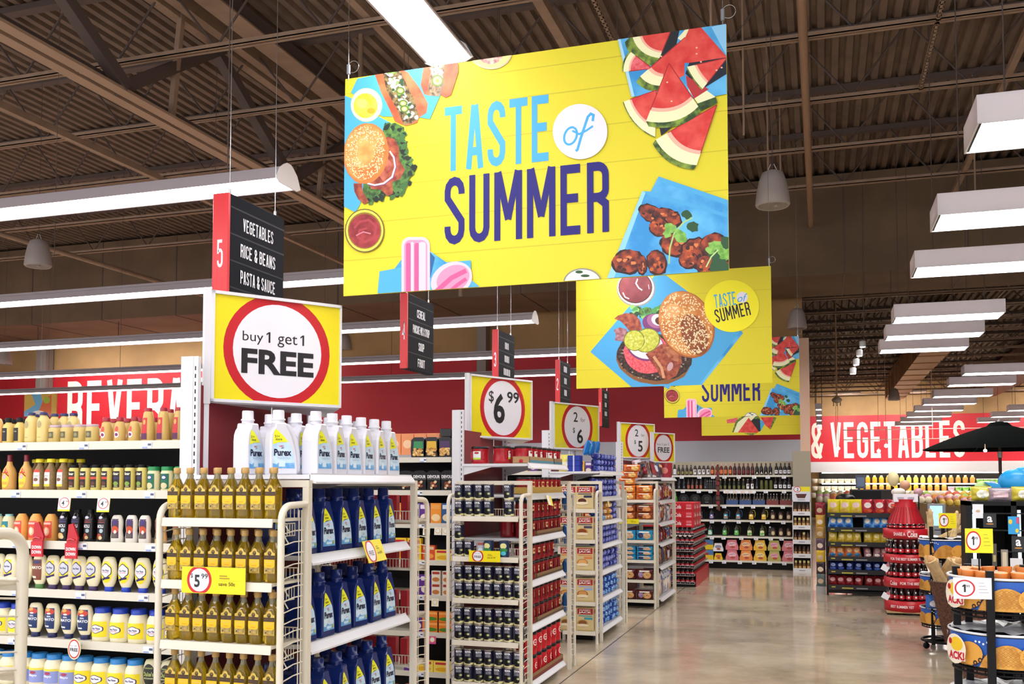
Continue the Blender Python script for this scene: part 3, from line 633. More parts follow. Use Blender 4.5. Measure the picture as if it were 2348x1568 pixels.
for (x, y, r, m_) in ((850, 1145, 30, cCilD), (885, 1215, 34, cCilD), (755, 1225, 34, cCil), (810, 1270, 42, cCil), (735, 1260, 24, cCil), (1020, 1330, 44, cCil), (1060, 1370, 50, cCil), (1005, 1380, 34, cCilD), (1080, 1310, 40, cCilD), (1040, 1445, 60, cCilD), (985, 1350, 26, cCil)): B.ell(x, y, r, r*.85, m_, .4, 14, .22)
B.line([(960, 1450), (990, 1390), (1030, 1350)], 8, P_('#b6d488'))
B.ell(245, 1540, 112, 84, P_('#8c8c80')); B.ell(245, 1542, 104, 78, P_('#e8ead8')); B.ell(225, 1478, 22, 9, cCilD); B.ell(260, 1500, 26, 8, cCilD)
art1 = A.mb.mesh('print')
board(Y1, X1, 'huge yellow TASTE of SUMMER sign with watermelon, hot dogs and popsicles, nearest the camera', art1)
# ---- board 2: burger
Y2, X2 = 8.6, -2.15
C = Print(Y2, X2, SB, (1300, 600), 3.825)
for z0 in (.17, .49, .82): C.raw([(0, z0-.002), (SW, z0-.002), (SW, z0+.002), (0, z0+.002)], cYd)
C.poly([(205, 790), (560, 375), (770, 120), (870, 120), (1545, 625), (1160, 1110), (580, 1110)], cBl); C.poly([(1545, 625), (1525, 605), (1135, 1110), (1160, 1110)], cBd)
C.ell(605, 235, 170, 158, P_('#9a8f88')); C.ell(605, 232, 160, 150, P_('#d8d0c8')); C.ell(600, 225, 148, 140, P_('#4c2424')); C.ell(600, 225, 140, 130, P_('#8a3c40', .5, h2='#74282c', nscale=6))
C.line([(620, 150), (605, 190), (630, 230), (660, 250)], 12, P_('#e8c8cc')); C.line([(490, 270), (510, 310), (545, 325)], 10, P_('#e8c8cc')); C.line([(715, 200), (720, 240)], 6, P_('#e8c8cc'))
for i in range(40): C.ell(random.uniform(560, 830), 450+random.uniform(-60, 30)-abs(0)*1+max(0, (700-random.uniform(560, 830)))*.0, 26, 20, random.choice([cLet, P_('#4f9a4a'), P_('#8cc46a'), P_('#234a2c')]), random.uniform(0, 3), 9, .25)
C.ell(760, 860, 330, 215, P_('#8a5a30'), .12, 34, .02); C.ell(765, 835, 328, 205, cMeat, .12, 40, .025)
for i in range(150):
    a = random.uniform(0, 2*PI); r = random.uniform(.75, .98); C.ell(765+328*r*math.cos(a), 835+205*r*math.sin(a), 9, 7, random.choice([P_('#5c463a'), P_('#0f0b0b'), P_('#a08a78')]), 0, 7)
C.ell(700, 800, 205, 180, cTom, .3, 30, .02); C.ell(690, 740, 165, 130, cOn, .2); C.ell(690, 732, 155, 120, cOnW, .2); C.ell(700, 700, 120, 90, P_('#e8a8b4'), .2)
C.ell(760, 540, 100, 80, cOn, .3); C.ell(780, 520, 80, 62, P_('#a5678f'), .3); C.ell(800, 510, 60, 50, cOnW, .3); C.ell(815, 520, 42, 34, P_('#5a2a20'), .3)
C.poly([(415, 500), (450, 470), (520, 450), (590, 460), (640, 510), (660, 590), (610, 620), (550, 610), (510, 560), (470, 520)], cBac); C.poly([(410, 600), (460, 575), (520, 590), (545, 640), (500, 700), (420, 690), (430, 640)], P_('#b88a90', .5, h2='#8e4c50', nscale=30))
C.poly([(690, 810), (760, 770), (830, 720), (920, 730), (1000, 810), (1010, 880), (960, 1000), (880, 1040), (830, 1020), (780, 940)], cBac)
C.poly([(840, 750), (930, 740), (1000, 830), (990, 880), (900, 860)], P_('#c07850', .5, h2='#8c4028', nscale=18)); C.line([(760, 830), (830, 930), (850, 1020)], 24, P_('#d09a70')); C.ell(905, 920, 24, 40, P_('#c8a0a0'), .4)
for (x, y, rx, ry, a) in ((700, 690, 120, 104, -.5), (590, 690, 92, 92, -.4)):
    C.ell(x, y, rx, ry, P_('#6f7a1c'), a, 26, .03); C.ell(x, y, rx*.93, ry*.93, cPick, a, 26)
    for k in range(9): C.ell(x+random.uniform(-.5, .5)*rx, y+random.uniform(-.5, .5)*ry, 9, 6, P_('#e6e890'), random.uniform(0, 3), 7)
C.ell(1050, 550, 235, 305, P_('#a8602c'), -.42, 44, .008); C.ell(1045, 545, 225, 296, cBun, -.42, 44); C.ell(1120, 640, 110, 190, P_('#7c3a1c', .5, h2='#a05a2c', nscale=12), -.35); C.ell(925, 430, 70, 60, P_('#e8a868'), -.4)
seeds(C, 1045, 545, 220, 290, -.42, 520, 9, inner=.0)
C.ell(1445, 390, 240, 228, P_('#f6ec1e'), n=48)
def rotcaps(A, s, x, y, w, h, ang, m):     # baseline-left in crop px
    (a, b) = A.T(x, y); (a2, b2) = A.T(x+w, y); (_, c) = A.T(x, y-h); A.mb.cond(A.S, s, a, b, c-b, m, a2-a, ang=ang, W=.42, tk=.12, gap=.11)
rotcaps(C, 'TASTE', 1300, 408, 190, 118, .11, cSky); rotcaps(C, 'SUMMER', 1312, 538, 310, 118, .19, P_('#1e1a30'))
C.ell(1538, 313, 50, 48, cWh); C.mb.text(C.S, 'of', *C.T(1536, 318), abs(C.T(0, 60)[1]-C.T(0, 0)[1]), cSky, shear=.35, ang=.1)
art2 = C.mb.mesh('print')
board(Y2, X2, 'yellow sign with big burger on blue napkin and round logo, second in row', art2)
board(12.9, -2.01, 'yellow summer sign partly hidden behind the burger sign, with popsicles below SUMMER', art1)
# ---- board 4: single melon slice
Y4, X4 = 17.3, -2.03
D = Print(Y4, X4, 2.32, (1500, 900), 3.136)
for z0 in (.17, .5, .83): D.raw([(0, z0-.002), (SW, z0-.002), (SW, z0+.002), (0, z0+.002)], cYd)
D.poly([(520, 195), (600, 180), (600, 215), (525, 222)], cTom); D.poly([(740, 180), (800, 215), (765, 278), (735, 285)], cBl); D.poly([(680, 180), (760, 180), (765, 275), (745, 285)], cDk)
D.poly([(560, 285), (590, 200), (650, 160), (740, 150), (760, 190), (680, 190), (620, 230), (590, 285)], cGr); D.poly([(572, 285), (600, 215), (650, 175), (735, 165), (700, 200), (640, 240), (606, 286)], cRin)
D.poly([(602, 286), (680, 180), (752, 280), (740, 290)], cMel); D.poly([(765, 178), (860, 175), (832, 262), (800, 235)], cMel); D.poly([(860, 175), (880, 180), (840, 262), (832, 262)], cGr); D.poly([(645, 292), (740, 292), (700, 308)], cGr)
o = board(Y4, X4, 'yellow sign with one melon slice, lowest and farthest of the hanging signs', D.mb); o.location.z = 2.32
# ================================================ PRODUCTS
def SV(*a): return Surf(*a)
def spec_draw(mb, S, w, h, ops, u0=None, v0=0, nu=1):
    "ops in fractions of a label w x h whose centre-bottom is at u=0, v=v0"
    for op in ops:
        k = op[0]
        if k == 'r': mb.rect(S, (op[1]-.5)*w, v0+op[2]*h, (op[3]-.5)*w, v0+op[4]*h, M(op[5], .4), max(1, int(nu*1.5*(op[3]-op[1])+.99)), 1 if nu == 1 else max(1, int(7*(op[4]-op[2])+.99)))
        elif k == 'e': mb.ell(S, (op[1]-.5)*w, v0+op[2]*h, op[3]*w, op[4]*h, M(op[5], .4), 18, rings=4 if nu > 1 else 1)
        elif k == 't': mb.text(S, op[1], (op[2]-.5)*w, v0+op[3]*h, op[4]*h, M(op[5], .4), w=(op[6]*w if len(op) > 6 else None), bold=.03)
        elif k == 'c': mb.cond(S, op[1], (op[2]-.5)*w, v0+op[3]*h, op[4]*h, M(op[5], .4), op[6]*w)
        elif k == 'p':
            P = [((a-.5)*w, v0+b*h) for a, b in op[1]]
            if nu > 1: star(mb, S, P, M(op[2], .4))
            else: mb.poly(S, P, M(op[2], .4))
def star(mb, S, P, m, K=4):     # outline filled with rings so that it hugs a curved surface
    cx = sum(p[0] for p in P)/len(P); cy = sum(p[1] for p in P)/len(P); o = mb.nxt(); n = len(P); vs = [S(cx, cy, o)]; fs = []
    for j in range(1, K+1): vs += [S(cx+(x-cx)*j/K, cy+(y-cy)*j/K, o) for x, y in P]
    for k in range(n): fs.append((0, 1+k, 1+(k+1) % n))
    for j in range(1, K):
        for k in range(n): a = 1+(j-1)*n; b = a+n; k2 = (k+1) % n; fs.append((a+k, b+k, b+k2, a+k2))
    mb.add(vs, fs, m, True)
CLOUD = lambda k, cx=.5, cy=.5: [(cx+k*.5*math.copysign(abs(math.cos(a))**.75, math.cos(a)), cy+k*(.27*math.copysign(abs(math.sin(a))**.6, math.sin(a))+.13*math.sin(a)*math.exp(-(math.cos(a)/.35)**2))) for a in [i*2*PI/36 for i in range(36)]]
def bottle(name, cat, prof, capz, body, capm, ops=None, lw=None, lz=(0, 0), sx=1, sy=1, p=2, n=16, label_r=None, capr=None, nu=5, one=False, capn=16):
    b = MB(); b.lathe(prof, body, n, sx, sy, p)
    c = b if one else MB()
    if capz: c.lathe([(capr*1.0, capz[0]), (capr, capz[0]+.001), (capr, capz[1]-.003), (capr*.88, capz[1])], capm, capn, 1, 1 if capz[0] > .03 else sy)
    parts = [('body', b, None)]
    if capz and not one: parts.append(('cap', c, None))
    if ops:
        l = b if one else MB(); l.off = .0006
        if p > 2: S = Surf((0, -label_r*sy, 0)); nn = 1
        else:
            S = Round(follow(prof), sx, sy, r0=label_r); nn = nu
        spec_draw(l, S, lw, lz[1]-lz[0], ops, v0=lz[0], nu=nn)
        if not one: parts.append(('label', l, None))
    return Proto(name, cat, parts)
# --- golden oil
OIL = M('#cbab22', .06, trans=.8, ior=1.4); OILC = M('#cdb9a0', .1, trans=.8)
def mk_oil():
    b = MB(); b.lathe([(.024, 0), (.0275, .004), (.0285, .012), (.0285, .03), (.0275, .036), (.0285, .044), (.0285, .118), (.026, .13), (.019, .145), (.0135, .16)], OIL, 20, 1, .95, 3.4)
    b.lathe([(.0135, .16), (.011, .172), (.0105, .186)], M('#b9b08c', .06, trans=.7), 16, 1, 1, 2)
    c = MB(); c.lathe([(.0130, .182), (.0145, .184), (.0145, .203), (.013, .206)], M('#bd985a', .4), 18)
    l = MB(); S = Surf((0, -.0275, 0)); l.off = .0004
    arch = [(-.0245, .036), (.0245, .036), (.025, .118), (.015, .122), (.009, .133), (0, .138), (-.009, .133), (-.015, .122), (-.025, .118)]
    l.poly(S, arch, M('#8c7030', .45)); l.poly(S, [(a*.93, .039+(b-.036)*.96) for a, b in arch], M('#d9c05a', .45, h2='#bf9c40', nscale=60))
    l.ell(S, 0, .117, .0085, .009, M('#4a3a20', .5)); l.ell(S, 0, .120, .005, .004, M('#7c6636', .5))
    l.rect(S, -.024, .093, .024, .109, M('#3e2c1e', .5)); l.text(S, 'BERTOLLI', 0, .101, .009, M('#5f4830', .5), w=.042, bold=.03)
    l.rect(S, -.0235, .066, .0235, .092, M('#e6bb16', .4)); l.text(S, 'EXTRA LIGHT', 0, .083, .006, M('#c9c38a', .5), w=.03)
    l.poly(S, [(-.0235, .066), (.0235, .066), (.014, .058), (-.012, .059)], M('#e6bb16', .4)); l.rect(S, -.010, .066, .010, .070, M('#e39a1c', .4))
    l.rect(S, -.019, .044, .019, .060, M('#8d7440', .5, h2='#b79f5c', nscale=150)); l.ell(S, -.012, .05, .003, .003, M('#3b2a1c'))
    return Proto('oil_bottle', 'bottle', [('body', b, None), ('cap', c, 'tan screw cap'), ('label', l, 'gold label with a yellow band')])
P_OIL = mk_oil()
# --- detergent
def mk_purex(body, lab_blue, name, white):
    b = MB(); W = .148
    out = [(-.066, 0), (-.070, .008), (-.070, .150), (-.067, .175), (-.058, .195), (-.045, .208), (-.042, .225), (.004, .225), (.008, .208), (.020, .190), (.034, .160), (.046, .125), (.055, .085), (.060, .045), (.062, .008), (.058, 0)]
    cx = -.01; rings = []
    for (y, s) in ((-.045, .90), (-.041, .97), (-.034, 1), (.034, 1), (.041, .97), (.045, .90)):
        rings.append([(cx+(x-cx)*s, y, .11+(z-.11)*(1-(1-s)*.6)) for x, z in out])
    b.loft(rings, body, False)
    b.tube([(-.0, 0, .213), (.022, 0, .208), (.042, 0, .186), (.058, 0, .150), (.068, 0, .105), (.073, 0, .06), (.072, 0, .02), (.058, 0, .012)], .0155, body, 10)
    b.lathe([(.028, .222), (.028, .236)], body, 20, cx=-.019)
    c = MB(); n = 24; rings = []
    for (r, z) in ((.031, .236), (.031, .243), (.026, .245), (.026, .275), (.024, .28)): rings.append([((r+(.0008 if k % 2 else 0))*math.cos(2*PI*k/n)-.019, (r+(.0008 if k % 2 else 0))*math.sin(2*PI*k/n), z) for k in range(n)])
    c.loft(rings, body, True)
    l = MB(); S = Surf((0, -.0452, 0)); l.off = .0003
    l.poly(S, [(-.058, .028), (.046, .028), (.044, .06), (.037, .095), (.026, .128), (.015, .142), (-.058, .132)], M('#a9d2f0', .35, h2='#d6ecfa', nscale=14))
    l.poly(S, [(-.058, .028), (.046, .028), (.045, .052), (.0, .050), (-.02, .06), (-.04, .045), (-.058, .05)], M('#5fa5dc', .35, h2='#8fc2ea', nscale=30))
    l.poly(S, [(-.058, .130), (-.03, .140), (.014, .142), (-.01, .168), (-.030, .186), (-.045, .196), (-.052, .186)], M('#eff028', .35))
    l.text(S, '51+', -.038, .165, .011, M('#3c4a28'), bold=.02); l.text(S, 'more', -.03, .151, .008, M('#3c4a28'), w=.03, bold=.02)
    l.text(S, 'DIRT', -.018, .123, .007, M('#d8485c'), bold=.03); l.text(S, 'LIFT', -.012, .115, .006, M('#2a3560'), bold=.02)
    l.text(S, 'Purex', -.012, .096, .030, M('#14143c', .35), w=.082, bold=.035)
    if white: l.text(S, 'Free & Clear', -.006, .072, .008, M('#9fb2cc'), w=.06); l.rect(S, -.03, .035, -.0, .06, M('#d6ecfa', .35))
    else: l.ell(S, .0, .066, .007, .006, M('#f2f6fa')); l.text(S, '33', .0, .066, .007, M('#d8485c'), bold=.03); l.ell(S, .032, .043, .008, .008, M('#b9c86a')); l.rect(S, -.035, .036, .015, .048, M('#c6e6fa'))
    return Proto(name, 'bottle', [('body', b, None), ('cap', c, None), ('label', l, 'light blue label with a yellow corner')])
P_PXW = mk_purex(M('#dadae2', .28), '', 'detergent_bottle', True); P_PXB = mk_purex(M('#13276a', .22), '', 'detergent_bottle', False)
# --- condiments
MAYO = M('#ece3c0', .3); MUST = M('#d3b56a', .35); NAVYC = M('#26285c', .35); BLUEC = M('#1f3fb0', .35)
bp = [('e', .5, .5, .5, .5, '#f2dc1e'), ('p', CLOUD(.86, .5, .56), '#2a2458'), ('p', CLOUD(.74, .5, .56), '#efeefa'), ('t', 'Blue Plate', .5, .58, .09, '#2a2458', .5), ('t', 'MAYONNAISE', .5, .49, .05, '#c86a80', .46)]
sq = [(.019, 0), (.021, .001), (.021, .020), (.023, .022), (.031, .035), (.039, .06), (.042, .09), (.039, .125), (.033, .145), (.027, .155), (.016, .158)]
def mk_sq(name, ops, capm, body=MAYO, s=1.0):
    b = MB(); b.lathe(sq[3:], body, 18, 1, .62); c = MB(); c.lathe([(.022, 0), (.0225, .001), (.0225, .02), (.021, .022)], capm, 18, 1, .8)
    l = MB(); S = Round(follow(sq), 1, .62, r0=.041); l.off = .0009; spec_draw(l, S, .074, .100, ops, v0=.040, nu=7)
    return Proto(name, 'bottle', [('body', b, None), ('cap', c, None), ('label', l, None)])
P_SQY = mk_sq('mayonnaise_bottle', bp+[('p', [(.2, .2), (.5, .27), (.8, .3), (.8, .2), (.5, .17), (.2, .1)], '#2a2458')], BLUEC)
P_SQV = mk_sq('mayonnaise_bottle', [('r', .15, .25, .85, .95, '#f0dc2a'), ('p', CLOUD(.8, .5, .6), '#34306a'), ('p', CLOUD(.68, .5, .6), '#c9ccd8'), ('t', 'Blue Plate', .5, .62, .09, '#34306a', .46), ('p', [(.12, .1), (.5, .16), (.88, .24), (.88, .34), (.5, .26), (.12, .22)], '#2c2460')], M('#3a2450', .35))
P_SQR = mk_sq('mayonnaise_bottle', [('r', .1, .02, .9, .98, '#1f3464'), ('e', .5, .82, .4, .14, '#c8402c'), ('e', .38, .9, .2, .08, '#eab050'), ('t', 'REAL', .5, .6, .07, '#e8ecf6'), ('t', 'MAYO', .5, .46, .13, '#eef2fc', .74), ('r', .1, .1, .5, .17, '#dfe5f2'), ('e', .5, .73, .14, .04, '#eef0fa')], M('#1d2350', .35))
P_SQG = mk_sq('mayonnaise_bottle', [('r', .1, .02, .9, .98, '#7e4632'), ('t', 'MAYO', .5, .6, .14, '#f1ecdc', .76), ('r', .1, .1, .5, .2, '#e8e0cc'), ('e', .5, .86, .34, .08, '#33305c')], M('#4c7a3c', .35))
jar = [(.040, 0), (.0455, .004), (.0465, .02), (.0465, .09), (.043, .112), (.036, .124), (.034, .130)]
P_JAR = bottle('mayonnaise_jar', 'jar', jar, (.128, .152), MAYO, BLUEC, [('r', 0, 0, 1, 1, '#f3dc2c'), ('p', CLOUD(.72, .5, .52), '#28245a'), ('p', CLOUD(.62, .5, .52), '#efeefa'), ('t', 'Blue Plate', .5, .55, .13, '#2a2a60', .42), ('t', 'MAYONNAISE', .5, .42, .06, '#c86a80', .36)], .10, (.022, .092), label_r=.0468, capr=.036, nu=8)
P_JARL = bottle('mayonnaise_jar', 'jar', jar, (.128, .152), MAYO, M('#2f86cc', .35), [('r', 0, .0, 1, .8, '#8f9ad0'), ('r', 0, .8, 1, .95, '#e6d84a'), ('e', .5, .66, .16, .1, '#a8425c'), ('t', 'Mayo', .5, .45, .2, '#eef0fa', .42)], .10, (.022, .092), label_r=.0468, capr=.036, nu=8)
P_JARC = bottle('mayonnaise_jar', 'jar', jar, (.128, .152), MAYO, M('#2f86cc', .35), [('r', 0, 0, 1, 1, '#f3dc2c'), ('p', CLOUD(.72, .5, .52), '#28245a'), ('p', CLOUD(.62, .5, .52), '#efeefa'), ('t', 'Blue Plate', .5, .55, .13, '#2a2a60', .42)], .10, (.022, .092), label_r=.0468, capr=.036, nu=8)
P_DUKE = mk_sq('mayonnaise_bottle', [('e', .5, .5, .48, .5, '#1c2018'), ('t', "Duke's", .5, .55, .2, '#a8b46a', .7), ('t', 'MAYONNAISE', .5, .36, .07, '#c9cfa0', .66), ('r', .2, .78, .8, .84, '#7e8a48')], M('#d8d2a8', .35), M('#d9d3ac', .35))
tb = [(.022, 0), (.026, .003), (.027, .02), (.027, .105), (.024, .125), (.014, .142), (.012, .150)]
P_MUSTB = bottle('mustard_bottle', 'bottle', [(a, b*.72) for a, b in tb], (.106, .128), M('#d9bf6c', .35), BLACK, [('r', 0, 0, 1, 1, '#1c1b18'), ('e', .5, .72, .3, .05, '#8a8a70')], .030, (.015, .078), label_r=.0274, capr=.0155, nu=4)
P_MUSTN = bottle('dressing_bottle', 'bottle', [(a*1.12, b*.93) for a, b in tb], (.137, .150), M('#dcc47c', .35), NAVYC, [('e', .5, .8, .4, .2, '#a89a6c'), ('r', .2, .1, .8, .14, '#b09f66')], .030, (.02, .11), label_r=.0306, capr=.0185, nu=4)
P_MJAR = bottle('mustard_jar', 'jar', [(.028, 0), (.031, .004), (.031, .068), (.026, .076)], (.076, .088), M('#cbb26a', .35), M('#b9a2a8', .35), [('r', 0, 0, 1, 1, '#5e5838'), ('e', .5, .5, .3, .3, '#8c8560')], .03, (.025, .055), label_r=.0312, capr=.027, nu=4)
P_HONEY = bottle('honey_bottle', 'bottle', [(.026, 0), (.028, .004), (.025, .03), (.028, .055), (.022, .08), (.02, .092), (.012, .10)], (.100, .118), M('#c9a860', .3), M('#9c2030', .35), [('e', .5, .75, .3, .25, '#d84a3c'), ('e', .5, .3, .42, .26, '#efe8f2'), ('e', .5, .3, .28, .14, '#7e3a6c')], .030, (.02, .075), label_r=.0275, capr=.017, nu=4)
P_HONEYL = bottle('honey_bottle', 'bottle', [(.027, 0), (.030, .004), (.030, .05), (.026, .1), (.02, .135), (.014, .142)], (.140, .156), M('#c9a860', .3), M('#9c2030', .35), [('r', .1, .25, .9, 1, '#c42c34'), ('e', .5, .8, .2, .12, '#e8a04c'), ('r', .1, 0, .9, .28, '#5a2450')], .036, (.012, .11), label_r=.0302, capr=.0165, nu=4)
dress = [(.024, 0), (.029, .003), (.030, .02), (.030, .085), (.024, .105), (.013, .125), (.011, .140)]
P_HOTS = bottle('mustard_bottle', 'bottle', [(a*1.08, b) for a, b in dress], (.128, .172), M('#d7a85e', .35), M('#7e1f30', .35), [('e', .5, .5, .5, .5, '#f0cf38'), ('p', [(.0, .6), (.5, 1.0), (1, .6), (.9, .85), (.5, 1.12), (.1, .85)], '#c43c34'), ('e', .5, .62, .22, .14, '#c9a8b4'), ('r', .2, .18, .8, .34, '#e8a83c')], .044, (.015, .1), label_r=.0327, capr=.0115, nu=5)
P_GRIN = bottle('mustard_bottle', 'bottle', [(a*.95, b*.98) for a, b in dress], (.135, .152), M('#8f7448', .4, noise=.3, nscale=120), M('#e8d422', .35), [('r', 0, .1, 1, .9, '#d9d6d2'), ('r', 0, .78, 1, .92, '#d8422c'), ('r', 0, .04, 1, .16, '#e6cc3c'), ('e', .5, .4, .3, .09, '#7c4c30'), ('r', .15, .58, .85, .6, '#8a8488')], .036, (.018, .108), label_r=.0288, capr=.0195, nu=4)
def mk_sauce(band, veg): return bottle('sauce_bottle', 'bottle', [(.021, 0), (.0235, .003), (.0235, .10), (.02, .108)], (.108, .122), M('#dccb74', .35), BLACK, [('r', 0, .12, 1, .88, '#1a1718'), ('t', 'Boar', .5, .76, .13, '#f2ecd8', .8), ('r', 0, .5, 1, .62, band), ('e', .5, .3, .36, .10, veg), ('r', .3, .16, .8, .19, '#c9b98a')], .034, (.006, .104), label_r=.0238, capr=.019, nu=4)
P_BOARR = mk_sauce('#c4442c', '#5c2c1c'); P_BOARN = mk_sauce('#28284c', '#7c9a3c')
P_GREEN = bottle('sauce_jar', 'jar', [(.026, 0), (.0285, .003), (.0285, .085), (.025, .094)], (.094, .112), M('#e3dcae', .35), M('#1f8a4c', .35), [('r', 0, 0, 1, 1, '#1c6a4a'), ('e', .5, .75, .3, .16, '#2b3a7c'), ('e', .5, .75, .2, .09, '#e8ecf0'), ('e', .5, .2, .34, .2, '#d6c89a')], .046, (.012, .08), label_r=.0288, capr=.027, nu=5)
def mk_aioli(band, word, food): return bottle('aioli_bottle', 'bottle', [(.023, 0), (.027, .003), (.0275, .02), (.0275, .10), (.022, .122), (.015, .135)], (.133, .152), M('#14100f', .2), BLACK, [('r', 0, 0, 1, 1, '#191418'), ('r', 0, .78, 1, .9, band), ('e', .5, 1.0, .28, .06, '#c8c8d8'), ('t', 'AIOLI', .5, .62, .14, '#eef0f2', .8), ('e', .68, .42, .2, .09, '#a9c0c8'), ('e', .4, .18, .34, .13, food), ('e', .6, .12, .2, .08, '#e8c890')], .042, (.01, .115), label_r=.0278, capr=.0155, nu=5)
P_AIOV = mk_aioli('#4c3a8c', 'AIOLI', '#d8b068'); P_AIOR = mk_aioli('#a83830', 'AIOLI', '#a8442c')
def mk_wasp(body, l1, l2): return bottle('dressing_bottle', 'bottle', [(.026, 0), (.030, .004), (.031, .03), (.027, .055), (.030, .085), (.029, .105), (.022, .122), (.016, .127)], None, body, BLACK, [('r', .08, .1, .92, .95, l1), ('e', .5, .8, .3, .12, '#40306c'), ('e', .5, .48, .4, .16, l2), ('e', .45, .2, .34, .1, '#5a5348'), ('e', .55, .38, .14, .08, '#f2e6d6')], .044, (.012, .115), label_r=.0285, capr=.016, nu=5, sy=.7)
P_RANCH = mk_wasp(M('#e3ded2', .3), '#54324c', '#c8502c'); P_PEACH = mk_wasp(M('#e6b878', .3), '#74342c', '#8c5a38')
P_ORAN = bottle('dressing_bottle', 'bottle', [(.028, 0), (.033, .004), (.034, .05), (.034, .085), (.026, .112), (.016, .128)], None, M('#e8a352', .3), None, [('r', 0, 0, 1, 1, '#d8452c'), ('e', .5, .4, .3, .26, '#f0b48c'), ('e', .5, .42, .16, .18, '#f6dcc0'), ('r', .1, .8, .9, .92, '#e8b0a0')], .048, (.016, .095), label_r=.0342, nu=5)
P_TEAL = bottle('dressing_bottle', 'bottle', [(.028, 0), (.031, .004), (.031, .09), (.022, .115)], (.112, .125), M('#d6d0a8', .3), M('#8fc8c8', .3), [('r', 0, .1, 1, .9, '#1f7f88'), ('e', .5, .45, .34, .26, '#e8c838')], .044, (.016, .1), label_r=.0312, capr=.018, nu=5)
# --- cans, canisters, boxes
P_GOYA = None
def mk_can():
    b = MB(); st = M('#b9b4a8', .25, .8); b.lathe([(.033, 0), (.0345, .002), (.0345, .004), (.0338, .006), (.0338, .106), (.0345, .108), (.0345, .110), (.033, .112), (.032, .110)], st, 22)
    l = MB(); l.lathe([(.0341, .007), (.0341, .105)], M('#191b38', .3), 22, cap0=False, cap1=False); l.lathe([(.0343, .007), (.0343, .020)], M('#e2dca0', .35), 22, cap0=False, cap1=False)
    l.off = .0006; S = Round(.0341)
    l.text(S, 'GOYA', 0, .093, .015, M('#eef0f6', .35), w=.046, bold=.06); l.rect(S, -.02, .0795, .018, .081, M('#c9ccd8'), 4); l.text(S, 'BLACK BEANS', 0, .074, .0055, M('#c9ccd8'), w=.036, bold=.02); l.text(S, 'FRIJOLES NEGROS', 0, .066, .0055, M('#dcdfe8'), w=.038, bold=.02)
    l.ell(S, -.002, .038, .029, .022, M('#0d0d12', .3), 20, rings=3); l.ell(S, .014, .045, .011, .009, M('#8a9060', .4), 12, rings=2); l.ell(S, .015, .044, .006, .005, M('#d8d8a8', .4), 10); l.ell(S, 0, .018, .02, .004, M('#0d0d12', .3), 12)
    return Proto('bean_can', 'can', [('can_body', b, 'steel rims'), ('label', l, 'dark blue paper label')])
P_GOYA = mk_can()
P_CANG = bottle('vegetable_can', 'can', [(.033, 0), (.0345, .002), (.034, .006), (.034, .106), (.0345, .110), (.032, .112)], None, M('#20304c', .3), None, [('r', 0, 0, 1, 1, '#17345c'), ('e', .5, .72, .36, .2, '#e6e09a'), ('e', .5, .42, .48, .15, '#2f8a44'), ('e', .5, .2, .3, .14, '#48c0d8')], .066, (.008, .104), label_r=.0342, nu=8)
P_CANW = bottle('soup_can', 'can', [(.033, 0), (.0345, .002), (.034, .006), (.034, .098), (.0345, .102), (.032, .104)], None, M('#a8a8b0', .3), None, [('r', 0, 0, 1, 1, '#b9c4d4'), ('r', 0, .8, 1, 1, '#a85c50'), ('e', .3, .3, .3, .3, '#dfe6f0')], .066, (.006, .098), label_r=.0342, nu=8)
def mk_coffee(red, lid, lab, h=.128, r=.052):
    b = MB(); b.lathe([(r*.93, 0), (r, .006), (r, h*.2), (r*.965, h*.25), (r*.965, h*.7), (r, h*.78), (r, h*.86)], M(red, .3), 24)
    for s in (-1, 1): b.bbox(s*r*.72-.010, s*r*.72+.010, -r*.78, -r*.60, h*.25, h*.72, M(red, .35), .003)
    c = MB(); c.lathe([(r*1.02, h*.86), (r*1.04, h*.88), (r*1.04, h*.98), (r*.97, h)], M(lid, .35), 24)
    l = MB(); S = Round(r); l.off = .001; spec_draw(l, S, r*1.0, h*.48, lab, v0=h*.24, nu=6)
    return Proto('coffee_canister', 'canister', [('body', b, None), ('lid', c, None), ('label', l, None)])
P_COF = mk_coffee('#8c1420', '#1c1214', [('r', .2, .35, .8, 1, '#e3c088'), ('r', .2, .1, .8, .38, '#4c1c1c'), ('r', .3, .6, .7, .85, '#9a2a24')])
P_COFT = mk_coffee('#b01c28', '#1c1214', [('r', 0, .0, 1, 1, '#eef2ee'), ('e', .5, .8, .3, .14, '#b83240'), ('r', 0, 0, 1, .22, '#b9d83c')], .125, .062)
P_COFF = mk_coffee('#cc1c2c', '#18181c', [('r', 0, .2, .9, 1, '#d81c2c'), ('e', .5, .62, .42, .3, '#f2ece6'), ('e', .5, .62, .3, .2, '#c41c28'), ('t', 'Folgers', .5, .62, .14, '#f6f2ec', .7), ('e', .7, .2, .24, .14, '#8c3c1c')], .165, .056)
P_COFY = mk_coffee('#a01824', '#1c1214', [('r', .1, .1, .9, 1, '#e8c486'), ('r', .2, .5, .8, .85, '#a8301c')], .12, .05)
def boxp(name, cat, w, d, h, col, ops, side=None, one=True, bev=.0015):
    b = MB(); b.bbox(-w/2, w/2, -d/2, d/2, 0, h, M(col, .4), bev); b.off = .0004
    S = Surf((0, -d/2, 0)); spec_draw(b, S, w, h, ops)
    if side: S = Surf((w/2, 0, 0), ux=(0, 1, 0), n=(1, 0, 0)); spec_draw(b, S, d, h, side); S = Surf((-w/2, 0, 0), ux=(0, -1, 0), n=(-1, 0, 0)); spec_draw(b, S, d, h, side)
    return Proto(name, cat, [('carton', b, None)])
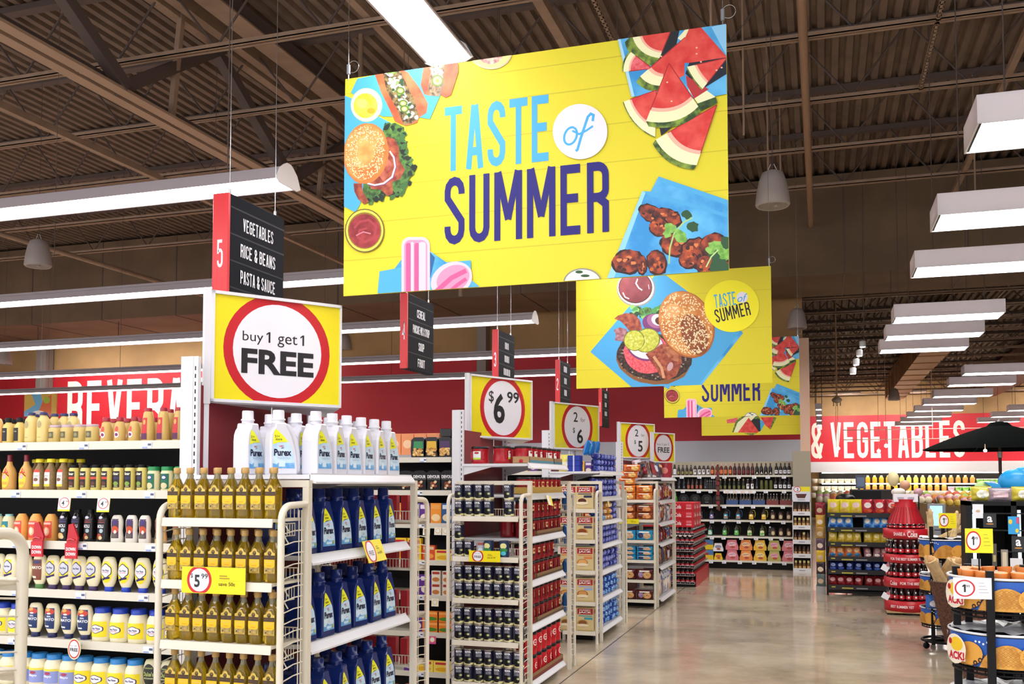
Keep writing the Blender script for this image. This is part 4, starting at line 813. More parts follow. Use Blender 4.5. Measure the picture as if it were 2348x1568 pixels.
def hj(lab2, food, f2): return boxp('pancake_mix_box', 'box', .165, .055, .215, '#d9c48e', [('r', .06, .72, .94, .97, '#b02430'), ('r', .08, .735, .92, .955, '#a81e2a'), ('t', 'HUNGRY', .5, .905, .06, '#f2ece0', .66), ('t', 'JACK', .5, .80, .105, '#f6f2e8', .74), ('r', .12, .64, .9, .68, lab2), ('r', .45, .50, .92, .6, lab2), ('e', .36, .34, .32, .16, food), ('e', .36, .36, .24, .11, f2), ('e', .36, .26, .34, .06, '#f0e2c0'), ('r', .08, .03, .92, .06, '#c4a86c')], [('r', .1, .1, .9, .6, '#c9b27a'), ('r', .1, .75, .9, .92, '#a81e2a')])
P_HJ = [hj('#2c3450', '#e8cf98', '#5c3020'), hj('#4a4660', '#c98a3c', '#8c4420'), hj('#e08a4c', '#c4843c', '#e8b06c'), hj('#8fa8dc', '#b06a30', '#d89a58'), hj('#3c9aa8', '#c8a060', '#8c5a2c')]
def bagp(name, cat, w, h, d, col, ops, crimp=.012, one=True, seed=1, h2=None):
    rnd = random.Random(seed); ph = [rnd.uniform(0, 6) for _ in range(6)]
    def bulge(u, v):
        a = max(0, 1-abs(2*u/w)**2.6); b_ = max(0, 1-abs(2*(v-h/2)/h)**3.2)
        return d/2*(a**.55)*(b_**.5)*(1+.10*math.sin(22*u/w+ph[0]+9*v/h)+.08*math.sin(17*v/h+ph[1]-5*u/w))+.0008
    b = MB(); n, k = 10, 12; mat = M(col, .22, h2=h2, nscale=9) if h2 else M(col, .22)
    for s in (-1, 1):
        vs = [(w*(i/n-.5)*(1-.05*math.sin(PI*j/k)), s*bulge(w*(i/n-.5), h*j/k), h*j/k) for j in range(k+1) for i in range(n+1)]; fs = []
        for j in range(k):
            for i in range(n): q = j*(n+1)+i; f = (q, q+1, q+n+2, q+n+1); fs.append(f if s < 0 else tuple(reversed(f)))
        b.add(vs, fs, mat, True)
    for z0, z1 in ((-.0, crimp*.6), (h-crimp*.6, h+crimp*.4)): b.box(-w/2, w/2, -.0012, .0012, z0, z1, mat)
    S = lambda u, v, off: (u, -bulge(u, v)-off-.0012, v); b.off = .0006
    for op in ops:
        if op[0] == 'r': b.rect(S, (op[1]-.5)*w, op[2]*h, (op[3]-.5)*w, op[4]*h, M(op[5], .25), 6, 4)
        elif op[0] == 'e': b.ell(S, (op[1]-.5)*w, op[2]*h, op[3]*w, op[4]*h, M(op[5], .25), 14, rings=3)
        elif op[0] == 't': b.text(S, op[1], (op[2]-.5)*w, op[3]*h, op[4]*h, M(op[5], .25), w=op[6]*w if len(op) > 6 else None, bold=.03)
    return Proto(name, cat, [('bag', b, None)])
def lay(p, z=0): return p
# ================================================ FIXTURES
def deck(parent, x0, x1, y0, y1, z, lip='y-', mat=WHITE, lipm=WHITE, lh=.03, name='shelf', dots=None, brackets=False, notags=True, tagn=0, seed=0):
    m = MB(); m.box(x0, x1, y0, y1, z-.018, z, mat)
    if lip == 'y-': m.prism([(y0-.006, z-lh), (y0, z-lh), (y0, z+.006), (y0-.004, z+.006)], 0, x0, x1, lipm)
    elif lip == 'x+': m.prism([(x1, z-lh), (x1+.028, z-lh-.004), (x1+.028, z-lh+.004), (x1+.004, z+.0), (x1+.004, z+.006), (x1-.004, z+.006)], 1, y0, y1, lipm)
    o = obj(name, m, parent)
    if brackets:
        for y in (y0+.01, y1-.016):
            b = MB(); b.prism([(x0-.04, z-.095), (x0-.04, z), (x1-.02, z), (x1-.02, z-.02), (x0+(x1-x0)*.45, z-.025)], 1, y, y+.005, mat)
            for q in (.12, .62, .8): b.tube([(x0+(x1-x0)*q, y-.001, z-.012), (x0+(x1-x0)*q, y+.001, z-.012)], .004, BLACK, 6)
            obj('bracket', b, o)
    if tagn:
        rnd = random.Random(seed)
        for k in range(tagn):
            x = x0+(x1-x0)*(k+.5)/tagn+rnd.uniform(-.02, .02); b = MB(); b.box(x-.026, x+.026, y0-.009, y0-.0065, z-lh+.002, z-.002, TAG); b.off = .0006
            b.rect(Surf((0, y0-.009, 0)), x-.024, z-lh+.003, x+.005, z-lh+.009, M('#8aa0d8', .5)); b.rect(Surf((0, y0-.009, 0)), x+.006, z-.018, x+.024, z-.008, M('#55607a', .5)); obj('price_tag', b, o)
    return o
def upright(parent, x, y, z1, w=.085, d=.03):
    m = MB(); m.box(x, x+w*.72, y, y+d, 0, z1, WHITE); m.box(x+w*.72, x+w, y+.004, y+d-.004, 0, z1, WHITE)
    z = .05; 
    while z < z1-.03: m.box(x+w*.82, x+w*.88, y+.0025, y+.006, z, z+.018, BLACK); z += .034
    return obj('upright', m, parent)
def endcap(X, XB, Y0, Y1, zs, label, ztop=2.03, panel=1.77, top=1.62):
    t = empty('endcap_shelf', (0, 0, 0), label=label, cat='shelf unit')
    upright(t, XB-.055, Y0+.02, ztop); upright(t, XB-.055, Y1-.05, ztop)
    m = MB(); m.box(XB-.02, XB-.005, Y0+.05, Y1-.05, .1, panel, M('#7c1d26', .5)); obj('back_panel', m, t, 'dark red back panel')
    for i, z in enumerate(zs): deck(t, XB+.02, X, Y0+.035, Y1-.035, z, 'x+', brackets=(True), lh=.034)
    if top: deck(t, XB+.02, X+.02, Y0+.02, Y1-.02, top, 'x+', brackets=True, lh=.034)
    m = MB(); m.box(XB, X-.06, Y0+.04, Y1-.04, 0, .06, BLACK); obj('base', m, t)
    return t
def side_rack(X0, X1, YB_, YF_, zs, label, ztop=1.507, zc=1.405, lipx=None, baskets=(), zl=0.0):
    "YB_: back plane with tall frame, YF_: curved front uprights"
    t = empty('side_rack', (0, 0, 0), label=label, cat='rack'); s = 1 if YF_ > YB_ else -1; r = .0145
    m = MB(); m.tube([(X0, YB_, 0), (X0, YB_, ztop-.0295)], r, RACK, square=True); m.tube([(X1, YB_, 0), (X1, YB_, ztop-.0295)], r, RACK, square=True); m.tube([(X0-r, YB_, ztop-.0145), (X1+r, YB_, ztop-.0145)], r, RACK, square=True)
    obj('back_frame', m, t)
    for X in (X0, X1):
        m = MB(); R = min(.06, abs(YF_-YB_)*.55)
        pts = [(X, YF_, 0), (X, YF_, zc-R)]+[(X, YF_-s*R*(1-math.cos(a)), zc-R+R*math.sin(a)) for a in [i*PI/12 for i in range(1, 7)]]+[(X, YB_, zc+.004)]
        m.tube(pts, r, RACK, 8); obj('side_upright', m, t)
        m = MB(); z = .1; a, b = YB_+s*.012, YF_-s*.012
        yv = YB_+s*.05
        for q in (.045, .065): m.tube([(X, YB_+s*q, .06), (X, YB_+s*q, zc-.02)], .0026, RACK, 5)
        while z < zc-.07: m.tube([(X, YB_+s*.03, z), (X, YB_+(YF_-YB_)*.5, z), (X, YF_, z-.012)], .0028, RACK, 5); z += .033*1.35
        obj('wire_panel', m, t)
    lx0, lx1 = lipx or (X0+.02, X1-.02)
    for z in zs:
        y0, y1 = min(YB_, YF_)-.0, max(YB_, YF_)
        m = MB()
        if s < 0: m.box(lx0, lx1, y0-.01, y1, z-.012, z, RACK); m.prism([(y0-.022, z-.032), (y0-.016, z-.034), (y0-.01, z+.002), (y0-.016, z+.002)], 0, lx0, lx1, RACK)
        else: m.box(lx0, lx1, y0, y1+.01, z-.012, z, RACK); m.box(lx0, lx1, y1+.01, y1+.016, z-.03, z+.004, RACK)
        obj('shelf', m, t)
        m = MB(); k = lx0+.01
        while k < lx1: m.tube([(k, YB_+s*.02, z), (k, YB_+s*.02, z+.045)], .0022, RACK, 4); k += .018
        m.tube([(lx0, YB_+s*.02, z+.046), (lx1, YB_+s*.02, z+.046)], .0028, RACK, 5); obj('wire_fence', m, t)
    for (x, z) in baskets:
        m = MB(); y = YB_+s*.03
        for dz in (0, .05): m.tube([(x, y, z+dz), (x, y+s*.08, z+dz), (x+.02, y+s*.08, z+dz-.03)], .003, RACK, 5)
        for k in range(4): m.tube([(x, y+s*.02*k, z), (x, y+s*.02*k, z+.05)], .0022, RACK, 4)
        obj('wire_hook', m, t)
    return t
def gondola(x0, x1, yf, yb, zs, label, ztop=2.0, tags=0, backz=1.68):
    t = empty('aisle_shelf', (0, 0, 0), label=label, cat='shelf unit')
    m = MB(); m.box(x0, x1, yb, yb+.02, .1, backz, M('#17141a', .6)); obj('back_panel', m, t)
    for i, z in enumerate(zs): deck(t, x0, x1, yf, yb, z, 'y-', CREAM, CREAM, .032, tagn=tags, seed=i)
    m = MB(); m.box(x0, x1, yf+.05, yb, 0, .1, BLACK); obj('base', m, t)
    return t
def card(x, y, z, w, h, draw, label, name='price_sign', tilt=-.12, n='y', parts=True, rz=0, thick=.002, base=YEL):
    m = MB(); m.box(-w/2, w/2, 0, thick, 0, h, base); m.off = .0004; draw(m, Surf((0, 0, 0)), w, h)
    o = obj(name, m, None, label, 'sign'); o.location = (x, y, z); o.rotation_euler = (tilt, 0, rz); return o
def ringsign(m, S, w, h, cx, r, lines, bg=YEL, ring=.13, ry=None, clipz=None):
    ry = ry or r; lo, hi = clipz or (0.002, h-.002)
    m.rect(S, -w/2, 0, w/2, h, bg); m.ell(S, cx, h/2, r, ry, RED, 40, clip=(lo, hi)); m.ell(S, cx, h/2, r*(1-ring*1.3), ry*(1-ring*1.3), M('#f1eff5', .35), 40, clip=(lo, hi))
    for (s, u, v, hh, ww, bold) in lines:
        if s == '1':
            t_ = ww or hh*.16; m.poly(S, [(cx+u-t_/2, h/2+v-hh/2), (cx+u+t_/2, h/2+v-hh/2), (cx+u+t_/2, h/2+v+hh/2), (cx+u-t_*.4, h/2+v+hh/2), (cx+u-hh*.32, h/2+v+hh*.30), (cx+u-hh*.26, h/2+v+hh*.18), (cx+u-t_/2, h/2+v+hh*.34)], M('#26252a', .4)); continue
        m.text(S, s, cx+u, h/2+v, hh, M('#26252a', .4), w=ww, bold=bold)
# price signs held above the endcaps: three sided frames
def tri_sign(L, R, z0, h, draw, label, single=False):
    Lx, Ly = L; Rx, Ry = R; w = math.hypot(Rx-Lx, Ry-Ly); ang = math.atan2(Ry-Ly, Rx-Lx)
    t = empty('price_sign', (Lx, Ly, z0), rz=ang, label=label, cat='sign')
    m = MB(); f = .014; G = M('#f4f4f6', .08, coat=1)
    m.box(0, w, .002, .006, 0, h, YEL); m.off = .0005; draw(m, Surf((w/2, .002, 0)), w, h)
    o = obj('print', m, t)
    m = MB()
    for (a, b, c, d) in ((0, w, 0, f), (0, w, h-f, h), (0, f, 0, h), (w-f*.5, w, 0, h)): m.box(a, b, -.012, .012, c, d, WHITE)
    m.box(-.03, 0, -.004, .02, -.01, h+.004, WHITE)
    obj('frame', m, t)
    m = MB(); m.box(f, w-f*.5, -.0035, -.0028, f, h-f, M('#ffffff', .02, trans=1, ior=1.3, alpha=.22)); obj('clear_cover', m, t)
    if not single:
        # the third side goes back to the far upright
        p = [(0, .01), (w, .01), (-math.cos(2*(PI/2-ang))*w*0+(0), 0)]
        bx, by = w*math.cos(2*(PI/2-ang)+0)*0, 0
        # mirrored corner in local frame: point (Lx, 2*Ry-Ly) relative to L
        dx, dy = 0, 2*(Ry-Ly); qx, qy = dx*math.cos(-ang)-dy*math.sin(-ang), dx*math.sin(-ang)+dy*math.cos(-ang)
        m = MB(); m.prism([(0, .012), (w, .012), (qx, qy)], 2, -.004, 0, WHITE); m.prism([(w, .012), (w-.01, .02), (qx-.01, qy), (qx, qy)], 2, 0, h, WHITE); obj('rear_panel', m, t)
    m = MB(); m.tube([(-.015, .012, 0), (-.015, .012, -.36)], .012, WHITE, square=True); obj('bracket', m, t); m = MB(); m.tube([(w*.52, .1, 0), (w*.52, .1, -.12)], .006, CHROME, 8); obj('stem', m, t)
    return t
def d1(m, S, w, h): ringsign(m, S, w, h, .0, .265, [('buy', -.125, .053, .06, .10, 0.0), ('1', -.045, .062, .05, .009, 0), ('get', .045, .05, .06, .10, 0), ('1', .125, .062, .05, .009, 0), ('FREE', .0, -.055, .115, .36, .035)])
def d2(m, S, w, h): ringsign(m, S, w, h, .02, .26, [('$', -.135, .08, .10, None, .01), ('6', -.045, -.005, .24, .13, .03), ('99', .115, .09, .09, .14, .02)])
def d3(m, S, w, h): ringsign(m, S, w, h, .02, .255, [('2', -.03, .1, .10, .07, .01), ('for', .09, .075, .045, .075, -.005), ('$', -.06, -.04, .06, None, .01), ('6', .04, -.095, .15, .1, .02)])
def d4(m, S, w, h): ringsign(m, S, w, h, .02, .245, [('2', -.03, .1, .09, .065, .01), ('for', .09, .075, .04, .07, -.005), ('$', -.06, -.02, .055, None, .01), ('5', .04, -.07, .14, .09, .02)])
def d5(m, S, w, h): ringsign(m, S, w, h, .0, .2, [('buy 2 get', -.03, .04, .035, .2, -.003), ('1', .1, .044, .028, .005, 0), ('FREE', .0, -.03, .07, .24, .02)])
tri_sign((-2.61, 3.67), (-2.24, 4.20), 1.86, .505, d1, 'large buy 1 get 1 FREE sign above the white detergent bottles')
tri_sign((-2.55, 6.84), (-2.25, 7.49), 1.84, .485, d2, 'framed $6.99 sign above the red coffee canisters')
tri_sign((-2.55, 9.23), (-2.24, 9.91), 1.83, .47, d3, 'framed 2 for $6 sign above the blue cookie packs')
tri_sign((-2.41, 11.86), (-2.07, 12.44), 1.80, .45, d4, 'framed 2 for $5 sign, fourth price sign along the aisle')
tri_sign((-2.06, 12.25), (-1.84, 12.64), 1.75, .385, d5, 'small buy 2 get 1 FREE sign beside the 2 for $5 sign', single=True)
# ================================================ UNIT ONE: oil rack and detergent endcap
endcap(-2.05, -2.62, 3.53, 4.60, [1.19, .822, .45, .12], 'white endcap shelves holding detergent bottles, nearest the camera', ztop=2.05, top=1.53, panel=1.93)
side_rack(-2.60, -2.03, 3.53, 3.33, [1.352, 1.10, .856, .61, .36], 'cream side rack filled with golden oil bottles', lipx=(-2.575, -2.06), baskets=((-2.07, 1.28), (-2.07, 1.02), (-2.07, .78), (-2.07, .55)))
rows = ['top', 'second', 'third', 'fourth', 'lowest']
for k, z in enumerate([1.352, 1.10, .856, .61, .36]):
    for i in range(8):
        x = -2.545+i*.0655+random.uniform(-.002, .002); q = random.uniform(-.06, .06)
        P_OIL.put((x, 3.365, z), q, 'golden oil bottle, %s in front line on %s shelf of the oil rack' % (nth(i, 8), rows[k]), 'oil bottles on the side rack', 1.0 if k else 1.0)
    for i in range(7):
        if k > 2: continue
        P_OIL.put((-2.535+i*.0665, 3.435, z), random.uniform(-.3, .3), 'golden oil bottle in the back line on %s shelf, %s' % (rows[k], nth(i, 7)), 'oil bottles on the side rack')
def dtag(big, l1, l2):
    def f(m, S, w, h): 
        ringsign(m, S, w, h, -w*.22, h*.55, big, ring=.16); m.rect(S, w*.1, h*.66, w*.22, h*.70, M('#a08a28', .5)); m.rect(S, w*.1, h*.57, w*.26, h*.61, M('#a08a28', .5)); m.text(S, l2, w*.22, h*.38, h*.14, M('#5a4c18', .5), w=w*.26, bold=.01); m.rect(S, w*.08, h*.5, w*.42, h*.508, M('#b8a42c', .5))
    return f
card(-2.315, 3.296, 1.055, .295, .105, dtag([('$', -.035, .016, .020, None, .01), ('5', -.01, -.004, .05, .026, .03), ('99', .025, .016, .02, .03, .01)], 'Light Oil', 'save 50c'), 'yellow and white $5.99 save 50c sign on the oil rack', tilt=0)
# detergent
zsb = [1.19, .822, .45, .12]; nm = ['top', 'middle', 'lower', 'bottom']
for k, z in enumerate(zsb):
    n = 6
    for i in range(n):
        y = 3.64+i*.160; P_PXB.put((-2.115, y, z), PI/2+random.uniform(-.12, .12), 'dark blue detergent bottle, %s in front line on %s shelf' % (nth(i, n), nm[k]), 'blue detergent bottles', (.9, 1, 1))
    if k < 3:
        for i in range(6): P_PXB.put((-2.24, 3.62+i*.160, z), PI/2+random.uniform(-.15, .15), 'dark blue detergent bottle, second line deep on %s shelf, %s' % (nm[k], nth(i, 6)), 'blue detergent bottles')
for i in range(8):
    if i == 0: x, y, rz = -2.385, 3.65, PI/2-.12
    elif i == 1: x, y, rz = -2.225, 3.65, PI/2-.72
    else: x, y, rz = -2.115, 3.765+(i-2)*.143, PI/2+[-.12, .05, -.1, .04, .06, -.05][i-2]
    P_PXW.put((x, y, 1.53), rz, 'white detergent bottle on top of the endcap, %s in front line' % nth(i, 8), 'white detergent bottles', (.93, .93, 1.0))
for i in range(5): P_PXW.put((-2.27, 3.86+i*.150, 1.53), PI/2+random.uniform(-.1, .1), 'white detergent bottle on top of the endcap, behind the front line, %s' % nth(i, 5), 'white detergent bottles', (.93, .93, 1.0))
for i in range(3): P_PXW.put((-2.42, 3.88+i*.2, 1.53), PI/2, 'white detergent bottle on endcap top, third line deep, %s' % nth(i, 3), 'white detergent bottles', (.93, .93, 1.0))
o = card(-1.985, 4.11, 1.128, .235, .105, dtag([('FREE', 0, -.008, .022, .06, .01)], 'Detergent', 'save $4.00'), 'yellow FREE sign on the upper shelf of blue detergent bottles', tilt=0); o.rotation_euler = (-.35, 0, PI/2+.1)
# ================================================ far side racks with red goods
P_REDBOX = boxp('snack_box', 'box', .09, .04, .13, '#b02c34', [('r', .1, .6, .9, .9, '#e8d8cc'), ('e', .5, .3, .35, .18, '#d86c3c')])
side_rack(-2.60, -2.03, 4.62, 4.80, [1.30, 1.05, .80, .55, .30], 'cream far side rack on the detergent endcap')
for k, z in enumerate([1.30, 1.05, .80, .55, .30]):
    for i in range(5): P_REDBOX.put((-2.10-.1*i, 4.70, z), PI+(PI/2 if i == 0 else 0), 'red carton on far side rack behind detergent, %s shelf, %s' % (rows[k], nth(4-i, 5)), 'red cartons behind the detergent')
# rack of the endcap nearest the camera, its curved end enters at the left edge
side_rack(-2.5, -1.95, 1.78, 1.965, [1.25, 1.02, .78, .55], 'cream side rack with curved top at the left edge', zc=1.372)
# ================================================ condiment shelves
ZC = [1.680, 1.457, 1.221, .998, .772, .545, .30]
gondola(-8.5, -2.69, 3.6, 4.05, ZC, 'cream aisle shelves full of mustard, sauces and mayonnaise', tags=16)
def shelfrow(items, x_end, y, z, what, where, grp, second=None, jitter=.003):
    "items listed from right to left starting at x_end: (proto, width)"
    x = x_end; n0 = len(items); items = items+[q for q in items if q[0]][-4:]*5 if 'back' not in where else items; n = len(items)
    for i, (p, wd, look) in enumerate(items):
        x -= wd/2
        if p: p.put((x, y+random.uniform(-jitter, jitter), z), random.uniform(-.12, .12), '%s, %s on the %s' % (look, (ORD[i]+' from right'), where) if i < n0 else look+' beyond the left edge on the '+where, grp)
        x -= wd/2
R_ = lambda p, wd, look, n: [(p, wd, look)]*n
bt = [('honey mustard bottle with red label', P_HONEYL, .075, 3), ('small honey bottle with red cap', P_HONEY, .062, 4)]
shelfrow(R_(P_HONEYL, .082, 'tall honey mustard bottle, red cap', 3)+R_(P_HONEY, .078, 'small mustard bottle, red cap', 3)+R_(P_MJAR, .072, 'squat mustard jar, pink lid', 4)+R_(P_MUSTN, .071, 'pale dressing bottle, navy cap', 2)+R_(P_MUSTB, .070, 'mustard bottle, black label', 2)+R_(P_PEACH, .07, 'tan sauce bottle', 3)+R_(P_MUSTN, .07, 'pale dressing bottle, navy cap', 4), -2.715, 3.65, ZC[0], '', 'top condiment shelf', 'condiments on the top shelf')
shelfrow(R_(P_HONEYL, .082, 'tall honey mustard bottle, red cap', 2)+R_(None, .0, '', 1)+R_(P_HONEY, .078, 'small mustard bottle, red cap', 4)+R_(None, .17, '', 1)+R_(P_MUSTN, .058, 'pale dressing bottle, navy cap', 5)+R_(P_MUSTB, .07, 'mustard bottle with black label', 4), -2.75, 3.74, ZC[0], '', 'top condiment shelf, back line', 'condiments in the back line')
shelfrow(R_(P_GREEN, .070, 'sauce jar, green lid', 3)+R_(P_BOARN, .064, 'dark blue labelled sauce bottle', 3)+R_(P_BOARR, .0625, 'red banded sauce bottle', 4)+R_(P_GRIN, .069, 'mustard bottle, yellow cap', 3)+R_(P_HOTS, .096, 'hot mustard bottle, dark red nozzle', 4)+R_(P_GRIN, .069, 'mustard bottle, yellow cap', 3), -2.71, 3.65, ZC[1], '', 'second condiment shelf', 'condiments on the second shelf')
shelfrow(R_(P_BOARN, .066, 'dark blue labelled sauce bottle', 6)+R_(P_GRIN, .066, 'mustard bottle, yellow cap', 5), -2.95, 3.74, ZC[1], '', 'second condiment shelf, back line', 'condiments in the back line')
shelfrow(R_(P_PEACH, .095, 'peach coloured dressing bottle', 2)+R_(P_RANCH, .076, 'white dressing bottle, purple label', 3)+R_(P_AIOR, .076, 'black aioli bottle, red band', 2)+R_(P_AIOV, .074, 'black aioli bottle, violet band', 2)+R_(P_ORAN, .085, 'orange dressing bottle', 3)+R_(P_TEAL, .07, 'teal labelled dressing bottle', 4), -2.70, 3.65, ZC[2], '', 'third condiment shelf', 'condiments on the third shelf')
shelfrow(R_(P_SQY, .094, 'squeeze mayonnaise bottle, blue cap', 5)+R_(P_SQV, .077, 'squeeze mayonnaise bottle, violet cap', 4)+R_(P_SQG, .085, 'squeeze mayonnaise bottle, green cap', 2)+R_(P_SQV, .08, 'squeeze mayonnaise bottle, violet cap', 4), -2.70, 3.65, ZC[3], '', 'fourth condiment shelf', 'condiments on the fourth shelf')
shelfrow(R_(P_SQR, .09, 'mayonnaise bottle, navy label', 1)+R_(P_JAR, .1, 'mayonnaise jar, blue lid', 5)+R_(P_SQR, .096, 'mayonnaise bottle, navy label', 4)+R_(P_JAR, .1, 'mayonnaise jar, blue lid', 3), -2.62, 3.66, ZC[4], '', 'fifth condiment shelf', 'condiments on the fifth shelf')
shelfrow(R_(P_DUKE, .09, 'mayonnaise bottle, black oval label', 3)+R_(P_JARC, .092, 'yellow mayonnaise jar, sky blue lid', 4)+R_(P_JARL, .088, 'lilac mayonnaise jar, sky blue lid', 5), -2.66, 3.66, ZC[5], '', 'sixth condiment shelf', 'condiments on the sixth shelf')
# shelf cards among the condiments
def d4c(m, S, w, h): m.rect(S, -w/2, 0, w/2, h, YEL); m.rect(S, -w/2, h*.12, w/2, h, M('#efe9dc', .4)); m.ell(S, 0, h*.6, w*.42, h*.38, RED, 24, clip=(0, h)); m.ell(S, 0, h*.6, w*.36, h*.33, M('#f4f2f4'), 24, clip=(0, h)); m.text(S, '4', -.006, h*.58, h*.36, M('#26252a'), bold=.02); m.text(S, '99', .016, h*.68, h*.16, M('#26252a'))
card(-3.33, 3.585, 1.365, .068, .065, d4c, 'small $4.99 shelf card under the red banded sauce bottles'); card(-3.11, 3.585, 1.363, .068, .065, d4c, 'small $4.99 shelf card under the dark blue sauce bottles')
def ddn(m, S, w, h): m.rect(S, -w/2, 0, w/2, h, M('#c4222e', .35)); m.text(S, 'DOWN', 0, h*.62, h*.22, M('#f4e8e8'), w=w*.8, bold=.04); m.text(S, 'DOWN', 0, h*.3, h*.22, M('#f4e8e8'), w=w*.8, bold=.04)
def hand_sign(x, z, label):
    t = empty('down_sign', (x, 3.565, z), label=label, cat='sign'); m = MB(); m.box(-.034, .034, 0, .006, 0, .07, M('#c4222e', .35)); m.off = .0005; ddn(m, Surf((0, 0, 0)), .066, .07)
    obj('palm', m, t); m = MB(); m.prism([(-.028, .07), (.030, .07), (.036, .095), (.020, .13), (.006, .16), (-.018, .155), (-.02, .12)], 1, .002, .012, M('#b81c28', .3)); m.tube([(-.02, -.002, .085), (0, -.004, .09), (.02, -.002, .085)], .003, M('#e06068'), 5); obj('finger', m, t)
hand_sign(-3.46, 1.155, 'red pointing DOWN DOWN hand sign, left one'); hand_sign(-3.265, 1.15, 'red pointing DOWN DOWN hand sign, right one')
def dfr(m, S, w, h): m.ell(S, 0, h/2, w*.5, h*.5, M('#e9dfae'), 28); m.ell(S, 0, h/2, w*.44, h*.44, RED, 28); m.ell(S, 0, h/2, w*.37, h*.38, M('#f0eef2'), 28); m.text(S, 'buy 1 get 1', 0, h*.64, h*.08, M('#55504c'), w=w*.6); m.text(S, 'FREE', 0, h*.46, h*.16, M('#26252a'), w=w*.6, bold=.03)
t = MB(); t.lathe([(.001, 0), (.037, 0), (.037, .004), (.001, .004)], M('#e9dfae'), 28, 1, 1.25, cap0=True); t2 = empty('free_sign', (-3.22, 3.55, .70), label='small oval buy 1 get 1 FREE sign clipped to the mayonnaise shelf', cat='sign')
m = MB(); m.prism([(.034*math.cos(a), .048+.044*math.sin(a)) for a in [i*PI/14 for i in range(28)]], 1, 0, .004, M('#e9dfae')); m.off = .0005; dfr(m, Surf((0, 0, 0)), .072, .096); obj('print', m, t2); m = MB(); m.tube([(0, .006, .05), (0, .045, .06)], .003, WHITE, 5); obj('clip', m, t2)
# ================================================ UNIT TWO: bean cans and coffee endcap
endcap(-1.99, -2.49, 6.45, 7.52, [1.41, 1.10, .79, .475, .08], 'white endcap shelves holding red coffee canisters', ztop=2.02, top=1.63, panel=1.88)
zg = [1.262, .985, .70, .412, .13]
side_rack(-2.48, -1.95, 6.45, 6.24, zg, 'cream side rack holding dark blue bean cans', lipx=(-2.44, -1.965), baskets=((-1.99, 1.18), (-1.99, .9)))
def cans(z, lv, cols, look='dark blue bean can', proto=None):
    for i in cols: (proto or P_GOYA).put((-2.405+i*.0725, 6.262, z), random.uniform(-.35, .35), '%s, %s in %s layer, %s shelf of can rack' % (look, ORD[i]+' from left', 'upper' if lv else 'lower', rows[zg.index(min(zg, key=lambda q: abs(q-z)))]), 'bean cans on the side rack')
for k, z in enumerate(zg):
    if k == 0:
        cans(z, 0, [0, 1, 2, 3, 5]); cans(z+.1125, 1, [0, 1, 2, 3, 5])
    elif k == 1:
        cans(z, 0, [0, 1]); cans(z+.1125, 1, [0]); cans(z, 0, [3, 4.6] and [3], 'navy corn can', P_CANG)
        P_CANG.put((-2.08, 6.27, z), .1, 'navy and green corn can, right one on the second can shelf', 'corn cans'); P_CANW.put((-2.25, 6.275, z), .6, 'pale grey soup can beside the corn can on the second shelf')
    else:
        for lv in (0, 1):
            cans(z+.1125*lv, lv, range(7))
card(-2.20, 6.205, .955, .225, .075, dtag([('FREE', 0, -.004, .016, .05, .015), ('buy 1 get 1', 0, .018, .006, .045, 0)], 'Beans', 'save $1.09'), 'yellow and white FREE sign on the can rack', tilt=0)
def coff(P, z, n, y0, y1, x, where, lv=''):
    for i in range(n): P.put((x, y0+(y1-y0)*i/(n-1), z), PI/2+random.uniform(-.4, .4), 'red coffee canister, %s %s%s' % (nth(i, n), where, lv), 'coffee canisters')
def tray(x0, x1, y0, y1, z, h, col, col2, label):
    m = MB(); c = M(col, .6)
    m.box(x0, x1, y0, y1, z, z+.003, c)
    for (a, b, e, f) in ((x1-.003, x1, y0, y1), (x0, x0+.003, y0, y1), (x0, x1, y0, y0+.003), (x0, x1, y1-.003, y1)): m.box(a, b, e, f, z, z+h, c)
    m.box(x1, x1+.001, y0, y1, z+.002, z+h*.5, M(col2, .5)); return obj('cardboard_tray', m, None, label, 'tray')
coff(P_COFT, 1.633, 7, 6.62, 7.42, -2.05, 'in front line on the endcap top')
coff(P_COFT, 1.633, 4, 6.58, 7.3, -2.2, 'in back line on the endcap top')
P_COFT.put((-2.36, 6.56, 1.63), -.1, 'red coffee canister alone by the upright on the endcap top', 'coffee canisters')
tray(-2.115, -1.985, 6.56, 7.2, 1.632, .05, '#b08a5c', '#4a8ca0', 'brown and blue cardboard tray under the top coffee canisters')
tray(-2.115, -1.985, 7.22, 7.46, 1.632, .05, '#9a7a54', '#3f7888', 'small cardboard tray at the far end of the endcap top')
coff(P_COFY, 1.415, 8, 6.6, 7.44, -2.045, 'on the first shelf below the top'); tray(-2.105, -1.99, 6.54, 7.48, 1.412, .05, '#c4a04c', '#b89440', 'mustard coloured cardboard tray on the first coffee shelf')
for zi, (z, n, P) in enumerate(((1.10, 8, P_COF), (.79, 8, P_COF), (.475, 8, P_COF))):
    w_ = ['second', 'third', 'fourth'][zi]
    coff(P, z+.004, n, 6.60, 7.44, -2.05, 'in the lower layer on the %s coffee shelf' % w_); coff(P, z+.136, n if zi != 1 else 6, 6.60, 7.44 if zi != 1 else 7.25, -2.05, 'in the upper layer on the %s coffee shelf' % w_)
    coff(P, z+.004, 6, 6.62, 7.4, -2.17, 'second line deep on the %s coffee shelf' % w_)
    tray(-2.108, -1.99, 6.76, 7.49, z+.002, .04, '#8c6c48', '#5c4632', 'brown cardboard tray under coffee canisters, %s shelf' % w_)
coff(P_COFF, .083, 7, 6.62, 7.42, -2.05, 'in the lower layer on the bottom coffee shelf'); coff(P_COFF, .25, 7, 6.62, 7.42, -2.05, 'in the upper layer on the bottom coffee shelf')
tray(-2.115, -1.985, 6.56, 7.47, .082, .05, '#96704a', '#7c2c24', 'brown and red cardboard tray on the bottom coffee shelf')
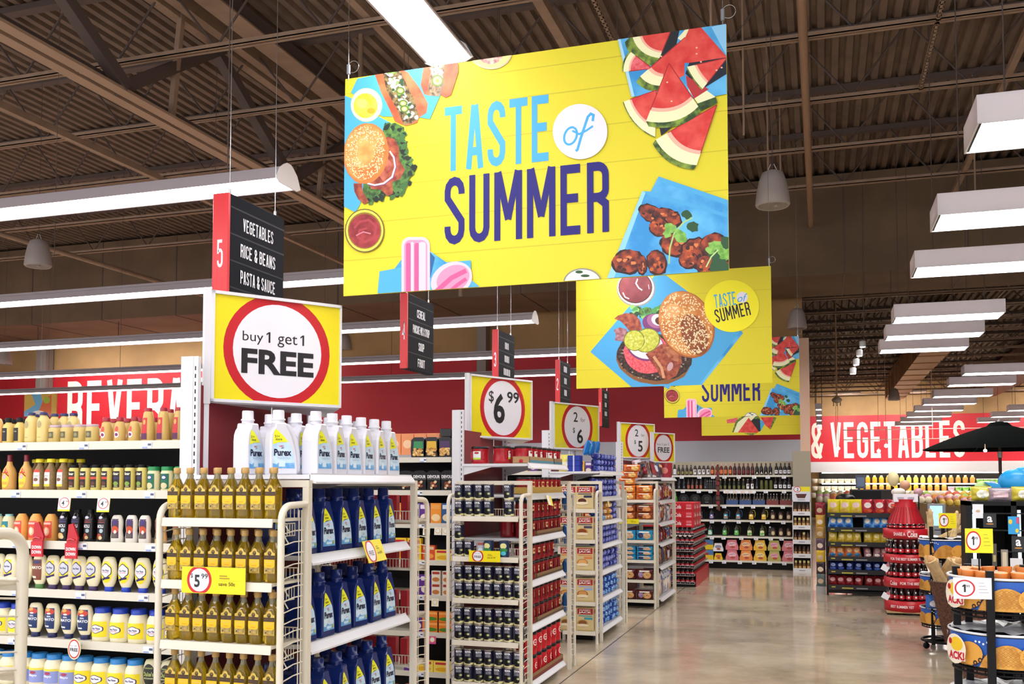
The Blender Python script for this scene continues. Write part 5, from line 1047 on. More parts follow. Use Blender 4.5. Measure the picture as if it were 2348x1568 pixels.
side_rack(-2.48, -1.95, 7.54, 7.70, [1.27, 1.0, .72, .45], 'cream far side rack on the coffee endcap')
P_TANBAG = bagp('snack_bag', 'bag', .10, .15, .05, '#2c5a9c', [('e', .5, .35, .36, .22, '#e0b070'), ('r', .1, .65, .9, .9, '#5aa8d8')], seed=4)
for k, z in enumerate([1.27, 1.0, .72, .45]):
    for i in range(4): P_TANBAG.put((-2.0-.11*i, 7.62, z), PI/2 if i == 0 else PI, 'blue snack bag on far side rack behind coffee, %s shelf, %s' % (rows[k], nth(3-i, 4)), 'blue snack bags behind the coffee')
o = card(-1.93, 6.93, 1.325, .13, .075, lambda m, S, w, h: (m.rect(S, -w/2, 0, w/2, h, YEL), m.rect(S, -w/2, 0, 0, h, M('#efe9ec'))), 'tilted yellow and white card on the upper coffee shelf'); o.rotation_euler = (-.3, .1, PI/2)
# unit two aisle shelves with dinners and boxes
ZD = [1.674, 1.433, 1.194, .926, .672, .406, .12]
gondola(-9, -2.56, 6.5, 6.95, ZD, 'cream aisle shelves with boxed dinners and black trays', tags=14, ztop=2.0)
def mk_dev(c, food, n2): return Proto('frozen_meal_tray', 'meal tray', [('tray', (lambda b: (b.prism([(-.055, 0), (.055, 0), (.062, .05), (.058, .135), (.035, .155), (-.035, .155), (-.058, .135), (-.062, .05)], 1, -.02, .02, M('#17161a', .3)), setattr(b, 'off', .0004), b.poly(Surf((0, -.02, 0)), [(-.04, .07), (.04, .07), (.036, .125), (-.036, .125)], M(c, .35)), [b.ell(Surf((0, -.02, 0)), random.uniform(-.035, .035), random.uniform(.02, .07), .012, .009, M(random.choice(food), .4), random.randint(6, 9)) for _ in range(34)], b)[-1])(MB()), None)])
FD = ['#e0b060', '#d09a4c', '#f0cc80', '#b97a34']
P_DV = [mk_dev('#2f8a54', FD, 0), mk_dev('#dcae2c', FD, 0), mk_dev('#4c2c5c', FD, 0)]
P_DEV = Proto('frozen_meal_tray', 'meal tray', [('tray', (lambda b: (b.prism([(-.058, 0), (.058, 0), (.062, .05), (.055, .135), (.03, .15), (-.03, .15), (-.055, .135), (-.062, .05)], 1, -.02, .02, M('#121114', .3)), setattr(b, 'off', .0004), b.text(Surf((0, -.02, 0)), 'DEVOUR', 0, .105, .024, M('#dcdcdc', .4), w=.10, bold=.05), b.rect(Surf((0, -.02, 0)), -.05, .086, .05, .088, M('#8c8c8c')), [b.ell(Surf((0, -.02, 0)), random.uniform(-.02, .022), random.uniform(.02, .07), .011, .009, M(random.choice(['#c47c3c', '#e8c89c', '#8c4424']), .4), random.randint(6, 9)) for _ in range(14)], b)[-1])(MB()), None)])
for i in range(3): P_DV[2-i].put((-2.625-i*.105, 6.55, ZD[0]), 0, ['black meal tray with violet label on the top boxed dinner shelf', 'black meal tray with yellow label on the top boxed dinner shelf', 'black meal tray with green label on the top boxed dinner shelf'][i])
m = MB(); m.bbox(-2.66, -2.57, 6.52, 6.62, ZD[0]+.157, ZD[0]+.215, M('#161416', .3)); obj('black_carton', m, None, 'black carton lying on the violet labelled meal tray', 'carton')
for i in range(4):
    P_DEV.put((-2.60-i*.112, 6.55, ZD[1]), 0, 'black meal tray with white lettering, %s on the second dinner shelf' % (ORD[i]+' from right'), 'black meal trays')
P_OR = boxp('snack_box', 'box', .1, .03, .16, '#e8925c', [('e', .5, .5, .35, .2, '#f2c89c')])
for i in range(5): P_OR.put((-2.66-i*.105, 6.66, ZD[0]+.03), 0, 'orange box behind the black meal trays, %s' % (ORD[i]+' from right'), 'orange boxes behind trays')
def sbox(c, c2, c3, w=.085, h=.15, txt=None): return boxp('snack_box', 'box', w, .04, h, c, [('e', .5, .3, .4, .18, c2), ('r', .1, .72, .9, .92, c3)]+([('t', txt, .5, .62, .12, c3, .8)] if txt else []))
PB = [sbox('#5c2c84', '#e8dcc8', '#e8e0f0'), sbox('#f0962c', '#f8d8a0', '#f2a850'), sbox('#2c5a8c', '#e8d8b0', '#dce8f0'), sbox('#f0cc2c', '#e8903c', '#c8202c', .11, .16, 'Velveeta'), sbox('#d8502c', '#f0a040', '#e8c8a0', .1, .11), sbox('#e8e0d0', '#c87c3c', '#a83c2c', .07, .09), sbox('#f0862c', '#4c8c2c', '#f8b060', .13, .075), sbox('#f2d85c', '#e8b020', '#c8303c', .14, .08), sbox('#b8c83c', '#5c8c2c', '#f0e8a0', .09, .07)]
lay_ = {2: [(2, .085), (1, .09), (0, .085), (2, .085), (1, .09), (2, .09)], 3: [(7, .13), (4, .11), (3, .12), (3, .12), (0, .09)], 4: [(5, .085), (5, .085), (0, .08), (0, .085)], 5: [(6, .1), (6, .135), (0, .08)], 6: [(7, .145), (7, .145), (0, .09)]}
for k, its in lay_.items():
    x = -2.56
    for i, (b_, wd) in enumerate(its):
        x -= wd/2; look = ['violet box', 'orange box', 'blue box', 'yellow box', 'red box', 'small printed cup box', 'flat orange box', 'flat yellow box', 'green box'][b_]
        PB[b_].put((x, 6.54, ZD[k]), 0, '%s, %s on %s dinner shelf behind can rack' % (look, ORD[i]+' from right', ['', '', 'third', 'fourth', 'fifth', 'sixth', 'lowest'][k]), 'dinner boxes')
        if k in (4, 5): PB[b_].put((x, 6.54, ZD[k]+[0, 0, 0, 0, 0, .091, .077, .08, .07][b_] if b_ > 4 else ZD[k]), 0, '%s, upper one, %s on %s dinner shelf' % (look, ORD[i]+' from right', ['', '', 'third', 'fourth', 'fifth', 'sixth', 'lowest'][k]), 'dinner boxes') if b_ > 4 else None
        x -= wd/2
for (x, z, c) in ((-2.66, 1.115, '#efe9dc'), (-2.75, 1.112, '#efe9dc'), (-2.6, 1.114, '#efe9dc'), (-2.68, .60, '#f0ecdc'), (-2.7, .33, '#e04c9c')):
    card(x, 6.485, z, .055, .055, (lambda cc: lambda m, S, w, h: (m.rect(S, -w/2, 0, w/2, h, M(cc)), m.ell(S, 0, h*.55, w*.36, h*.34, M('#e8c84c')), m.ell(S, 0, h*.55, w*.28, h*.26, M('#f2f0ea'))))(c), ('pink' if c == '#e04c9c' else 'white')+' shelf card hanging at %s on the dinner shelves' % {-2.66: 'the centre of the third shelf', -2.75: 'the left of the third shelf', -2.6: 'the right of the third shelf', -2.68: 'the fifth shelf', -2.7: 'the sixth shelf'}[x])
# ================================================ UNIT THREE: pancake mix and blue packs
endcap(-2.03, -2.53, 8.93, 10.02, [1.35, 1.12, .895, .645, .385, .10], 'white endcap shelves holding blue cookie packs', ztop=2.0, top=1.60)
zh = [1.245, .96, .675, .385, .115]
side_rack(-2.36, -2.0, 8.93, 8.75, zh, 'cream side rack holding tan pancake mix boxes', lipx=(-2.32, -2.01))
for k, z in enumerate(zh):
    P_HJ[k].put((-2.115, 8.785, z), .05, 'tan pancake mix box with red label, %s shelf of its rack' % rows[k]); P_HJ[k].put((-2.275, 8.785, z), 0, 'tan pancake mix box, left column, %s shelf of its rack' % rows[k])
    P_HJ[k].put((-2.125, 8.86, z), 0, 'tan pancake mix box behind another, %s shelf of its rack' % rows[k], 'pancake mix boxes in the second line')
side_rack(-2.5, -2.01, 10.05, 10.2, [1.25, 1.0, .75, .5, .25], 'cream far side rack on the cookie pack endcap')
P_BLU = bagp('cookie_pack', 'pack', .13, .062, .075, '#2c3fa0', [('e', .5, .55, .28, .34, '#8c96d8'), ('r', .1, .1, .26, .8, '#4c5cc4')], crimp=.004, seed=2, h2='#1c2670')
P_BLU2 = bagp('cookie_pack', 'pack', .13, .062, .075, '#2660c8', [('e', .45, .5, .3, .3, '#7cb4ee')], crimp=.004, seed=3, h2='#183c90')
P_GOLD = bagp('bread_pack', 'pack', .14, .055, .08, '#e0a85c', [('e', .5, .5, .3, .3, '#f0cc90')], crimp=.004, seed=5, h2='#c07c34')
zb = [1.352, 1.12, .895, .645, .385, .103]; ww = ['top', 'second', 'third', 'fourth', 'fifth', 'bottom']
for k, z in enumerate(zb):
    lv_n = [3, 3, 3, 3, 3, 4][k]
    for lv in range(lv_n):
        for i in range(8):
            p = P_BLU if k not in (4, 5) else P_BLU2; look = 'blue cookie pack'
            if k == 1 and 3 <= i <= 5: p = P_GOLD; look = 'golden wafer pack'
            elif k == 1 and i < 3: p = P_BLU2; look = 'bright blue cookie pack'
            p.put((-2.09+random.uniform(-.01, .01), 9.03+i*.128, z+lv*.060), PI/2+random.uniform(-.15, .15), '%s, %s in %s layer on %s shelf of blue endcap' % (look, nth(i, 8), ['lowest', 'second', 'third', 'top'][lv], ww[k]), 'packs on the blue endcap', tilt=(random.uniform(-.1, .1), random.uniform(-.12, .12)))
P_BAND = boxp('banded_box', 'box', .12, .12, .05, '#2438a0', [('r', .44, 0, .56, 1, '#c9d4f0')])
for lv in range(3):
    P_BAND.put((-2.27, 9.02, 1.602+lv*.051), 0, 'blue box with white band on the blue endcap top, %s' % ['lowest of stack', 'middle of stack', 'top of stack'][lv])
    for i in range(6): P_BLU.put((-2.09, 9.12+i*.15, 1.602+lv*.058), PI/2+random.uniform(-.2, .2), 'blue cookie pack on the endcap top, %s in %s layer' % (nth(i, 6), ['lowest', 'second', 'third'][lv]), 'packs on the blue endcap')
P_YB = bagp('snack_bag', 'bag', .13, .16, .06, '#e8dc6c', [('r', .2, .3, .8, .6, '#f4f0d0')], seed=9); P_BB = bagp('snack_bag', 'bag', .14, .15, .06, '#1c7ad0', [('e', .5, .5, .3, .3, '#4cb4f0')], seed=10)
for i in range(2): P_YB.put((-2.36, 9.0+i*.06, 1.60), .3, 'pale yellow bag at the upright on the blue endcap top, %s one' % ['front', 'rear'][i])
for i in range(3): P_BB.put((-2.2, 9.15+i*.17, 1.76), PI/2+.3*i, 'bright blue bag lying on stacked packs, %s' % nth(i, 3), 'bright blue bags', tilt=(.3, 0))
card(-2.0, 9.32, 1.255, .075, .085, lambda m, S, w, h: (m.rect(S, -w/2, 0, w/2, h, M('#d9cfa8')), m.ell(S, 0, h*.5, w*.3, h*.3, M('#e8dc60'))), 'small pale card on the top shelf of blue packs').rotation_euler = (-.2, 0, PI/2)
# ================================================ UNIT FOUR: cookies and snack bags
endcap(-1.87, -2.35, 11.58, 12.74, [1.27, 1.0, .755, .48, .10], 'white endcap shelves holding mixed snack bags, farthest of four', ztop=1.99, top=1.55)
zk = [1.285, 1.05, .805, .57, .335, .10]
side_rack(-2.32, -1.90, 11.58, 11.40, zk, 'cream side rack holding orange, light blue and brown cookie packs', lipx=(-2.30, -1.905))
side_rack(-2.32, -1.88, 12.77, 12.9, [1.2, .95, .7, .45], 'cream far side rack on the snack endcap, beside the soda stack')
def ckp(c, cc, n): return bagp('cookie_tray', 'pack', .20, .085, .10, c, [('e', .66, .45, .24, .32, cc), ('e', .3, .5, .17, .28, n), ('r', .2, .78, .8, .9, '#f4ece0')], crimp=.004, seed=ord(c[1]))
CK = {'#e07c30': ckp('#e07c30', '#f4c878', '#c0501c'), '#a8542c': ckp('#a8542c', '#e8a060', '#702c14'), '#2ca4d8': ckp('#2ca4d8', '#d8b088', '#2c2c5c'), '#5c2024': ckp('#5c2024', '#d8a468', '#a88cb0')}
for k, (z, c, lv_n, look) in enumerate(zip(zk, ('#e07c30', '#a8542c', '#2ca4d8', '#2ca4d8', '#5c2024', '#5c2024'), (2, 2, 1, 3, 1, 1), ('orange cookie pack', 'brown orange cookie pack', 'light blue cookie pack', 'light blue cookie pack', 'dark brown cookie pack', 'dark brown cookie pack'))):
    for i, x in enumerate((-2.03, -2.235)):
        for lv in range(lv_n):
            h = [1, 1, 1.35, .62, 1.45, 1.3][k]
            CK[c].put((x, 11.45, z+lv*.085*h*1.02), 0, '%s, %s column, %s, %s shelf of cookie rack' % (look, ['right', 'left'][i], ['lowest layer', 'second layer', 'third layer'][lv], rows[k] if k < 4 else ['fifth', 'sixth'][k-4]), 'cookie packs', (1, 1, h))
for i in range(3): CK['#e07c30'].put((-2.24+.03*i, 11.46, zk[0]+.18+.08*i), .1*i, 'orange cookie pack piled high at the left end of cookie rack, %s' % ORD[i], 'cookie packs', (1, 1, .95))
card(-2.20, 11.365, 1.0, .235, .058, dtag([('1', -.006, 0, .034, .012, .02), ('99', .015, .008, .012, .02, 0)], 'Cookies', 'save'), 'yellow $1.99 sign on the cookie rack', tilt=0)
cols = ['#3c1c24', '#8c1c2c', '#c8c8d0', '#e0a868', '#24304c', '#a83c30', '#f0e6dc', '#3c5c8c', '#5c3a30']
SB_ = [bagp('snack_bag', 'bag', .15, .19, .07, c, [('e', .5, .45, .3, .25, cols[(i*2+3) % 9]), ('r', .15, .7, .85, .88, cols[(i+5) % 9])], seed=20+i, h2=cols[(i+1) % 9]) for i, c in enumerate(cols)]
zc4 = [1.27, 1.0, .755, .48, .10]
for k, z in enumerate(zc4):
    idx = [[0, 1, 4, 0], [6, 1, 3, 5], [2, 4, 0, 8], [4, 3, 7, 3], [6, 2, 6, 6]][k]
    for i in range(6):
        j = idx[i % 4]; cn = ['dark maroon', 'crimson', 'silver', 'tan', 'navy', 'brick red', 'cream', 'steel blue', 'brown'][j]
        SB_[j].put((-1.93, 11.68+i*.19, z+.002), PI/2+random.uniform(-.25, .25), '%s snack bag, %s on the %s shelf of far endcap' % (cn, nth(i, 6), ['top', 'second', 'third', 'fourth', 'bottom'][k]), 'snack bags on the far endcap', (1, 1, [1.0, 1.1, .95, 1.1, 1.5][k]))
for i in range(6):
    j = [8, 1, 0, 4, 7, 5][i]; cn = ['dark maroon', 'crimson', 'silver', 'tan', 'navy', 'brick red', 'cream', 'steel blue', 'brown'][j]
    SB_[j].put((-2.1+random.uniform(-.08, .12), 11.66+i*.17, 1.552+(.03 if i % 2 else 0)), PI/2*.8+random.uniform(-.6, .6), '%s snack bag tumbled on the endcap top below the signs, %s' % (cn, nth(i, 6)), 'tumbled snack bags', tilt=(random.uniform(-.5, .1), random.uniform(-.3, .3)))
P_TUB = bottle('candy_tub', 'tub', [(.09, 0), (.10, .01), (.11, .22), (.108, .24)], None, M('#c83c4c', .2, trans=.3), None, [('e', .5, .5, .4, .3, '#e88c7c')], .14, (.03, .2), label_r=.107, one=True)
P_TUB.put((-1.95, 12.6, 1.555), 0, 'tub of red and orange candy at the far corner of the last endcap', scale=.8)
# aisle shelves of units three and four, seen between the racks
ZE = [1.6, 1.3, 1.0, .7, .4, .12]
gondola(-9, -2.6, 9.0, 9.47, ZE, 'cream aisle shelves behind the pancake mix rack'); gondola(-9, -2.45, 11.65, 12.1, ZE, 'cream aisle shelves behind the cookie rack')
for (yy, xe, nm_) in ((9.05, -2.62, 'pancake mix rack'), (11.7, -2.47, 'cookie rack')):
    for k, z in enumerate(ZE[:5]):
        for i in range(4): b_ = (i*3+k*2) % 6; PB[b_].put((xe-.08-.11*i, yy, z), 0, '%s box, %s on shelf %s behind the %s' % (['violet', 'orange', 'blue', 'yellow', 'red', 'cream'][b_], ORD[i]+' from right', ORD[k]+' from top', nm_), 'boxes behind the '+nm_)
# ================================================ BACK SHELVES of wine and juice
ZJ = [1.612, 1.362, 1.10, .838, .56, .145]
t = empty('back_shelf', (0, 0, 0), label='long dark back shelves of wine, juice and cartons under the white band', cat='shelf unit')
m = MB(); m.box(-6.5, -.47, 17.5, 17.55, 0, 1.83, M('#131114', .6)); obj('back_panel', m, t); m = MB(); m.box(-6.5, -.47, 17.48, 17.5, 1.60, 1.86, M('#b0a890', .6)); obj('top_panel', m, t)
m = MB(); m.box(-6.5, -.47, 17.1, 17.5, 0, .12, BLACK); obj('base', m, t)
for i, z in enumerate(ZJ): deck(t, -6.5, -.475, 17.0+(.0 if i else .1), 17.5, z, 'y-', CREAM, CREAM, .028, tagn=0)
rnd = random.Random(3)
for i, z in enumerate(ZJ):
    for k in range(9):
        x = -.6-k*.24-rnd.uniform(0, .08); m = MB(); m.box(x-.035, x+.035, 16.985, 16.99, z-.055, z-.012, TAG); m.off = .0006; m.rect(Surf((0, 16.985, 0)), x-.025, z-.04, x+.01, z-.03, M('#9a9aa0')); obj('price_tag', m, t)
def jb(name, cat, prof, body, lab=None, cap=None, r=None, lw=.06, lz=(.02, .1), ops=None, ch=None, s=1.0, ztop=None):
    b = MB(); b.lathe(prof, body, 12)
    if cap: b.lathe([(ch[0], ch[1]), (ch[0], ch[2])], M(cap, .35), 10)
    if ops: b.off = .001; spec_draw(b, Round(r), lw, lz[1]-lz[0], ops, v0=lz[0], nu=4)
    return Proto(name, cat, [('bottle', b, None)])
wine = [(.030, 0), (.032, .004), (.032, .12), (.026, .145), (.012, .165), (.011, .205), (.012, .21)]
beer = [(.026, 0), (.028, .004), (.028, .10), (.022, .13), (.011, .16), (.011, .19)]
JB = {
 'wt': jb('sauce_bottle', 'bottle', [(.028, 0), (.03, .003), (.03, .125), (.02, .15), (.015, .19)], M('#1c1012', .2), r=.0303, lz=(.02, .115), ops=[('r', 0, 0, 1, 1, '#e9e9ea'), ('t', 'T', .5, .5, .45, '#2a2226', .3)], lw=.05, cap='#2a1416', ch=(.016, .15, .195)),
 'dk': jb('sauce_bottle', 'bottle', [(.027, 0), (.029, .003), (.029, .11), (.016, .14), (.014, .185)], M('#231512', .2), r=.0292, lz=(.02, .08), ops=[('r', 0, 0, 1, 1, '#6c5a3a'), ('e', .5, .5, .3, .3, '#9aa048')], lw=.045, cap='#d8d4d0', ch=(.015, .15, .165)),
 'w2': jb('sauce_bottle', 'bottle', [(.028, 0), (.03, .003), (.03, .125), (.02, .15), (.015, .18)], M('#2a1214', .2), r=.0303, lz=(.02, .105), ops=[('r', 0, 0, 1, 1, '#efeff0'), ('p', [(.5, .2), (.9, .5), (.7, 1), (.4, .8)], '#3a2a2c')], lw=.05, cap='#b8b0ac', ch=(.016, .165, .185)),
 'or': jb('wine_bottle', 'bottle', wine, M('#5c1c14', .2), r=.0323, lz=(.03, .1), ops=[('r', 0, 0, 1, 1, '#d8743c')], lw=.055, cap='#e0b0a0', ch=(.0125, .17, .212)),
 'rd': jb('wine_bottle', 'bottle', wine, M('#3a1018', .2), r=.0323, lz=(.03, .09), ops=[('r', 0, 0, 1, 1, '#6c2430')], lw=.055, cap='#7c2c34', ch=(.0125, .16, .212)),
 'bw': jb('wine_bottle', 'bottle', wine, M('#180f12', .2), r=.0323, lz=(.02, .06), ops=[('p', [(.1, 0), (.9, 0), (.6, 1), (.4, 1)], '#d8d2cc')], lw=.05, cap='#4c1c20', ch=(.0125, .17, .212)),
 'sq': jb('wine_bottle', 'bottle', wine, M('#140c10', .2), r=.0323, lz=(.03, .09), ops=[('r', 0, 0, 1, 1, '#dcdce0'), ('r', .3, .4, .7, .7, '#6c6c74')], lw=.058, cap='#3a1a20', ch=(.0125, .17, .212)),
 'bk': jb('wine_bottle', 'bottle', beer, M('#0e0c0e', .2), r=.0285, lz=(.02, .08), ops=[('r', 0, 0, 1, 1, '#2f2c30'), ('e', .5, .4, .3, .3, '#6c6a70')], lw=.045, cap='#3c3c40', ch=(.0115, .15, .192)),
 'bc': jb('wine_bottle', 'bottle', beer, M('#0e0c0e', .2), r=.0285, lz=(.02, .08), ops=[('r', 0, 0, 1, 1, '#26242a')], lw=.045, cap='#e6e6ea', ch=(.0145, .13, .155)),
 'br': jb('wine_bottle', 'bottle', beer, M('#2c1610', .2), r=.0285, lz=(.02, .08), ops=[('r', 0, 0, 1, 1, '#a85c44')], lw=.045, cap='#8c5c44', ch=(.0115, .14, .16)),
 'ol': jb('wine_bottle', 'bottle', beer, M('#1c1a10', .2), r=.0285, lz=(.015, .075), ops=[('r', 0, 0, 1, 1, '#6e6c3c')], lw=.045, cap='#c8a888', ch=(.0115, .15, .192)),
 'gn': jb('wine_bottle', 'bottle', [(.026, 0), (.028, .004), (.026, .13), (.02, .16), (.018, .165)], M('#5a5c2c', .2)),
 'blue': jb('detergent_bottle', 'bottle', [(.035, 0), (.037, .005), (.035, .1), (.02, .15), (.018, .17)], M('#1c3c6c', .3)),
 'grn': jb('soap_bottle', 'bottle', [(.045, 0), (.048, .005), (.045, .12), (.025, .17), (.022, .2)], M('#5cc83c', .3), r=.048, lz=(.02, .12), ops=[('r', 0, 0, 1, 1, '#1c2c24')], cap='#3c8cd8', ch=(.026, .17, .21)),
}
def jrow(z, y, x0, seq, where):
    x = x0; n = len(seq)
    cn = {'wt': 'dark bottle with tall white label', 'dk': 'brown sauce bottle', 'w2': 'dark bottle with white label', 'or': 'bottle with orange label', 'rd': 'dark red wine bottle', 'bw': 'black wine bottle, small white tag', 'sq': 'black wine bottle, square white label', 'bk': 'black bottle', 'bc': 'black bottle with white cap', 'br': 'brown bottle with rust label', 'ol': 'bottle with olive label', 'gn': 'olive green bottle', 'blue': 'blue bottle', 'grn': 'green soap bottle, blue cap'}
    for i, (k, wd) in enumerate(seq):
        x -= wd/2
        if k: JB[k].put((x, y, z), random.uniform(-.2, .2), '%s, %s on the %s' % (cn[k], ORD[i]+' from right' if i < 24 else 'near left end', where), 'bottles on the back shelves')
        x -= wd/2
jrow(ZJ[0], 17.16, -.50, [('sq', .07)]*4+[(None, .03)]+[('bw', .075)]*4+[('rd', .075)]*5+[('or', .077)]*5+[('w2', .075)]*4+[('dk', .072)], 'top back shelf')
jrow(ZJ[0], 17.16, -.50-.28-.03-.3-.375-.385-.30-.072, [('dk', .072)]*3+[('wt', .072)]*4+[(None, .12), ('blue', .08), (None, .1)], 'top back shelf, left part')
jrow(ZJ[1], 17.06, -.50, [('sq', .074)]*4+[('gn', .078)]*3+[('bk', .078)]+[('w2', .075)]*2+[('ol', .078)]*6+[('bc', .075)]*3, 'second back shelf')
jrow(ZJ[1], 17.06, -1.76, [('bc', .075)]*2+[('bk', .075)]*1+[('br', .073)]*4+[('bk', .082)]*4+[('or', .1)], 'second back shelf, left part')
P_SIX = Proto('bottle_carrier', 'carrier', [('carrier', (lambda b: (b.box(-.10, .10, -.05, .05, 0, .085, M('#3c5488', .4)), b.prism([(-.10, .085), (.10, .085), (.085, .105), (-.085, .105)], 1, -.03, .03, M('#b8b0a4', .5)), [b.lathe([(.022, .07), (.022, .12), (.010, .16), (.010, .19)], M('#4a4038', .2), 8, cx=-.075+.05*i, cy=-.02) for i in range(4)], [b.lathe([(.011, .185), (.011, .195)], M('#e8e8ea'), 8, cx=-.075+.05*i, cy=-.02) for i in range(4)], b)[-1])(MB()), None)])
P_SIXR = Proto('bottle_carrier', 'carrier', [('carrier', (lambda b: (b.box(-.10, .10, -.05, .05, 0, .085, M('#7c3434', .4)), b.prism([(-.10, .085), (.10, .085), (.085, .105), (-.085, .105)], 1, -.03, .03, M('#b8a484', .5)), [b.lathe([(.022, .07), (.022, .12), (.010, .16), (.010, .19)], M('#4a4038', .2), 8, cx=-.075+.05*i, cy=-.02) for i in range(4)], [b.lathe([(.011, .185), (.011, .195)], M('#e8e8ea'), 8, cx=-.075+.05*i, cy=-.02) for i in range(4)], b)[-1])(MB()), None)])
for i in range(5): (P_SIXR if i < 2 else P_SIX).put((-.59-i*.225, 17.07, ZJ[2]), 0, '%s bottle carrier, %s on the third back shelf' % ('dark red' if i < 2 else 'blue', ORD[i]+' from right'), 'bottle carriers')
P_BLKC = Proto('black_carton', 'carton', [('carton', (lambda b: (b.prism([(-.095, 0), (.095, 0), (.095, .12), (.05, .18), (-.05, .18), (-.095, .12)], 1, -.05, .05, M('#0f0f10', .3)), setattr(b, 'off', .001), b.ell(Surf((0, -.05, 0)), 0, .105, .04, .035, M('#3c4440')), b.ell(Surf((0, -.05, 0)), 0, .105, .025, .02, M('#1c2422')), b.rect(Surf((0, -.05, 0)), -.03, .04, .03, .05, M('#8c9490')), b)[-1])(MB()), None)])
for i in range(4): P_BLKC.put((-1.72-i*.2, 17.07, ZJ[2]), 0, 'black carton with grey emblem, %s on the third back shelf' % (ORD[i]+' from right'), 'black cartons')
JB['grn'].put((-2.48, 17.06, ZJ[2]), 0, 'green soap bottle with blue cap at the left of the third back shelf')
def jug(body, l1, l2, handle, name='juice_jug'):
    b = MB(); b.lathe([(.048, 0), (.052, .006), (.052, .1), (.045, .14), (.022, .165), (.018, .185)], M(body, .2), 14, 1, .8)
    b.lathe([(.019, .18), (.019, .2)], M('#1c1c1e'), 10); b.off = .0008; S = Round(.052, 1, .8)
    b.rect(S, -.04, .02, .036, .10, M(l1, .35), 6); b.ell(S, 0, .075, .03, .035, M(l1, .35), 12, rings=2); b.ell(S, -.002, .05, .036, .022, M(l2, .35), 12, rings=2); b.ell(S, -.004, .08, .018, .012, M('#f2eee0', .35), 10)
    b.tube([(.01, 0, .175), (.05, 0, .17), (.066, 0, .13), (.062, 0, .08), (.05, 0, .05)], .006, M(handle, .3), 6); return Proto(name, 'jug', [('jug', b, None)])
J1 = [jug('#191310', '#2a2c4c', '#6c5a50', '#141214'), jug('#191310', '#3c3c9c', '#b8a0a0', '#141214'), jug('#2a1a10', '#2c9cc8', '#c07c3c', '#2c5c9c'), jug('#2a1c10', '#f0c83c', '#e0a83c', '#c8bc3c')]
for i, (j, x, l) in enumerate(((3, -.96, 'amber jug, yellow handle'), (3, -1.17, 'amber jug, yellow handle'), (2, -1.39, 'amber jug, blue label'), (2, -1.6, 'amber jug, blue label'), (1, -1.84, 'dark jug, violet label'), (0, -2.03, 'dark jug, navy label'))): J1[j].put((x, 17.07, ZJ[3]), 0, '%s, %s on the fourth back shelf' % (l, ORD[i]+' jug from right'), 'juice jugs')
J2 = [jug('#14140e', '#6cc8b4', '#e8e8d0', '#141214'), jug('#2c2c10', '#48b468', '#7cc050', '#4c4a1c'), jug('#2c2c10', '#e0e4a8', '#4cb05c', '#4c4a1c')]
for i, (j, x, l) in enumerate(((2, -.99, 'olive jug, cream label'), (2, -1.2, 'olive jug, cream label'), (1, -1.42, 'olive jug, green label'), (1, -1.62, 'olive jug, green label'), (0, -1.87, 'black jug, mint label'), (0, -2.10, 'black jug, mint label'))): J2[j].put((x, 17.07, ZJ[4]), 0, '%s, %s on the fifth back shelf' % (l, ORD[i]+' jug from right'), 'juice jugs')
P_SJ = bottle('sauce_jar', 'jar', [(.044, 0), (.05, .01), (.05, .1), (.04, .14)], (.14, .165), M('#3a1c18', .2), BLACK, [('r', 0, .1, 1, .9, '#5c4430'), ('e', .5, .5, .36, .3, '#d8c8a0')], .08, (.01, .12), label_r=.0503, capr=.038, one=True, n=12)
P_SJ2 = bottle('syrup_bottle', 'bottle', [(.035, 0), (.04, .01), (.04, .1), (.018, .15)], (.15, .175), M('#101010', .2), M('#d8dce0'), [('r', 0, .1, 1, .5, '#3c4438')], .06, (.01, .12), label_r=.0403, capr=.016, one=True, n=12)
for k in (3, 4):
    for i in range(3): P_SJ.put((-.55-i*.13, 17.07, ZJ[k]), 0, 'brown sauce jar with cream label, %s on the %s back shelf' % (ORD[i]+' jar from right', ['fourth', 'fifth'][k-3]), 'sauce jars')
    P_SJ2.put((-.86 if k == 4 else -.94+.12, 17.07, ZJ[k]), 0, 'black syrup bottle with pale cap on the %s back shelf' % ['fourth', 'fifth'][k-3])
def cart(c, c2, t_): return Proto('snack_carton', 'carton', [('carton', (lambda b: (b.prism([(-.105, 0), (.105, 0), (.11, .05), (.085, .12), (.075, .175), (-.075, .175), (-.085, .12), (-.11, .05)], 1, -.05, .05, M(c, .35)), setattr(b, 'off', .001), b.ell(Surf((0, -.05, 0)), 0, .10, .07, .04, M(c2, .35)), b.stroke(Surf((0, -.05, 0)), [(-.05, .09), (-.02, .11), (0, .095), (.02, .115), (.05, .105)], .006, M('#5a4a8c')), b.ell(Surf((0, -.05, 0)), .01, .05, .04, .02, M('#b8503c', .35)), b)[-1])(MB()), None)])
CT = [cart('#d87c88', '#f0c0c8', 'Snacks'), cart('#e8904c', '#f4c898', 'Snacks'), cart('#e8b83c', '#f4dc90', 'Snacks'), cart('#b8b060', '#e8a8b0', 'Snacks')]
seq = [(0, 'pink'), (3, 'olive pink'), (2, 'yellow'), (1, 'orange'), (0, 'pink')]
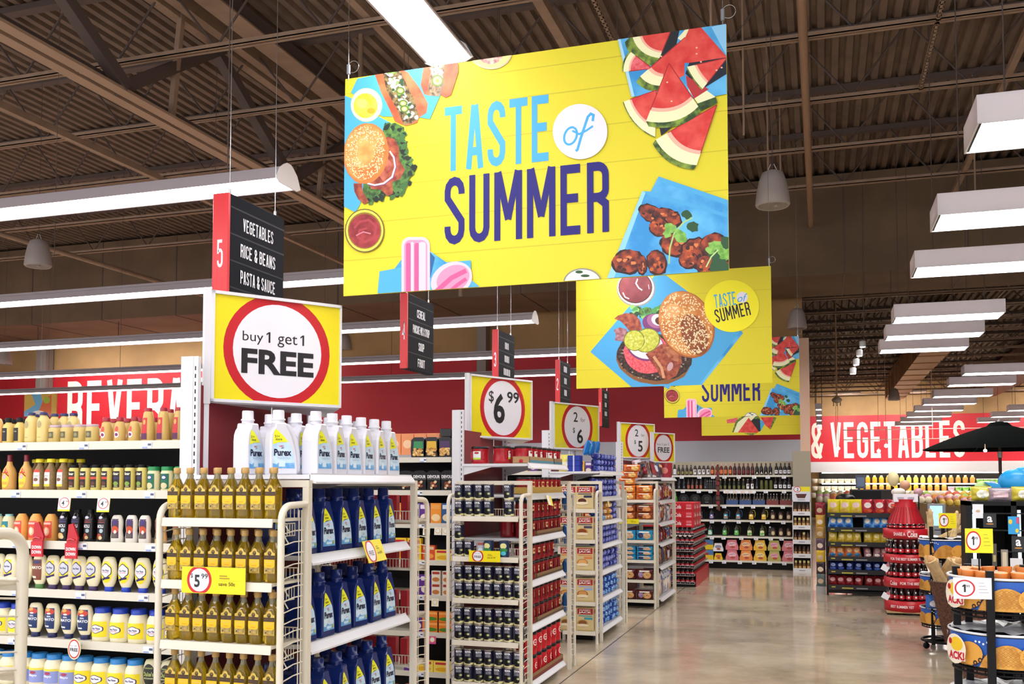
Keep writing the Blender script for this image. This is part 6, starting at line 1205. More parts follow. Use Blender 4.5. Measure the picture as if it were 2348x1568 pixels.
for lv in (0, 1):
    for i, (j, l) in enumerate(seq): CT[j].put((-.56-i*.235, 17.08, ZJ[5]+lv*.18), 0, '%s carton, %s, %s layer on the lowest back shelf' % (l, ORD[i]+' from right', ['lower', 'upper'][lv]), 'cartons on the lowest back shelf')
    P_PK = [boxp('can_pack', 'pack', .24, .1, .17, '#e0c02c', [('r', 0, .5, 1, 1, '#4c78b0'), ('e', .5, .6, .2, .12, '#a8342c'), ('e', .25, .8, .2, .1, '#e8e4dc')]), boxp('can_pack', 'pack', .19, .1, .17, '#e0b070', [('e', .5, .6, .26, .1, '#b03c2c'), ('r', 0, .75, 1, 1, '#ead9b0')])] if lv == 0 else P_PK
    P_PK[0].put((-1.94, 17.08, ZJ[5]+lv*.178), 0, 'yellow and blue can pack, %s layer on the lowest back shelf' % ['lower', 'upper'][lv]); P_PK[1].put((-2.17, 17.08, ZJ[5]+lv*.178), 0, 'tan can pack, %s layer on the lowest back shelf' % ['lower', 'upper'][lv])
CTW = cart('#e6e6ec', '#9a9aa8', 'TEA'); CTY = cart('#e8c42c', '#d87c3c', 'TEA'); CTY.put((-1.735, 17.07, ZJ[5]), 0, 'small yellow carton on the lowest back shelf', scale=.66); CTW.put((-1.735, 17.07, ZJ[5]+.15), 0, 'small white carton above the yellow one, lowest back shelf', scale=.8)
for o in ((-1.2, 1.31), (-1.3, 1.31), (-1.4, 1.31)):
    pass
m = MB(); m.box(-1.62, -1.10, 16.97, 16.975, 1.30, 1.345, TAG); m.off = .001
for k in range(4): m.rect(Surf((0, 16.97, 0)), -1.6+k*.13, 1.305, -1.53+k*.13, 1.34, M('#e8d8c8'))
obj('shelf_strip', m, None, 'row of white cards along the second back shelf edge', 'sign')
m = MB(); m.tube([(-1.72, 16.95, 1.8), (-1.72, 16.95, 1.4), (-1.70, 16.95, 1.0)], .02, M('#6c1c20', .4), 6)
for k in range(9): m.box(-1.75, -1.69, 16.92, 16.96, 1.02+k*.085, 1.08+k*.085, M('#7c2428' if k % 2 else '#5c3424', .4))
obj('clip_strip', m, None, 'dark red strip of small packets hanging before the back shelves', 'clip strip')
# cardboard floor display of small bottles
t = empty('floor_display', (-.335, 16.7, 0), label='narrow white cardboard floor display of small bottles at the column', cat='display'); m = MB()
for x in (-.145, .135): m.box(x, x+.01, 0, .24, 0, 1.2, M('#e9e6e2', .5))
m.box(-.145, .145, .23, .24, 0, 1.2, M('#2a2222', .6)); obj('frame', m, t)
for k, z in enumerate((.02, .26, .49, .73, .96)):
    m = MB(); m.box(-.145, .145, 0, .24, z, z+.01, M('#d9d6d2')); m.box(-.145, .145, -.004, 0, z-.02, z+.05, M('#e4e4e8', .4)); m.off = .001; m.rect(Surf((0, -.004, 0)), -.05, z+.005, .05, z+.02, M('#9a9aa6')); obj('shelf', m, t)
m = MB(); m.box(-.145, .145, 0, .006, 1.17, 1.42, M('#dfe0ea', .4)); m.off = .001; S = Surf((0, 0, 0)); m.rect(S, -.02, 1.34, .145, 1.42, YEL); m.ell(S, -.06, 1.375, .06, .05, RED); m.ell(S, -.06, 1.375, .05, .04, M('#f2f0f4')); m.text(S, '2', -.055, 1.375, .05, M('#2a2a2e'), bold=.02)
m.prism([(-.09, 1.30), (.09, 1.30), (.06, 1.23), (-.06, 1.23)], 1, -.002, 0, M('#5a2a24')); m.rect(S, -.06, 1.195, .06, 1.205, M('#8a8a90')); obj('header', m, t)
P_SM = jb('small_bottle', 'bottle', [(.024, 0), (.026, .004), (.026, .07), (.016, .1), (.012, .12)], M('#4a2c18', .2), r=.0262, lz=(.015, .06), ops=[('r', 0, 0, 1, 1, '#c8a070')], lw=.04, cap='#3a2418', ch=(.014, .11, .13)); P_SMY = jb('small_bottle', 'bottle', [(.024, 0), (.026, .004), (.026, .07), (.016, .1), (.012, .12)], M('#6c4a20', .2), r=.0262, lz=(.015, .06), ops=[('r', 0, 0, 1, 1, '#d8b070')], lw=.04, cap='#e8d890', ch=(.016, .085, .13))
for k, z in enumerate((.03, .27, .50, .74, .97)):
    for i in range(4):
        yl = k in (0, 3) or (k == 2 and i == 2); (P_SMY if yl else P_SM).put((-.335-.10+i*.067, 16.75, z+.0), 0, 'small %s bottle, %s on %s tier of the cardboard display' % ('yellow capped' if yl else 'brown', nth(i, 4), ['lowest', 'second', 'third', 'fourth', 'top'][k]), 'small bottles on the cardboard display', 1.25)
# ================================================ SODA STACK
t = empty('soda_pallet', (0, 0, 0), label='black pallet with red skirt under the stacked cola bottles', cat='pallet'); m = MB(); m.box(-2.7, -1.74, 13.9, 15.55, 0, .04, BLACK); obj('deck', m, t)
m = MB(); m.box(-1.74, -1.735, 13.95, 15.6, 0, .2, M('#b82430', .4)); m.box(-1.9, -1.735, 15.55, 15.6, 0, .2, M('#b82430', .4)); obj('skirt', m, t)
COLAB = M('#1a0b0a', .1, coat=.3)
def cola(h=.115):
    b = MB(); b.lathe([(.028, 0), (.031, .004), (.031, h*.55), (.022, h*.8), (.011, h*.92), (.011, h)], COLAB, 12); b.lathe([(.013, h-.008), (.013, h+.004)], M('#c8202c', .35), 10); b.off = .001
    b.lathe([(.0315, h*.22), (.0315, h*.52)], M('#b81e2c', .35), 12, cap0=False, cap1=False); b.text(Round(.0315), 'Cola', 0, h*.37, .018, M('#e8c8cc'), w=.034); return Proto('cola_bottle', 'bottle', [('bottle', b, None)])
P_CO = cola()
nt_ = 7
for k in range(nt_):
    z = .04+k*.116
    m = MB(); m.box(-2.7, -1.75, 13.9, 15.5, z, z+.004, M('#26262a', .5))
    for i in range(14): m.box(-1.75-.067*i-.003, -1.75-.067*i, 13.895, 13.9, z, z+.03, M('#c4c4c8', .4))
    m.box(-2.7, -1.75, 13.893, 13.9, z+.0, z+.006, M('#c4c4c8', .4)); m.box(-2.7, -1.75, 13.893, 13.9, z+.028, z+.033, M('#c4c4c8', .4)); m.box(-1.752, -1.747, 13.9, 15.5, z, z+.03, M('#8c8488', .3))
    obj('bottle_tray', m, None, 'black bottle tray in the cola stack, %s from the floor' % ORD[k], 'tray', 'bottle trays')
    for i in range(5): P_CO.put((-1.785-.067*i, 13.935, z+.004), 0, 'cola bottle in front of the stack, %s tray, %s' % (ORD[k]+' from floor', ORD[i]+' from right'), 'cola bottles in the stack', (1, 1, .93))
    for i in range(14): P_CO.put((-1.785, 14.02+.1*i, z+.004), 0, 'cola bottle along the right side of the stack, %s tray' % (ORD[k]+' from floor'), 'cola bottles in the stack', (1, 1, .93))
P_12 = boxp('soda_carton', 'box', .42, .27, .115, '#cc1f2e', [('t', 'Coca-Cola', .32, .5, .5, '#f4ece8', .5), ('r', .74, .5, .92, .8, '#e0707c'), ('r', .74, .2, .92, .4, '#e8a0a4')], [('t', 'Coke', .5, .5, .5, '#f4e6e4', .6)])
for k in range(3):
    for j in range(2):
        for r_ in range(3): P_12.put((-1.965-j*.425, 14.05+r_*.28, .04+nt_*.116+k*.117), 0, 'red soda carton on the cola stack, %s layer, %s line' % (['lowest', 'middle', 'top'][k], ['front', 'second', 'third'][r_]) + (', right' if j == 0 else ', left'), 'red soda cartons')
# ================================================ CHIP RACK
t = empty('chip_rack', (.05, 13.5, 0), label='black wire rack of chip bags, left of the cola tower', cat='rack'); m = MB()
for x in (0, .9):
    for y in (0, .35): m.tube([(x, y, 0), (x, y, 1.2)], .014, BLACK, square=True)
obj('frame', m, t); zr = [1.075, .885, .69, .50, .325, .125]
for k, z in enumerate(zr):
    m = MB(); m.box(0, .9, 0, .33, z-.012, z, BLACK); m.box(0, .9, -.012, -.006, z-.045, z+.015, M('#17161a', .4)); m.off = .001; S = Surf((0, -.012, 0))
    m.rect(S, .18, z-.035, .32, z-.018, M('#b8b040', .5)); m.rect(S, .36, z-.035, .50, z-.018, M('#8c8c90', .5)); m.rect(S, .05, z-.02, .1, z-.006, M('#c8b83c', .5)); obj('shelf', m, t)
m = MB(); m.box(0, .9, .33, .35, .1, 1.1, M('#08070a', .6, spec=.2)); m.box(.0, .9, 0, .35, .03, .06, BLACK); obj('back_panel', m, t)
def chip(c, c2, c3, s, h=.19, w=.145, h2=None): return bagp('chip_bag', 'bag', w, h, .06, c, [('e', .5, .6, .3, .2, c2), ('e', .5, .2, .35, .14, c3)], seed=s, h2=h2)
CH = {'y': chip('#e8dc38', '#e8c8c0', '#d8b040', 31, h2='#d8c428'), 'r': chip('#8c1c2c', '#e8dcd8', '#d8502c', 32, h2='#c42c38'), 'b': chip('#1c6cc8', '#e8dcc8', '#1c5cb0', 33, .12, .1, h2='#78b8ec'), 'y2': chip('#d8c440', '#ecd890', '#c8a838', 34, .12, .1, h2='#b09020'), 'o': chip('#d88848', '#e8b880', '#2c78b0', 35, .12, .1, h2='#b85c28'), 'w': chip('#5c1c24', '#b89090', '#f0e0dc', 36, .11, .09, h2='#a87478'), 'n': chip('#203a88', '#8c9cd0', '#3c5cb0', 37, .09, .09, h2='#101c44'), 'c': chip('#a82c34', '#d8a0a0', '#8c1c24', 38, .1, .1, h2='#601018')}
nmx = {'y': 'yellow', 'r': 'dark red', 'b': 'sky blue', 'y2': 'gold', 'o': 'orange and blue', 'w': 'maroon and white', 'n': 'navy', 'c': 'crimson'}
for i in range(6): k = 'y' if i < 3 else 'r'; CH[k].put((.05+.085+i*.146, 13.58, zr[0]), random.uniform(-.15, .15), 'large %s chip bag, %s on top of the chip rack' % (nmx[k], nth(i, 6)), tilt=(-.12, random.uniform(-.06, .06)), scale=(1.05, 1.1, 1.0))
for k, keys in enumerate((['b']*4+['b']*4, ['y2']*8, ['o']*4+['w']*4, ['n']*8, ['c']*8)):
    for i, q in enumerate(keys):
        if k == 0 and i == 3: continue
        CH[q].put((.05+.07+i*.104+(.03 if i > 3 else 0), 13.56, zr[k+1]), random.uniform(-.25, .25), 'small %s chip bag, %s on %s tier of the chip rack' % (nmx[q], nth(i, 8), ['second', 'third', 'fourth', 'fifth', 'lowest'][k]), 'small chip bags', tilt=(-.25, random.uniform(-.14, .14)), scale=(1.12, 1.1, 1.3))
cl = ['#8c2030', '#c89c3c', '#b08840', '#5c4858', '#d8b42c', '#3c2c30', '#5c6c68']; cnn = ['red', 'gold', 'tan', 'grey violet', 'yellow', 'dark brown', 'grey green']
for i, c in enumerate(cl):
    p = bagp('hanging_bag', 'bag', .13, .17, .05, c, [('e', .5, .4, .3, .2, '#e8d8c0' if i % 2 else '#c8b090')], seed=50+i); p.put((-.03, 13.62, 1.05-i*.158), -.35, '%s snack bag hanging on the left side of the chip rack' % cnn[i])
m = MB(); m.box(-.1, .03, 13.6, 13.75, 0, .1, M('#a8a8a4', .5)); obj('floor_box', m, None, 'small grey base box under the bags hanging at the chip rack', 'box')
m = MB(); m.box(.86, 1.0, 13.56, 13.6, 0, 1.2, BLACK); m.box(.85, 1.01, 13.45, 13.62, 0, .03, BLACK)
for z in (.71, .85, 1.04): m.box(.85, 1.01, 13.2, 13.58, z-.01, z, BLACK)
obj('wire_stand', m, None, 'slim black stand with bags between chip rack and cola tower', 'stand')
P_RBAG = chip('#d8502c', '#f08c5c', '#e8b0a0', 61, .16, .15); P_RBAG.put((.93, 13.5, 1.05), -.2, 'bright orange red bag between the chip rack and cola tower'); P_YG = chip('#c8b070', '#8c7c4c', '#a88c50', 62, .2, .15); P_YG.put((.94, 13.4, .86), -.2, 'tan bag below the orange red bag beside cola tower'); P_RB2 = chip('#9c1c28', '#c43c40', '#7c1c20', 63, .14, .13); P_RB2.put((.93, 13.3, .72), -.2, 'red bag lowest beside the cola tower')
# ================================================ COLA TOWER
cx, cy = .91, 11.95; R = .235
t = empty('cola_tower', (cx, cy, 0), label='red round cola display tower topped by a bottle shape and white sign', cat='display'); CR = M('#bb1826', .35)
def band(z0, z1, txt, name='band'):
    m = MB(); m.lathe([(R-.01, z0), (R+.012, z0+.004), (R+.012, z1), (R-.01, z1)], CR, 40); m.off = .001
    S = Round(R+.012); [m.text(S, s, u, (z0+z1)/2, h, M('#f4e6e6', .4), w=w_, bold=.02) for s, u, h, w_ in txt]; obj(name, m, t)
band(.855, .965, [('SHARE A', -.09, .04, .13), ('Coke', .05, .07, .11)]); band(.58, .675, [('FOR THE BEST SUMMER YET', -.02, .03, .36)]); band(.30, .41, [('Coke', -.17, .05, .09), ('FOR THE BEST', .02, .03, .22)]); band(.03, .15, [('BEST SUMMER YET', -.08, .03, .26), ('SH', .19, .03, .05)])
m = MB(); m.lathe([(.12, .06), (.12, 1.0)], M('#7c1420', .4), 16)
for k in range(4): a = k*PI/2+.4; m.box(R*.5*math.cos(a)-.02, R*.5*math.cos(a)+.02, R*.5*math.sin(a)-.02, R*.5*math.sin(a)+.02, .05, .9, M('#7c1420', .4))
obj('core', m, t)
m = MB(); m.box(-R, R, -R, R, .02, .035, M('#b09468', .6)); 
for x in (-.2, 0, .16): m.box(x-.03, x+.04, -R, R, 0, .02, BLACK)
obj('pallet', m, t)
m = MB(); m.lathe([(.20, 1.02), (.17, 1.10), (.125, 1.20), (.11, 1.28), (.115, 1.30)], CR, 28); 
for k in range(28): a = k*2*PI/28; m.tube([(.20*math.cos(a), .20*math.sin(a), 1.03), (.125*math.cos(a), .125*math.sin(a), 1.21)], .004, M('#8c141e', .35), 5)
obj('bottle_top', m, t); m = MB(); m.box(-.13, .13, -.08, .08, 1.27, 1.36, M('#e6e2ec', .4)); m.off = .001; S = Surf((0, -.08, 0)); m.rect(S, -.09, 1.30, -.02, 1.325, M('#b0a8b8')); m.rect(S, .02, 1.30, .09, 1.325, M('#b0a8b8')); obj('top_sign', m, t)
def cola2(): 
    b = MB(); h = .17; b.lathe([(.028, 0), (.031, .004), (.031, h*.5), (.024, h*.7), (.011, h*.9), (.011, h)], COLAB, 12); b.lathe([(.013, h-.01), (.013, h+.004)], M('#e8e8ea', .35), 10); b.off = .001
    b.lathe([(.0315, h*.15), (.0315, h*.42)], M('#b81e2c', .35), 12, cap0=False, cap1=False); b.ell(Round(.0315), 0, h*.3, .012, .012, M('#f0dede'), 10); b.rect(Round(.026), -.008, h*.55, .006, h*.7, M('#e8e6e6'), 2); return Proto('cola_bottle', 'bottle', [('bottle', b, None)])
P_C2 = cola2()
for k, z in enumerate((.152, .412, .677, .967)):
    n = 18; Rr = R-.04 if k < 3 else R-.06
    m = MB(); m.lathe([(.10, z-.004), (R, z-.004), (R, z-.001), (.10, z-.001)], CR, 32); obj('tier', m, t)
    for i in range(n):
        a = -PI/2+(i-n/2)*2*PI/n; P_C2.put((cx+Rr*math.cos(a), cy+Rr*math.sin(a), z), a+PI/2, 'cola bottle on %s tier of the cola tower' % ['lowest', 'second', 'third', 'top'][k], 'cola tower bottles '+['lowest tier', 'second tier', 'third tier', 'top tier'][k], (1, 1, .92 if k < 3 else .5))
for (z, l) in ((.52, 'upper'), (.20, 'lower')):
    m = MB(); m.box(-.05, .03, 0, .002, 0, .07, TAG); m.off = .001; m.ell(Surf((0, 0, 0)), 0, .08, .02, .02, M('#c87880')); o = obj('hang_tag', m, None, 'white tag hanging at left edge of cola tower, %s one' % l, 'tag'); o.location = (cx-R-.01, cy-.12, z-.04); o.rotation_euler = (0, .5, 0)
# ================================================ CONE BOWL RACKS
CBL = M('#2c62c0', .35); CBE = M('#dfa84c', .45, h2='#c88a34', nscale=25); CBW = M('#eef2f4', .4)
def cone_bowl(m, R, z0, z1, jack=True):
    "printed curved band of a round bowl"
    m.lathe([(R*.97, z0), (R, z0+.004), (R*1.02, z1), (R*.96, z1), (R*.9, z0+.01)], M('#1d1d22', .4), 40, cap1=False); m.off = .001
    S = Round(R*1.015); H = z1-z0; m.rect(S, -R*2.6, z0+.004, R*2.6, z1-.004, CBL, 48)
    for c in (-2.4, -1.25, -.1, 1.05, 2.2):
        u = c*R; pts = [(u-R*.5, z0+.005)]+[(u-R*.5+R*1.0*q, z0+.005+H*.74*math.sin(PI*q)**.7) for q in [i/14 for i in range(1, 14)]]+[(u+R*.5, z0+.005)]
        for i in range(len(pts)-1):
            a, b = pts[i], pts[i+1]; m.poly(S, [(a[0], z0+.005), (b[0], z0+.005), b, a], CBE); m.off -= m.step
        m.off += m.step
        hm = lambda x: z0+.005+H*.74*math.sin(PI*max(0, min(1, (x-u+R*.5)/R)))**.7
        st = R*.16; dz = H*.2
        for a_ in range(-4, 5):
            for b_ in range(-1, 6):
                x0_ = u+a_*st*.5+(0 if b_ % 2 else st*.25); y0_ = z0+b_*dz*.6
                for sg in (-1, 1):
                    x1_, y1_ = x0_+sg*st*.5, y0_+dz*.6
                    if y0_ >= z0+.004 and y1_ <= hm(x1_)-.003 and y0_ <= hm(x0_)-.003:
                        for q in ribbon([(x0_, y0_), (x1_, y1_)], .0022): m.poly(S, q, M('#b87c2c', .5)); m.off -= m.step*.9
        m.ell(S, u+R*.45, z0+H*.42, R*.26, H*.36, M('#e2a648', .45), 16, rings=2)
        for k in range(5): m.ell(S, u+R*(.56+.1*k), z0+H*(.14+.1*(k % 3)), R*.045, H*.08, M('#3c1c10', .4), 10); m.ell(S, u+R*(.56+.1*k), z0+H*(.14+.1*(k % 3)), R*.02, H*.035, M('#c89048', .4), 8)
        for k in range(5): m.ell(S, u-R*.55+R*.07*k, z0+H*random.uniform(.75, .93), R*.02, H*.035, CBW, 8)
    if jack:
        u = -R*1.05; m.ell(S, u, z0+H*.5, R*.25, H*.47, M('#f0e6d0', .4), 20, rings=2); m.ell(S, u+R*.04, z0+H*.66, R*.15, H*.22, M('#f2c82c', .4), 16, rings=2); m.ell(S, u-R*.12, z0+H*.72, R*.05, H*.1, M('#c8202c', .4), 10); m.text(S, 'ACK!', u+R*.03, z0+H*.3, H*.3, M('#f4f0e8', .4), w=R*.42, bold=.12); m.text(S, 'ACK!', u+R*.03, z0+H*.3, H*.26, M('#c8202c', .4), w=R*.38, bold=.05)
def cone_rack(cx, cy, R, tiers, z_top, poles, label, legs=True, rim='#e9eaee', jack=True):
    t = empty('cone_rack', (cx, cy, 0), label=label, cat='rack')
    m = MB()
    for (px, py) in poles: m.tube([(px, py, .05), (px, py, z_top)], .016, BLACK, square=True)
    obj('pole', m, t)
    for (z0, z1) in tiers:
        m = MB(); cone_bowl(m, R, z0, z1, jack); obj('printed_bowl', m, t)
        m = MB(); m.tube([(R*1.05*math.cos(a), R*1.05*math.sin(a), z1+.006) for a in [i*2*PI/36 for i in range(37)]], .006, M(rim, .4), 6); m.tube([(R*.98*math.cos(a), R*.98*math.sin(a), z0-.01) for a in [i*2*PI/36 for i in range(37)]], .007, BLACK, 6)
        for i in range(36): a = i*2*PI/36; m.tube([(R*.98*math.cos(a), R*.98*math.sin(a), z0-.03), (R*.98*math.cos(a), R*.98*math.sin(a), z0+.0)], .003, BLACK, 4)
        m.tube([(R*.98*math.cos(a), R*.98*math.sin(a), z0-.03) for a in [i*2*PI/36 for i in range(37)]], .005, BLACK, 6)
        obj('wire_basket', m, t)
    m = MB()
    for k in range(4):
        a = k*PI/2+.5; m.tube([(0, 0, .07), (R*1.0*math.cos(a), R*1.0*math.sin(a), .07)], .014, BLACK, square=True)
    m.tube([(R*math.cos(a), R*math.sin(a), .07) for a in [i*2*PI/24 for i in range(25)]], .012, BLACK, 6); obj('base', m, t)
    for k in range(4):
        a = k*PI/2+.5; m = MB(); x, y = R*math.cos(a), R*math.sin(a); m.lathe([(.006, -.012), (.026, -.012), (.03, 0), (.026, .012), (.006, .012)], BLACK, 14); o = obj('caster', m, t); o.location = (x, y, .03); o.rotation_euler = (PI/2, 0, a)
    return t
cone_rack(1.06, 9.55, .215, [(.815, .975), (.52, .65), (.225, .36)], 1.10, [(-.135, -.17), (.16, -.12), (.0, .18)], 'black rack of blue printed cone bowls, farther one', jack=False)
cone_rack(.80, 5.02, .225, [(.915, 1.055), (.66, .805), (.36, .52)], 1.10, [(-.09, -.235), (-.13, .15), (.12, .17), (-.20, .0)], 'black rack of blue printed cone bowls, nearest at the right edge')
def cones(cx, cy, R, z, n, where):
    b = MB(); b.lathe([(.028, .0), (.034, .03), (.033, .034)], M('#e8873c', .5), 12); b.lathe([(.018, -.03), (.027, 0)], M('#d87430', .5), 12, cap1=False); p = Proto('cone_cup', 'cup', [('cup', b, None)])
    for i in range(n): a = i*2*PI/n; p.put((cx+R*math.cos(a), cy+R*math.sin(a), z), 0, 'orange cone cup in the %s' % where, 'cone cups in the '+where, tilt=(random.uniform(-.15, .15), random.uniform(-.15, .15)))
cones(.80, 5.02, .17, 1.055, 14, 'upper bowl of the nearest cone rack')
def liner(cx, cy, R, z, label):
    m = MB(); n = 40; vs = [(0, 0, .012)]; fs = []
    for k in range(n): a = 2*PI*k/n; vs.append((R*.55*math.cos(a), R*.55*math.sin(a), .016+random.uniform(-.004, .004)))
    for k in range(n): a = 2*PI*k/n; vs.append((R*1.03*math.cos(a), R*1.03*math.sin(a), .012+random.uniform(-.006, .012)))
    for k in range(n): k2 = (k+1) % n; fs.append((0, 1+k, 1+k2)); fs.append((1+k, 1+n+k, 1+n+k2, 1+k2))
    m.add(vs, fs, M('#c9c9cc', .25), False); o = obj('plastic_liner', m, None, label, 'plastic liner'); o.location = (cx, cy, z)
liner(.80, 5.02, .225, .808, 'clear wrinkled plastic over the middle bowl of the nearest cone rack'); liner(.80, 5.02, .225, .525, 'clear wrinkled plastic over the lowest bowl of the nearest cone rack'); liner(1.06, 9.55, .215, .985, 'pale plastic liner on the top bowl of the farther cone rack'); liner(1.06, 9.55, .215, .655, 'pale plastic liner on the middle bowl of the farther cone rack')
P_FB = bagp('snack_bag', 'bag', .14, .12, .06, '#3c6cb8', [('e', .5, .4, .3, .25, '#e8e8ec')], seed=71)
P_FB.put((.93, 9.36, .37), .2, 'blue and white bag in the lowest bowl of the farther cone rack')
def ysign(w, h, x, y, z, big, label, base=YEL, rz=0):
    def f(m, S, w, h): m.rect(S, -w/2, 0, w/2, h, base); m.ell(S, -w*.2, h*.5, w*.27, h*.40, RED, 28); m.ell(S, -w*.2, h*.5, w*.225, h*.335, M('#f1eff2', .35), 28); m.rect(S, -w*.225, h*.32, -w*.175, h*.68, M('#26252a')); m.poly(S, [(-w*.225, h*.68), (-w*.225, h*.58), (-w*.27, h*.56), (-w*.27, h*.60)], M('#26252a')); m.text(S, '99', -w*.12, h*.6, h*.12, M('#26252a')); [m.rect(S, w*.16, h*(.3+.15*k), w*(.42-.04*k), h*(.32+.15*k), M('#a89438' if base is YEL else '#b0a8b0')) for k in range(4)]
    return card(x, y, z, w, h, f, label, tilt=0, rz=rz, base=base)
ysign(.118, .112, .686, 4.9, 1.172, '1', 'yellow $1.99 sign standing in the nearest cone rack', rz=.05)
ysign(.16, .095, .635, 4.76, .975, '1', 'white $1 sign hooked on the nearest cone rack', M('#eceaf0', .4), rz=.1)
ysign(.145, .135, 1.064, 9.4, 1.085, '1', 'yellow $1 sign standing in the farther cone rack')
m = MB(); m.tube([(1.064, 9.41, .97), (1.064, 9.41, 1.09)], .004, BLACK, 5); obj('sign_stem', m, None, 'thin black stem under the yellow sign of the farther rack', 'stem'); m = MB(); m.tube([(.686, 4.91, 1.0), (.686, 4.91, 1.18)], .004, BLACK, 5); obj('sign_stem', m, None, 'thin black stem under the yellow sign of the nearest rack', 'stem')
# paper bags of bread and the wicker baskets
PAP = M('#b99a6c', .7, h2='#d6bb8c', nscale=14); WIC = M('#4a2c22', .6, h2='#6c4634', nscale=60, bump=.6)
def basket(x, y, z0, z1, r0, r1, label, lean=0):
    m = MB(); n = 28; rings = []; k = 16
    for j in range(k+1):
        f_ = j/k; r = r0+(r1-r0)*f_+(.004 if j % 2 else 0); rings.append([(r*(1+(.03 if i % 2 else 0))*math.cos(2*PI*i/n)+lean*(1-f_), r*(1+(.03 if i % 2 else 0))*math.sin(2*PI*i/n), z0+(z1-z0)*f_) for i in range(n)])
    m.loft(rings, WIC, False, True, False); m.tube([(r1*1.04*math.cos(a), r1*1.04*math.sin(a), z1) for a in [i*2*PI/24 for i in range(25)]], .008, WIC, 6); o = obj('wicker_basket', m, None, label, 'basket'); o.location = (x, y, 0); return o
basket(1.035, 9.30, .085, .62, .10, .14, 'tall dark brown wicker bread basket between the cone racks', .08); basket(.98, 7.25, .0, .66, .075, .10, 'lower brown wicker basket behind the nearest cone rack')
P_PB = Proto('bread_bag', 'bag', [('paper_bag', (lambda b: (b.loft([[(.03*s*math.cos(2*PI*i/10)*(1+.15*math.sin(3*i+z*40)), .022*s*math.sin(2*PI*i/10), z) for i in range(10)] for s, z in ((.8, 0), (1.0, .08), (1.1, .18), (1.15, .26), (1.25, .30))], PAP, False), b)[-1])(MB()), None), ('loaf', (lambda b: (b.lathe([(.018, .24), (.02, .29), (.016, .325), (.006, .335)], M('#c89058', .6, h2='#e0b880', nscale=30), 10), b)[-1])(MB()), None)])
for i in range(9):
    a = i*2*PI/9; P_PB.put((1.035+.07*math.cos(a), 9.30+.07*math.sin(a), .52), a, 'paper bag of bread fanning out of the tall wicker basket', 'bread bags in the tall basket', tilt=(-.5*math.sin(a), .5*math.cos(a)), scale=(1.7, 1.7, 1.1))
for i in range(5): P_PB.put((.98+.04*math.cos(i*1.3), 7.25+.04*math.sin(i*1.3), .5), i, 'paper bag of bread in the lower wicker basket', 'bread bags in the lower basket', tilt=(.1, .1*i-.2))
for i, (x, tl) in enumerate(((.93, 0), (1.0, 1.2), (1.10, .6), (1.13, .4))): P_PB.put((x, 9.5, .99), .4*i, 'paper bag of bread on the top bowl of farther cone rack, %s' % ORD[i], tilt=(0, tl), scale=.8)
# ================================================ GIFT CARD RACK
t = empty('card_rack', (0, 0, 0), label='tall black gift card rack behind the nearest cone rack', cat='rack'); m = MB()
gx0, gx1, gy = .985, 2.1, 7.6
for x in (gx0, gx0+.29, gx0+.62, gx1): m.box(x, x+.035, gy, gy+.3, 0, 1.36, BLACK)
m.box(gx0, gx1, gy+.28, gy+.3, 0, 1.36, M('#060608', .7, spec=.2)); m.box(gx0, gx1, gy, gy+.3, 1.33, 1.36, BLACK); m.box(gx0, gx1, gy, gy+.3, 0, .1, BLACK); [m.box(gx0, gx1, gy-.0075, gy+.004, z, z+.01, BLACK) for z in (.3, .65, .85, 1.0, 1.15, 1.27)]; obj('frame', m, t)
m = MB(); LEDW = M('#dff4f6', .5, emit=3)
for x in (gx0+.04, gx0+.33, gx0+.66): m.box(x, x+.02, gy-.004, gy, .55, 1.3, LEDW)
obj('light_strip', m, t, 'lit white strip')
def gcard(x, z, w, h, c, ops, label, grp=None):
    m = MB(); m.box(-w/2, w/2, 0, .004, 0, h, M(c, .35)); m.off = .0006; spec_draw(m, Surf((0, 0, 0)), w, h, ops); o = obj('gift_card', m, None, label, 'card', grp); o.location = (x, gy-.012, z); return o
AZ = [('t', 'a', .5, .58, .42, '#eef0f2', .4), ('e', .5, .25, .3, .05, '#b07c34')]
gcard(1.135, 1.175, .085, .10, '#17181c', AZ, 'black gift card with white letter a, upper'); gcard(1.315, 1.005, .085, .11, '#17181c', AZ, 'black gift card with white letter a, lower right')
gcard(1.29, 1.13, .075, .125, '#2a9ad8', [('e', .2, .7, .16, .14, '#e8c83c'), ('e', .75, .2, .14, .12, '#e8c83c'), ('r', .7, .6, .95, .95, '#c85070')], 'light blue gift card with yellow sun, upper right')
gcard(1.06, 1.24, .07, .10, '#e4e6ec', [('e', .5, .5, .2, .1, '#c8a890')], 'white gift card at the top left of the card rack'); gcard(1.04, 1.10, .05, .07, '#b8c4d0', [('r', .1, .2, .9, .5, '#5c6c80')], 'grey gift card left of the light strip, upper'); gcard(1.04, .99, .05, .07, '#a8b4c0', [('r', .1, .2, .9, .5, '#4c5c70')], 'grey gift card left of the light strip, middle'); gcard(1.04, .86, .06, .09, '#c0c4c8', [('r', .1, .2, .9, .5, '#7c6c60')], 'grey gift card left of the light strip, lower')
gcard(1.30, .83, .08, .13, '#d8d8da', [('e', .6, .35, .45, .3, '#c08848')], 'white gift card with brown picture'); gcard(1.225, .83, .045, .19, '#8c8478', [('r', .2, .2, .8, .9, '#c8bca0')], 'narrow beige card pack on the rack'); gcard(1.16, .9, .03, .16, '#4c4438', [('r', .2, .2, .8, .5, '#a89c60')], 'thin dark card pack on the rack')
